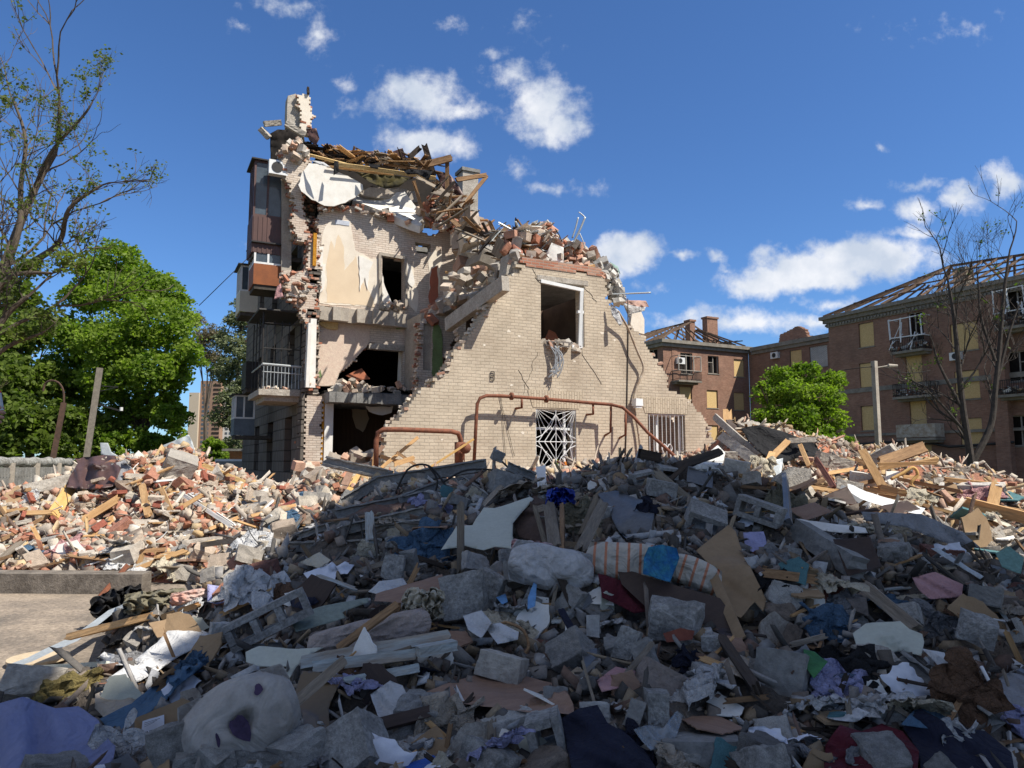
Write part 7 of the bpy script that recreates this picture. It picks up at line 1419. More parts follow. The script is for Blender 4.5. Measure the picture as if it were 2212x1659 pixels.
# ------------------------------------------------------------ right mound
for i, (x1,y1,x2,y2,w,m,d1,d2) in enumerate(((1597,1030,1881,1074,7,m_woodl,9.5,9.0),(1862,972,1908,1054,17,m_woodl,10.5,9.6),(1897,1001,2000,964,24,m_wood,11,11.5),(1897,1012,2027,992,8,m_woodl,10.6,11),(1900,1052,2230,1128,13,m_woodl,9.4,8.2),(2081,1082,2230,1120,20,m_woodl,8.8,8.2),(2140,1112,2155,1045,22,m_woodl,9.2,9.6),(1634,1020,1702,953,14,m_woodl,11,12),(1652,1022,1668,978,14,m_woodl,10.8,11.2),(1728,960,1748,1008,9,m_woodl,12,11),(1762,991,1802,1054,11,mat('red_paint2', (.22,.09,.07)),11,9.6),(1543,899,1640,986,15,m_concl,15,12.5),(1556,940,1634,998,22,m_concl,14,12),(1701,952,1766,949,11,m_concl,12.5,12.5),(1895,1003,2026,1000,7,m_woodl,10.5,10.5),(1940,1060,2212,1105,9,m_woodl,9,9),(1800,1060,1900,1035,8,m_wood,9.6,10),(1710,1040,1732,1075,7,m_woodl,9,8.6),(1590,1050,1720,1062,7,m_wood,9,8.8),(1960,1050,2060,1085,9,m_wood,9,8.8),(2025,1130,2120,1150,10,m_wood,8,7.8),(1660,1050,1780,1040,10,m_wood,9.2,9.6),(1846,990,1890,1010,8,m_wood,11,11))):
    bar('plank' if m not in (m_concl,) else 'slab_fragment', ['long thin yellow plank across the right mound','upright wide plank sticking out of the right mound','thick wide beam pointing up to the right','thin plank under the thick wide beam','longest heavy plank running to the right edge','thick squared beam end at the right edge','short wide board upright before the metal container','leaning brown beam near the fallen slabs','short upright beam crossing the leaning one','upright thin plank at the middle of the right mound','dark red painted plank of the right mound','long concrete slab sloping from the broken wall end','wider concrete slab under the sloping one','flat grey slab on top of the dark tarpaulin','straight yellow lath under the thick wide beam','second long plank running to the right edge','brown board left of the upright wide plank','short slanting lath at the shade line','brown plank along the shade line','dark plank below the curled strip','flat plank at the right foot of the mound','dark board behind the steel post','small dark beam by the round tree'][i], 'plank' if m is not m_concl else 'slab', x1, y1, x2, y2, w, m, d1, d2, None, .5)
_q = random.Random(12)
for (x1,y1,x2,y2,w,mt) in ((1760,1052,2010,1088,7,0),(1820,1066,2120,1118,9,0),(1880,1075,2225,1142,10,0),(1960,1068,2225,1108,8,1),(1990,1090,2200,1150,7,0),(1700,1058,1905,1082,6,1),(2040,1060,2225,1078,9,0),(1930,1040,2080,1072,8,1),(1780,1030,1890,1012,8,0),(1650,1040,1800,1068,8,0),(2010,1030,2110,1046,7,1),(1600,1010,1690,1040,7,1),(1735,985,1800,1035,9,0),(1815,985,1850,1050,9,1),(2090,1100,2225,1126,14,0),(1840,1040,1990,1046,7,0),(1690,965,1720,1010,8,0),(2120,1120,2225,1165,8,1)):
    bar('plank', where(('fresh yellow','brown')[mt]+' long plank', (x1+x2)/2, (y1+y2)/2), 'plank', x1, y1, x2, y2, w, (m_woodl, m_wood)[mt], None, None, None, 1.0, off=.26+_q.uniform(0,.1), group='planks on the right mound')
sheet('black_tarpaulin', 'black roofing sheets hanging over the hollow of the right mound', 'tarpaulin', [(1600,925),(1640,918),(1700,935),(1762,958),(1775,985),(1720,990),(1690,1000),(1650,985),(1615,950)], CL['black'], 13.2, 12.4, .12, .02, ridge=True)
sheet('tin_sheet', 'bent white tin sheet standing in the right mound', 'metal sheet', [(1672,995),(1692,990),(1686,1036),(1657,1030)], m_zinc, 10.6, 10.2, .03, .01)
sheet('white_sheet', 'flat white sheet right of the bent tin', 'metal sheet', [(1700,1008),(1745,1015),(1752,1025),(1705,1020)], m_white, 10.6, 10.2, .02, .01)
b = sheet('plastic_profile', 'white perforated plastic window profile on the right slope', 'profile', [(1831,1045),(1843,1048),(1870,1062),(1950,1085),(1998,1098),(1990,1112),(1930,1100),(1860,1078),(1832,1060)], m_wpvc, 8.4, 7.6, .006, .04)
bar('steel_post', 'grey steel post standing before the planks', 'post', 1695, 1024, 1703, 1128, 11, m_tin, 7.2, 6.6, .05, .1)
hose('curled_strip', 'curled brown board strip on the right mound', 'strip', [(1925,1035),(1950,1022),(1972,1010),(1982,1025),(1968,1045),(1990,1062),(2020,1068)], .022, m_wood_or, [9.8]*7)
for i, (cx, cy, w, h, r, d) in enumerate(((1590,1010,50,30,10,11.5),(1620,1035,40,26,0,10.5),(1800,1000,70,30,15,11.5),(1870,1035,60,26,10,10),(1835,1052,50,22,10,9.2),(1910,985,50,30,-30,11.5),(2100,1060,120,30,-4,10.5),(2050,1042,60,22,-10,11.5),(1570,990,40,28,0,12))):
    rock(['sunlit lump beside the tiled slab','lump under the leaning beam','pale slab lump by the round tree','pale lump below the upright plank','row of broken pale blocks at the shade line','grey slab lump behind the upright plank','broad pale broken slab before the metal container','broken slab end above the broad one','brick lump by the fallen slabs'][i], cx, cy, w, h, r, m_concl if i % 3 else m_chunkL, d, None, 120+i, .9, .04, 'masonry_chunk', 'rubble lump')
# ------------------------------------------------------------ wreckage on the ruin: roof and torn floors
def ab(n, lab, x1, y1, x2, y2, w, m, Y1, Y2=None, rag=.8, t=None, nm='rafter', cat='timber', group=None):
    return bar(nm, lab, cat, x1, y1, x2, y2, w, m, dY(x1, y1, Y1), dY(x2, y2, Y2 or Y1), t or w*27/FPX*.8, rag, seed=n, group=group)
RB = [(913,357,977,341,14,m_wood,26.5,'thick round log end jutting out of the broken roof'),(966,350,966,450,9,m_wood,26.6,'upright post under the jutting log'),(983,389,1053,378,9,m_wood,27,'horizontal beam end before the square chimney'),(1053,379,994,453,8,m_wood,27,'diagonal brace before the square chimney'),(916,310,938,382,13,m_woodd,27,'dark upright peak of the broken roof'),(908,318,882,342,11,m_woodd,27.2,'dark rafter leaning on the peak'),
 (932,392,972,478,9,m_wood,26.3,'first of the rafters sliding down right of the roof'),(941,389,988,467,9,m_wood,26.4,'second rafter sliding down right of the roof'),(893,389,924,494,7,m_wood,26.0,'thin rafter against the brick lump'),(944,397,1028,509,8,m_woodg,26.2,'long grey rafter sliding down'),(994,467,1056,574,6,m_woodg,24,'narrow grey beam in the tangle'),(1014,467,1086,557,7,m_woodg,23,'grey beam crossing the tangle'),(1056,476,1089,549,9,m_wood,21.5,'upright tan board in the tangle'),(1039,526,1102,488,9,m_wood,21.5,'tan beam crossing the tangle upwards'),(1042,480,1074,545,6,m_woodd,22,'dark stick in the tangle'),(1000,495,1052,580,6,m_woodg,24,'lower grey beam of the tangle'),(988,455,992,480,9,m_wood,26.3,'short stub under the brace'),(1100,545,1158,566,8,m_wood,18.4,'flat dark plank on the gable top'),(1268,580,1285,574,8,m_woodl,18.2,'small plank at the right of the gable top'),(960,588,1010,592,5,m_woodl,23.5,'yellow lath at the torn floor'),(955,600,1015,604,6,m_cream,23.4,'pale board lying on the torn floor')]
for i, (x1,y1,x2,y2,w,m,Y,lb) in enumerate(RB): ab(i+300, lb, x1, y1, x2, y2, w, m, Y, rag=.6)
for i, (x1,y1,x2,y2,w,m,Y,lb) in enumerate([(732,355,942,385,9,m_osb,25.9,'long yellow board edge along the broken eave'),(669,335,762,359,6,m_osb,26.2,'short yellow board at the left of the broken eave'),(706,359,851,379,5,m_woodl,26.1,'thin yellow lath under the long board edge')]): ab(i+340, lb, x1, y1, x2, y2, w, m, Y, rag=.2, nm='yellow_board', cat='board', t=.06)
for i, (poly, m, Y, lb, amp) in enumerate([([(748,331),(812,326),(800,341),(762,343)], m_brownm, 28, 'dark brown roofing sheet on the left of the roof wreck', .1),([(838,342),(850,326),(870,320),(880,346),(850,352)], m_brownm, 28, 'upturned dark roofing sheet in the middle of the roof wreck', .1),([(661,278),(683,277),(691,300),(681,316),(668,302)], m_brownm, 27, 'brown roofing piece hanging by the chimney fragment', .1),([(938,367),(970,375),(992,402),(1012,440),(985,447),(955,405)], m_brownm, 28.5, 'ribbed roofing sheets sliding down by the square chimney', .15),
  ([(722,348),(731,347),(733,372),(720,379)], CL['black'], 25.8, 'black plastic rag hanging from the yellow board', .05),([(795,352),(822,356),(815,366),(800,362)], CL['black'], 25.8, 'black plastic scrap in the middle of the yellow board', .05),([(868,365),(935,368),(926,389),(900,376),(880,377)], CL['black'], 25.8, 'black plastic along the right end of the yellow board', .08),([(765,370),(800,395),(832,408),(862,403),(886,385),(850,379),(800,375)], mat('roof_lining', (.11,.09,.03), (.05,.045,.03), 3), 26.4, 'sagging roof lining under the eave', .1),
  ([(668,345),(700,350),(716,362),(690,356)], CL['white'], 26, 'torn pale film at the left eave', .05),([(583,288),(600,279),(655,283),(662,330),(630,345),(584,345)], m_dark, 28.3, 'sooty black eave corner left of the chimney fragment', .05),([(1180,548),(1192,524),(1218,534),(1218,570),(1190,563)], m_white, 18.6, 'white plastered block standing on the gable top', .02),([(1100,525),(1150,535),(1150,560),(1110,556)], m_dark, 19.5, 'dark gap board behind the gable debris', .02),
  ([(1325,640),(1350,648),(1395,650),(1402,663),(1372,662),(1350,655)], mat('pink_sheet', (.6,.38,.3), (.5,.33,.27), 5), 18.8, 'pinkish torn sheet at the right edge of the ruin', .08),([(1318,655),(1335,668),(1345,700),(1338,704),(1322,680)], CL['white'], 18.0, 'white film hanging at the right edge of the ruin', .08),([(1345,655),(1395,662),(1392,672),(1365,678),(1360,690)], CL['white'], 18.9, 'white plastic sheet under the pinkish one', .08),([(1318,565),(1335,575),(1340,592),(1322,580)], mat('teal_film', (.35,.5,.45)), 19.5, 'pale green sheet on the right of the gable top', .03),
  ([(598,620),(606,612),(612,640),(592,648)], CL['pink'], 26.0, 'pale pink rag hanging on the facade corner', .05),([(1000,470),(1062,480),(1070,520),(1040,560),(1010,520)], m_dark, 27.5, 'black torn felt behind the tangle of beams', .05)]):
    sheet('torn_roofing', lb, 'sheet', poly, m, dY(poly[0][0], poly[0][1], Y), dY(poly[0][0], poly[0][1], Y)-.1, amp, .02, ridge=amp > .04, fr=3)
for i, (x1,y1,x2,y2,w,m,Y,lb) in enumerate([(570,268,607,265,12,m_concl,27.6,'flat grey block overhanging the left eave'),(562,277,582,299,11,m_concl,27.6,'grey block tipping off the left eave'),(616,266,660,293,12,m_concl,27.2,'grey coping slab beside the chimney fragment'),(1078,505,1146,523,18,m_white,20,'white plastered beam across the gable debris'),(665,190,666,204,5,m_woodd,28,'dark stub on top of the chimney fragment')]): ab(i+360, lb, x1, y1, x2, y2, w, m, Y, rag=.1, nm='block', cat='block', t=.25)
for i, (x1,y1,x2,y2,w,lb) in enumerate([(1236,514,1249,470,4,'left of the grey tubes standing on the gable top'),(1238,526,1264,469,5,'main leaning tube on the gable top'),(1250,458,1264,470,3,'small antenna arm on the leaning tube'),(1252,504,1264,536,3,'bent thin tube on the gable top'),(1319,636,1406,632,4,'long white pipe sticking out of the right edge of the ruin'),(1200,495,1213,520,3,'dark thin rod before the gable debris')]):
    hose('metal_tube', lb, 'tube', [(x1,y1),((x1+x2)/2+1,(y1+y2)/2),(x2,y2)], w*.5*20/FPX, m_zinc if i != 5 else m_black, [dY(x1,y1,18.5)]*3)
rr = random.Random(77)
PILE = MB()
def lumps(poly, n, Y0, Y1, s0, s1, m, what, grp, seed, protos=None, cat='rubble lump', nm=None, aniso=((.7,1.3),(.7,1.1),(.6,1.2)), flat=1.2, mats=None):
    """stone pieces join one heap (far past 300 in all); sticks and sheets stay single things"""
    q = random.Random(seed)
    for (x, y) in samp(poly, n, q):
        Y = q.uniform(Y0, Y1); s = q.uniform(s0, s1); M = Matrix.Translation(PY(x, y, Y)) @ rquat(q, flat).to_matrix().to_4x4() @ Matrix.Diagonal((*[s*q.uniform(*a) for a in aniso], 1))
        if protos is None:
            me = q.choice(lowrocks if s > .34 or m is not m_brick else bricks); k = 1 if me in lowrocks else q.uniform(3.2, 4.2)*(.25/max(s, .01))*.3+.0
            if me not in lowrocks: M = Matrix.Translation(PY(x, y, Y)) @ rquat(q, flat).to_matrix().to_4x4() @ Matrix.Diagonal((1.15, 1.15, 1.15, 1))
            c = q.choice({id(m_brick): BC[:4]+BC[3:]+[(.62,.58,.52),(.5,.46,.42)], id(m_chunkL): BC[4:]+[(.6,.56,.5),(.45,.42,.38)], id(m_concl): [(.5,.48,.44),(.6,.57,.52),(.38,.37,.35),(.66,.63,.58)]}[id(m)]); kk = q.uniform(.8,1.12); PILE.cur = tuple(v*kk for v in c)
            PILE.add([M @ v.co for v in me.vertices], [tuple(p.vertices) for p in me.polygons]); continue
        o = bpy.data.objects.new(nm, q.choice(protos)); link(o); o.matrix_world = M; mt, col = q.choice(mats); setm(o, mt); tag(o, where(col+' '+what, x, y), cat, grp)
lumps([(1095,570),(1120,545),(1160,548),(1300,572),(1310,600),(1280,585),(1130,565)], 60, 18.3, 19.0, .14, .34, m_chunkL, 'masonry lump lying along the top of the gable', 'lumps on the gable top', 1)
lumps([(1090,535),(1105,505),(1150,510),(1170,500),(1200,520),(1240,535),(1280,545),(1320,578),(1290,582),(1180,562),(1100,556)], 150, 18.8, 20.2, .18, .5, m_brick, 'broken brick lump heaped above the gable', 'brick lumps above the gable', 2)
lumps([(1285,560),(1312,565),(1345,625),(1350,660),(1325,650),(1300,600)], 90, 18.4, 19.4, .16, .42, m_concl, 'pale grey lump spilling down the right edge of the ruin', 'lumps on the right edge of the ruin', 3)
lumps([(1211,560),(1216,528),(1240,520),(1262,540),(1285,545),(1285,575),(1250,580)], 60, 18.6, 19.2, .2, .36, m_brick, 'broken brick lump beside the white plastered block', 'brick lumps beside the white block', 4)
lumps([(1150,484),(1175,478),(1195,485),(1192,520),(1165,525)], 46, 19.4, 20.0, .2, .4, m_brick, 'broken brick lump at the peak of the gable debris', 'brick lumps at the debris peak', 5)
lumps([(960,625),(985,590),(1080,570),(1095,590),(1040,640),(975,665)], 70, 21, 24, .2, .5, m_chunkL, 'rubble lump lying on the slanting floor', 'lumps on the slanting floor', 6)
lumps([(905,700),(925,665),(965,640),(970,660),(925,700)], 30, 24.2, 26, .2, .45, m_brick, 'brick lump at the torn floor beside the cut wall', 'brick lumps at the torn floor', 7)
lumps([(905,455),(930,425),(950,440),(990,480),(985,515),(940,500),(910,480)], 90, 25.8, 26.8, .2, .42, m_brick, 'tilted brick lump under the sliding rafters', 'brick lumps under the rafters', 8)
lumps([(690,445),(740,440),(850,460),(900,480),(900,492),(850,475),(740,452),(690,460)], 50, 26.3, 26.9, .2, .4, m_brick, 'brick lump on the broken top of the cut wall', 'brick lumps on the cut wall', 9)
lumps([(612,318),(650,300),(668,330),(655,350),(625,345)], 50, 26.4, 27.2, .18, .4, m_chunkL, 'pale masonry lump at the upper facade corner', 'lumps at the upper facade corner', 10)
lumps([(606,590),(650,585),(665,610),(655,680),(625,650)], 60, 25.8, 26.3, .16, .32, m_brick, 'red brick lump bulging from the facade corner', 'brick lumps at the facade corner', 11)
lumps([(725,828),(760,822),(870,832),(900,842),(905,850),(715,846)], 40, 25.4, 26.4, .15, .4, m_chunkL, 'rubble lump on the torn second floor', 'lumps on the second floor', 12)
lumps([(560,838),(640,838),(640,852),(555,850)], 26, 26.4, 27.4, .15, .35, m_chunkL, 'rubble lump on the facade balcony slab', 'lumps on the balcony slab', 13)
lumps([(715,985),(800,978),(830,1000),(820,1030),(716,1020)], 40, 22, 25, .25, .5, m_chunkL, 'rubble lump in the doorway of the ground floor room', 'lumps in the ground floor room', 14)
lumps([(1170,742),(1230,740),(1250,750),(1235,757),(1172,755)], 22, 18.1, 18.4, .15, .35, m_chunkL, 'rubble lump on the sill of the upper window', 'lumps on the upper sill', 15)
lumps([(828,655),(870,650),(872,668),(826,668)], 20, 26.4, 26.7, .15, .3, m_chunkL, 'rubble lump on the threshold of the third storey door', 'lumps on the third storey threshold', 16)
lumps([(640,1000),(715,1000),(760,1040),(740,1075),(660,1080),(635,1055)], 120, 20.5, 23.5, .15, .4, m_chunkL, 'pale rubble lump at the foot of the torn facade end', 'lumps at the facade foot', 17)
lumps([(690,345),(730,325),(800,330),(860,335),(925,345),(935,375),(860,362),(760,355)], 90, 26.4, 28.5, .6, 1.9, None, 'splintered lath', 'laths of the roof wreck', 18, planks, 'lath', 'splintered_lath', ((1,1),(1,1),(1,1)), .25, [(m_wood,'brown'),(m_woodd,'dark'),(m_woodl,'yellow'),(m_woodg,'grey')])
lumps([(660,310),(700,330),(760,335),(900,352),(930,372),(780,362),(690,352)], 60, 26.6, 28, .25, .8, None, 'torn roofing scrap', 'roofing scraps of the roof wreck', 19, shards+cloths[:3], 'scrap', 'roofing_scrap', ((.8,1.3),(.8,1),(1,1)), .5, [(m_brownm,'maroon brown'),(m_woodd,'charred'),(m_wood,'brown'),(CL['black'],'black')])
lumps([(940,400),(1000,440),(1020,480),(1080,520),(1095,560),(1050,575),(1000,520),(960,450)], 80, 21.5, 26.5, .7, 2.0, None, 'broken stick', 'sticks of the beam tangle', 20, planks, 'stick', 'broken_stick', ((1,1),(.8,1),(1,1)), .7, [(m_wood,'brown'),(m_woodg,'grey'),(m_woodd,'dark')])
lumps([(1050,500),(1150,490),(1200,510),(1230,530),(1180,560),(1090,555)], 100, 18.9, 20.2, .4, 1.4, None, 'broken piece', 'sticks above the gable', 21, planks+boards[:2], 'stick', 'broken_stick', ((1,1),(.8,1),(1,1)), .6, [(m_wood,'brown'),(m_woodg,'grey'),(m_woodd,'dark'),(m_zinc,'metal'),(m_white,'white')])
lumps([(1100,560),(1115,530),(1150,525),(1230,545),(1270,555),(1300,575),(1290,600),(1130,585)], 20, 20.2, 21.0, .7, 1.0, m_concl, 'big rubble mass behind the gable top', 'masses behind the gable top', 22)
lumps([(1005,480),(1040,500),(1090,540),(1090,570),(1030,600),(1000,590)], 26, 23, 26, .8, 1.3, m_chunkL, 'big rubble mass behind the beam tangle', 'masses behind the beam tangle', 23)
po = single('masonry_rubble', PILE, m_edge, 'broken bricks and masonry heaped on the torn floors and wall tops of the ruin', 'rubble'); po['kind'] = 'stuff'
# hanging cables on the upper window, leaning boards, orange panel inside
mb = MB()
for i in range(9):
    x = 1195+rr.uniform(-8,16); mb.tube(bez([P(a, b_, dY(1200,760,17.9)) for a, b_ in [(x,748),(1205+rr.uniform(-8,14),772),(1203+rr.uniform(-14,10),800),(1195+rr.uniform(-14,16),795+rr.uniform(0,28))]], 5), .018, 6)
single('cable_bundle', mb, mat('grey_cable', (.4,.42,.44), (.3,.32,.34)), 'twisted bundle of grey cables hanging out of the upper window', 'cables', smooth=True)
hblock('grey ribbed block resting on the sill of the upper window', 1205, 743, 52, 12, 4, 4, dY(1205,743,17.95), .2, 0, 0, m_concl)
sheet('red_brown_board', 'brown red panel leaning inside the upper window', 'panel', [(1168,752),(1185,712),(1200,718),(1215,745),(1180,772)], mat('red_brown_panel', (.36,.13,.07), (.30,.11,.06), 3), dY(1190,740,19.2), dY(1190,740,18.8), .01, .03)
sheet('red_brown_board', 'brown red panel lying in the second floor hole', 'panel', [(745,812),(782,795),(800,820),(770,822)], mat('red_brown_panel', (.36,.13,.07)), dY(770,810,26.9), dY(770,810,26.4), .01, .03)
sheet('orange_chair', 'orange and lime green cushion inside the barred window', 'cushion', [(1206,1012),(1208,992),(1228,990),(1226,1014),(1220,1020)], mat('orange_cloth', (.7,.22,.03)), dY(1215,1000,18.6), dY(1215,1000,18.5), .02, .05)
sheet('green_cushion', 'lime green cushion left of the orange one inside the barred window', 'cushion', [(1198,1000),(1206,992),(1220,1018),(1212,1022)], mat('lime_cloth', (.35,.5,.04)), dY(1210,1000,18.55), dY(1210,1000,18.45), .02, .04)
for i, (x1,y1,x2,y2,w,m,Y,lb) in enumerate([(822,1012,905,943,7,m_woodl,16.9,'leaning plank behind the low pipe arch'),(848,1004,898,988,11,m_woodl,16.6,'wide tan board at the foot of the pipe arch'),(925,1012,1024,948,4,m_wood_or,16.4,'long thin stick leaning between the two pipes'),(800,1000,830,960,9,m_ply,17.2,'red brown board left of the pipe arch'),(806,1010,812,960,6,m_woodl,17,'upright lath at the pipe arch'),(855,975,905,1010,6,m_wood,16.8,'dark lath crossing the wide tan board'),(820,985,870,1000,8,m_woodl,17,'short plank at the pipe arch foot'),(752,1085,778,1035,10,m_wood_or,14,'yellow cabinet edge behind the beams'),(740,1080,758,1030,14,m_ply,14.2,'brown cabinet side behind the beams')]): ab(i+400, lb, x1, y1, x2, y2, w, m, Y, rag=.5, nm='plank', cat='plank', t=.04)
rock('dark angular lump at the far left of the beams', 755, 1085, 40, 34, 20, m_conc, 9.6, .3, 201); rock('grey lump right of the beams under the crest', 990, 1090, 40, 34, 20, m_conc, 7.4, .2, 202)

# ------------------------------------------------------------ hand with a phone reaching in at the left edge of the picture
def hand():
    d = 3.0; c = P(-27, 893, d); t = thing('person', 'fingers of a person holding up a red phone at the left edge of the picture', 'person', c)
    nodes = []; edges = []; rad = []
    def nd(x, y, z, r, par=None):
        nodes.append(RT*x+ZU*y-F0*z); rad.append(r); i = len(nodes)-1
        if par is not None: edges.append((par, i))
        return i
    w = nd(-.10,-.05,0,.028); a = nd(-.06,-.02,0,.034,w); p = nd(-.02,.0,0,.036,a); e = nd(-.24,-.14,-.02,.040,w); nd(-.42,-.26,-.04,.048,e)
    for k in range(4):
        y = .028-.019*k; b0 = nd(.012,y,0,.011,p); L = (.030,.034,.031,.024)[k]; b1 = nd(.012+L,y-.002,.010,.009,b0); b2 = nd(.018+L*1.4,y-.006,-.004,.008,b1); nd(.012+L*1.35,y-.008,-.016,.007,b2)
    t0 = nd(-.028,.030,.012,.013,p); t1 = nd(.0,.050,.022,.011,t0); nd(.024,.056,.020,.009,t1)
    me = bpy.data.meshes.new('hand'); me.from_pydata([tuple(v) for v in nodes], edges, []); me.materials.append(mat('skin', (.50,.29,.21), (.44,.25,.18), 12, rough=.55, bump=.1)); o = bpy.data.objects.new('hand', me); link(o, t)
    sk = o.modifiers.new('skin', 'SKIN'); 
    for i, v in enumerate(me.skin_vertices[0].data): v.radius = (rad[i], rad[i]); v.use_root = i == 0
    sk.use_smooth_shade = True; sb = o.modifiers.new('sub', 'SUBSURF'); sb.levels = 2; sb.render_levels = 2
    ph = thing('phone', 'red cased phone with a pale edge held at the left edge of the picture', 'phone', c+RT*.0)
    b = MB(); M = frame(c+RT*-.07+ZU*.02, c+RT*.035+ZU*.045); b.obox(M @ Matrix.Translation((0,0,.0)), .15, .010, .074); part('body', b, m_zinc, ph); b = MB(); b.obox(M @ Matrix.Translation((0,.0075,.012)), .145, .004, .07); part('case', b, mat('red_case', (.6,.03,.02), (.5,.03,.02), 5, rough=.4), ph)
hand()
def scatter(name, protos, poly, n, smin, smax, mats, what, cat, group, seed, flat=.6, zo=(0, .5), mind=0, aniso=None, pw=1.6, up=0):
    rr = random.Random(seed); PL = []
    for (x, y) in samp(poly, n, rr, mind):
        ov = ('stick' in what or 'long' in what or 'rag' in what) and rr.random() < .3 and not any((x-a)**2+(y-b)**2 < c*c for a, b, c in ((340,1575,95),(520,1560,100),(1190,1220,70),(1350,1215,90),(85,1412,80),(110,1600,120),(1070,1495,110)))
        if taken(x, y) and not ov: continue
        p = hit(x, y); d = (p-CAM).dot(F0)
        if p.z < -.2 or d > 23: continue
        u = rr.random()**pw; s = smin+(smax-smin)*u
        if s*FPX/d > (58 if 'masonry' in what else 120): s = (58 if 'masonry' in what else 120)*d/FPX
        if 'brick' not in what and not ov:
            rp = s*FPX/d*.42; k = sum(taken(x+rp*math.cos(a*.785), y+rp*.8*math.sin(a*.785)) for a in range(8))
            if k > (3 if s < .2 else 1): continue
        PL.append((x, y)); me = rr.choice(protos); o = bpy.data.objects.new(name, me); link(o); sc = (s, s, s)
        if aniso: sc = tuple(s*rr.uniform(*a) for a in aniso)
        M = Matrix.Translation(p+Vector((0,0,s*rr.uniform(*zo)))) @ rquat(rr, flat).to_matrix().to_4x4() @ Matrix.Diagonal((*sc, 1))
        if up and rr.random() < up:      # some lean on the slope, facing out of the heap
            M = Matrix.Translation(p+Vector((0,0,s*.2))-F0*.05) @ (Quaternion(RT, rr.uniform(.5, 1.3)) @ rquat(rr, .35)).to_matrix().to_4x4() @ Matrix.Diagonal((*sc, 1))
        o.matrix_world = M; m, col = rr.choice(mats); setm(o, m)
        tag(o, where(('small ' if u < .12 else 'large ' if u > .55 else '')+col+' '+what, x, y), cat, group)
cm = lambda ks: [(CL[k], {'beige':'beige','khaki':'olive','lilac':'pale lilac','jeans':'faded blue','navy':'navy','cream':'cream'}.get(k, k)) for k in ks]
BRD = [(m_dply,'dark brown'),(m_ply,'light brown'),(m_card,'tan'),(m_lino,'pale green'),(m_tin,'grey metal'),(m_white,'white'),(m_plg,'plaster grey'),(m_white,'white'),(m_concl,'pale grey'),(mat('teal_scrap',(.10,.22,.24),(.08,.18,.2),5),'teal')]
scatter('brick', bricks, ZL, 250, .9, 1.2, BRK, 'brick', 'brick', 'bricks on the left mound', 1, .8, (.02, .25), 9)
scatter('brick', bricks, ZR, 50, .9, 1.15, BRK, 'brick', 'brick', 'bricks on the right mound', 3, .8, (0, .3), 9)
scatter('masonry_chunk', rocks, ZL, 170, .12, .42, STL, 'masonry lump', 'rubble lump', 'masonry lumps on the left mound', 4, .7, (0, .3), 10)
scatter('masonry_chunk', rocks, ZR, 50, .12, .45, STL, 'masonry lump', 'rubble lump', 'masonry lumps on the right mound', 5, .7, (0, .3), 12)
scatter('masonry_chunk', rocks, ZB, 30, .15, .5, STL, 'masonry lump', 'rubble lump', 'masonry lumps by the gable', 6, .7, (0, .3), 10)
scatter('concrete_chunk', rocksF, ZF, 250, .07, .30, STF, 'concrete lump', 'concrete chunk', 'concrete lumps in the near rubble', 7, .7, (0, .35), 18)
scatter('masonry_chunk', rocks, ZFL, 30, .06, .2, STL, 'masonry lump', 'rubble lump', 'masonry lumps at the lower left', 8, .7, (0, .3), 14)
scatter('plank', planks, ZL, 170, .4, 1.6, WDL, 'thin board', 'plank', 'planks on the left mound', 10, .3, (.03, .12), 20, up=.3)
scatter('plank', planks, ZR, 150, .5, 2.4, WDL, 'plank', 'plank', 'planks on the right mound', 11, .25, (.05, .16), 12, up=.15)
scatter('splintered_stick', planks, ZF, 300, .18, .85, WDF, 'splintered stick', 'plank', 'wood splinters in the near rubble', 12, .45, (.02, .2), 14, up=.45)
scatter('long_plank', planks[:8], ZF, 150, .6, 1.6, WDF+[(m_peel,'pale painted')], 'long plank', 'plank', 'long planks in the near rubble', 31, .22, (.03, .12), 30, up=.2)
scatter('board_shard', shards, ZF, 190, .14, .5, BRD, 'board fragment', 'board', 'board fragments in the near rubble', 13, .4, (.05, .3), 26, up=.6)
scatter('board_shard', shards, ZL, 60, .2, .6, BRD, 'board fragment', 'board', 'board fragments on the left mound', 14, .4, (.03, .2), 20, up=.4)
scatter('board_shard', shards, ZR, 80, .3, .9, BRD, 'board fragment', 'board', 'board fragments on the right mound', 15, .45, (.03, .2), 20, up=.4)
scatter('crumpled_cloth', cloths, ZF, 150, .14, .38, cm(('white','white','beige','grey','grey','cream','khaki','black','lilac','brown','jeans','white','navy')), 'rag', 'cloth', 'rags in the near rubble', 16, .5, (.0, .25), 30, up=.4)
scatter('crumpled_cloth', cloths, ZL, 40, .25, .6, cm(('white','white','beige','grey','jeans','black','cream','pink')), 'rag', 'cloth', 'rags on the left mound', 17, .4, (.0, .2), 26, up=.3)
scatter('crumpled_cloth', cloths, ZR, 20, .2, .6, cm(('white','beige','grey','pink','cream')), 'rag', 'cloth', 'rags on the right mound', 18, .4, (.0, .2), 30, up=.3)
scatter('crumpled_cloth', cloths, ZFL, 14, .14, .34, cm(('white','beige','grey','khaki','black')), 'rag', 'cloth', 'rags at the lower left', 19, .4, (.0, .2), 26)
scatter('paper_sheet', papers, ZF, 60, .10, .24, [(m_paper,'bluish white'),(CL['cream'],'cream')], 'paper', 'paper', 'papers in the near rubble', 20, .5, (.1, .4), 30, up=.5)
wires = []
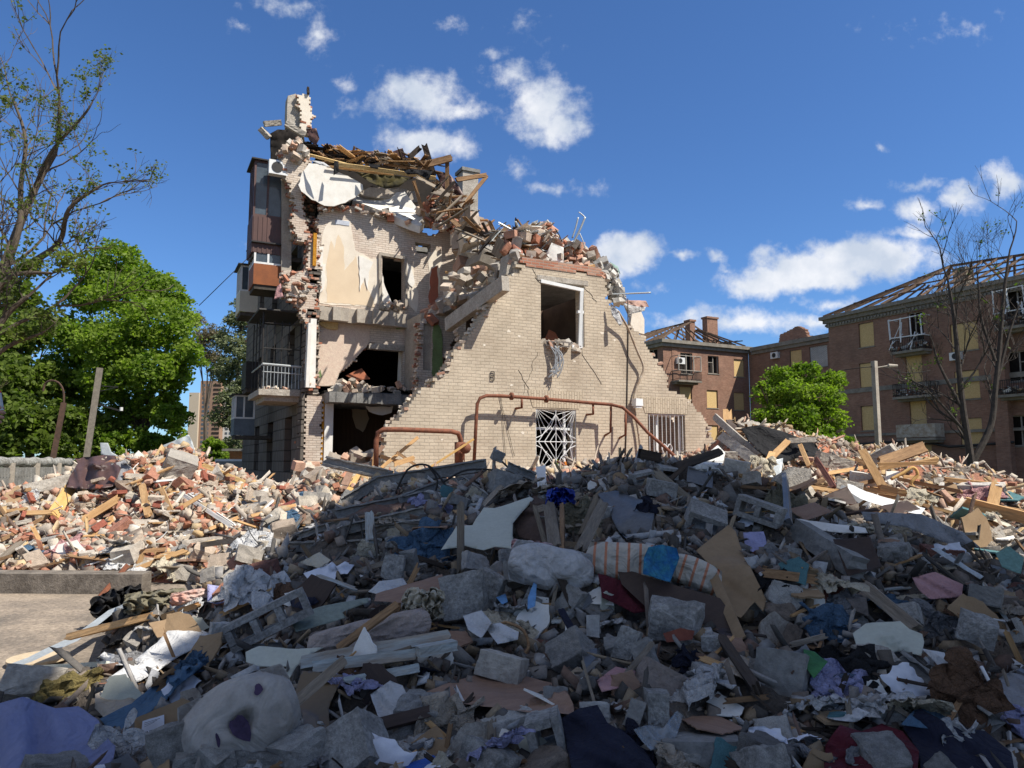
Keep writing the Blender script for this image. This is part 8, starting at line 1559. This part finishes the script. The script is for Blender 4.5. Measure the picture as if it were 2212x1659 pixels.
for q_ in range(8):
    w_ = MB(); rr_ = random.Random(q_); pp = [Vector((0,0,0))]; dd_ = Vector((1,0,0))
    for _ in range(6): dd_ = (dd_+Vector((rr_.uniform(-.9,.9), rr_.uniform(-.9,.9), rr_.uniform(-.3,.4)))).normalized(); pp.append(pp[-1]+dd_*.2)
    w_.tube(bez(pp, 4), .009 if q_ % 2 else .014, 6); wires.append(mesh('bent_wire', [tuple(Vector(v)-pp[3]) for v in w_.v], w_.f, []))
scatter('bent_wire', wires, ZF, 60, .3, 1.0, [(m_black,'black'),(m_rust,'rusty'),(m_wpvc,'white'),(m_black,'dark')], 'bent wire', 'wire', 'wires in the near rubble', 22, .4, (.05, .2), 20)
scatter('bent_wire', wires, ZL, 30, .6, 1.6, [(m_black,'black'),(m_rust,'rusty'),(m_wpvc,'white')], 'bent wire', 'wire', 'wires on the left mound', 23, .4, (.05, .2), 20)
scatter('hollow_scrap', [mesh('hollow_scrap', b_.v, b_.f, []) for b_ in (hollow_mb(1,.5,.5,2,.11),hollow_mb(1,.55,.6,1,.2),hollow_mb(1,.32,.4,3,.07))], ZF, 10, .25, .42, [(m_slag,'grey')], 'hollow block', 'hollow block', 'hollow blocks in the near rubble', 21, .9, (.1, .3), 90)
def small_rubble(name, n, seed, fr, dr, srange, cols, zmin=.03, flatf=.7, mask=None, kind='stuff', label=None, sl=.05):
    rs = np.random.RandomState(seed); az = np.radians(rs.uniform(*fr, n)); u = rs.uniform(0, 1, n); d = (dr[0]**1.0+(dr[1]-dr[0])*u**1.15)
    x = d*(np.cos(az)*F0.x+np.sin(az)*RT.x); y = d*(np.cos(az)*F0.y+np.sin(az)*RT.y); z = Hn(x, y); fwd = x*F0.x+y*F0.y; r = x*RT.x+y*RT.y
    k = (z > zmin)
    if mask is not None: k &= mask(fwd, r, z, rs)
    fw = x*FW.x+y*FW.y+(z+.04-CAMZ)*FW.z; ix = CX+FPX*r/fw; iy = CY-FPX*(x*UP.x+y*UP.y+(z+.04-CAMZ)*UP.z)/fw
    for (a0, a1, b0, b1, pl, hd) in HERO:
        q = np.nonzero(k & (ix > a0) & (ix < a1) & (iy > b0) & (iy < b1) & (fwd < (hd or 99)+.4))[0]
        for t in q:
            if inpoly(ix[t], iy[t], pl): k[t] = False
    x, y, z, d, fwd = x[k], y[k], z[k], d[k], fwd[k]; n = len(x)
    s = (srange[0]+(srange[1]-srange[0])*rs.uniform(0, 1, n)**3)*(.35+.65*np.clip(d/9, 0, 1.4))
    B = np.array([(-1,-1,-1),(1,-1,-1),(1,1,-1),(-1,1,-1),(-1,-1,1),(1,-1,1),(1,1,1),(-1,1,1)], float)*.5
    c = rs.uniform(0, 1, n); lx = np.where(c < sl, rs.uniform(2.5,6,n), rs.uniform(.8,1.8,n)); ly = np.where(c < sl, rs.uniform(.25,.5,n), rs.uniform(.6,1.1,n)); lz = np.where(c < sl, .18, np.where(c < .5, rs.uniform(.08,.22,n), rs.uniform(.4,.75,n)))
    V = B[None]*(1+rs.uniform(-.28, .12, (n, 8, 3)))*np.stack([s*lx, s*ly, s*lz], 1)[:, None]
    q = rs.normal(size=(n, 4)); q[:, 1:3] *= flatf; q /= np.linalg.norm(q, axis=1)[:, None]; w, a, b, c = q.T
    Rm = np.stack([1-2*(b*b+c*c), 2*(a*b-c*w), 2*(a*c+b*w), 2*(a*b+c*w), 1-2*(a*a+c*c), 2*(b*c-a*w), 2*(a*c-b*w), 2*(b*c+a*w), 1-2*(a*a+b*b)], 1).reshape(n, 3, 3)
    V = np.einsum('nij,nkj->nki', Rm, V)+np.stack([x, y, z+s*rs.uniform(-.1,.5,n)], 1)[:, None]
    F = (np.array(MB.BF)[None]+8*np.arange(n)[:, None, None]).reshape(-1, 4)
    me = bpy.data.meshes.new(name); me.vertices.add(8*n); me.vertices.foreach_set('co', V.astype(np.float32).ravel()); me.loops.add(F.size); me.loops.foreach_set('vertex_index', F.ravel().astype(np.int32))
    me.polygons.add(len(F)); me.polygons.foreach_set('loop_start', (np.arange(len(F))*4).astype(np.int32)); me.polygons.foreach_set('loop_total', np.full(len(F), 4, np.int32)); me.update(calc_edges=True)
    cc = np.array(cols)[rs.randint(0, len(cols), n)]*rs.uniform(.75, 1.15, (n, 1)); cc = np.repeat(np.concatenate([cc, np.ones((n, 1))], 1), 8, 0)
    at = me.color_attributes.new('Col', 'FLOAT_COLOR', 'POINT'); at.data.foreach_set('color', cc.astype(np.float32).ravel()); me.materials.append(m_edge)
    o = bpy.data.objects.new(name, me); link(o); o['kind'] = kind; tag(o, label, 'rubble')
LC = [(.48,.23,.15),(.42,.20,.14),(.54,.31,.22),(.56,.46,.36),(.60,.52,.42),(.50,.42,.33),(.38,.33,.28),(.54,.36,.27),(.57,.50,.42),(.66,.60,.52),(.52,.43,.34),(.60,.53,.44),(.58,.44,.27)]
FC = [(.26,.245,.23),(.17,.16,.15),(.36,.33,.30),(.12,.11,.10),(.22,.18,.15),(.42,.40,.38),(.20,.13,.10),(.09,.08,.07),(.28,.23,.19),(.60,.60,.60),(.14,.12,.10)]
small_rubble('small_brick_rubble', 52000, 5, (-42, 5), (8.6, 22), (.025, .15), LC+[(.55,.38,.2),(.2,.16,.13)], mask=lambda f, r, z, rs: (f > 8.4) | (r < -4), label='countless small brick and plaster pieces covering the sunlit left mound')
small_rubble('small_masonry_rubble', 20000, 6, (3, 42), (8.2, 20), (.02, .11), LC[2:]+[(.36,.34,.31),(.5,.36,.2),(.3,.25,.2),(.55,.38,.2)], sl=.2, label='countless small masonry pieces covering the sunlit right mound')
small_rubble('small_concrete_rubble', 42000, 7, (-40, 42), (2.0, 8.8), (.015, .13), FC+[(.30,.22,.14),(.36,.28,.19)], sl=.13, mask=lambda f, r, z, rs: (z > .06), label='countless small concrete and dust pieces covering the near heap')
small_rubble('brick_crumbs', 5000, 8, (-44, -14), (4.6, 10), (.012, .06), LC, zmin=-.2, mask=lambda f, r, z, rs: (z < .12) & (rs.uniform(0, 1, len(f)) < .12+.88*(f > 8.6)), label='crumbs of brick and dirt strewn over the asphalt')
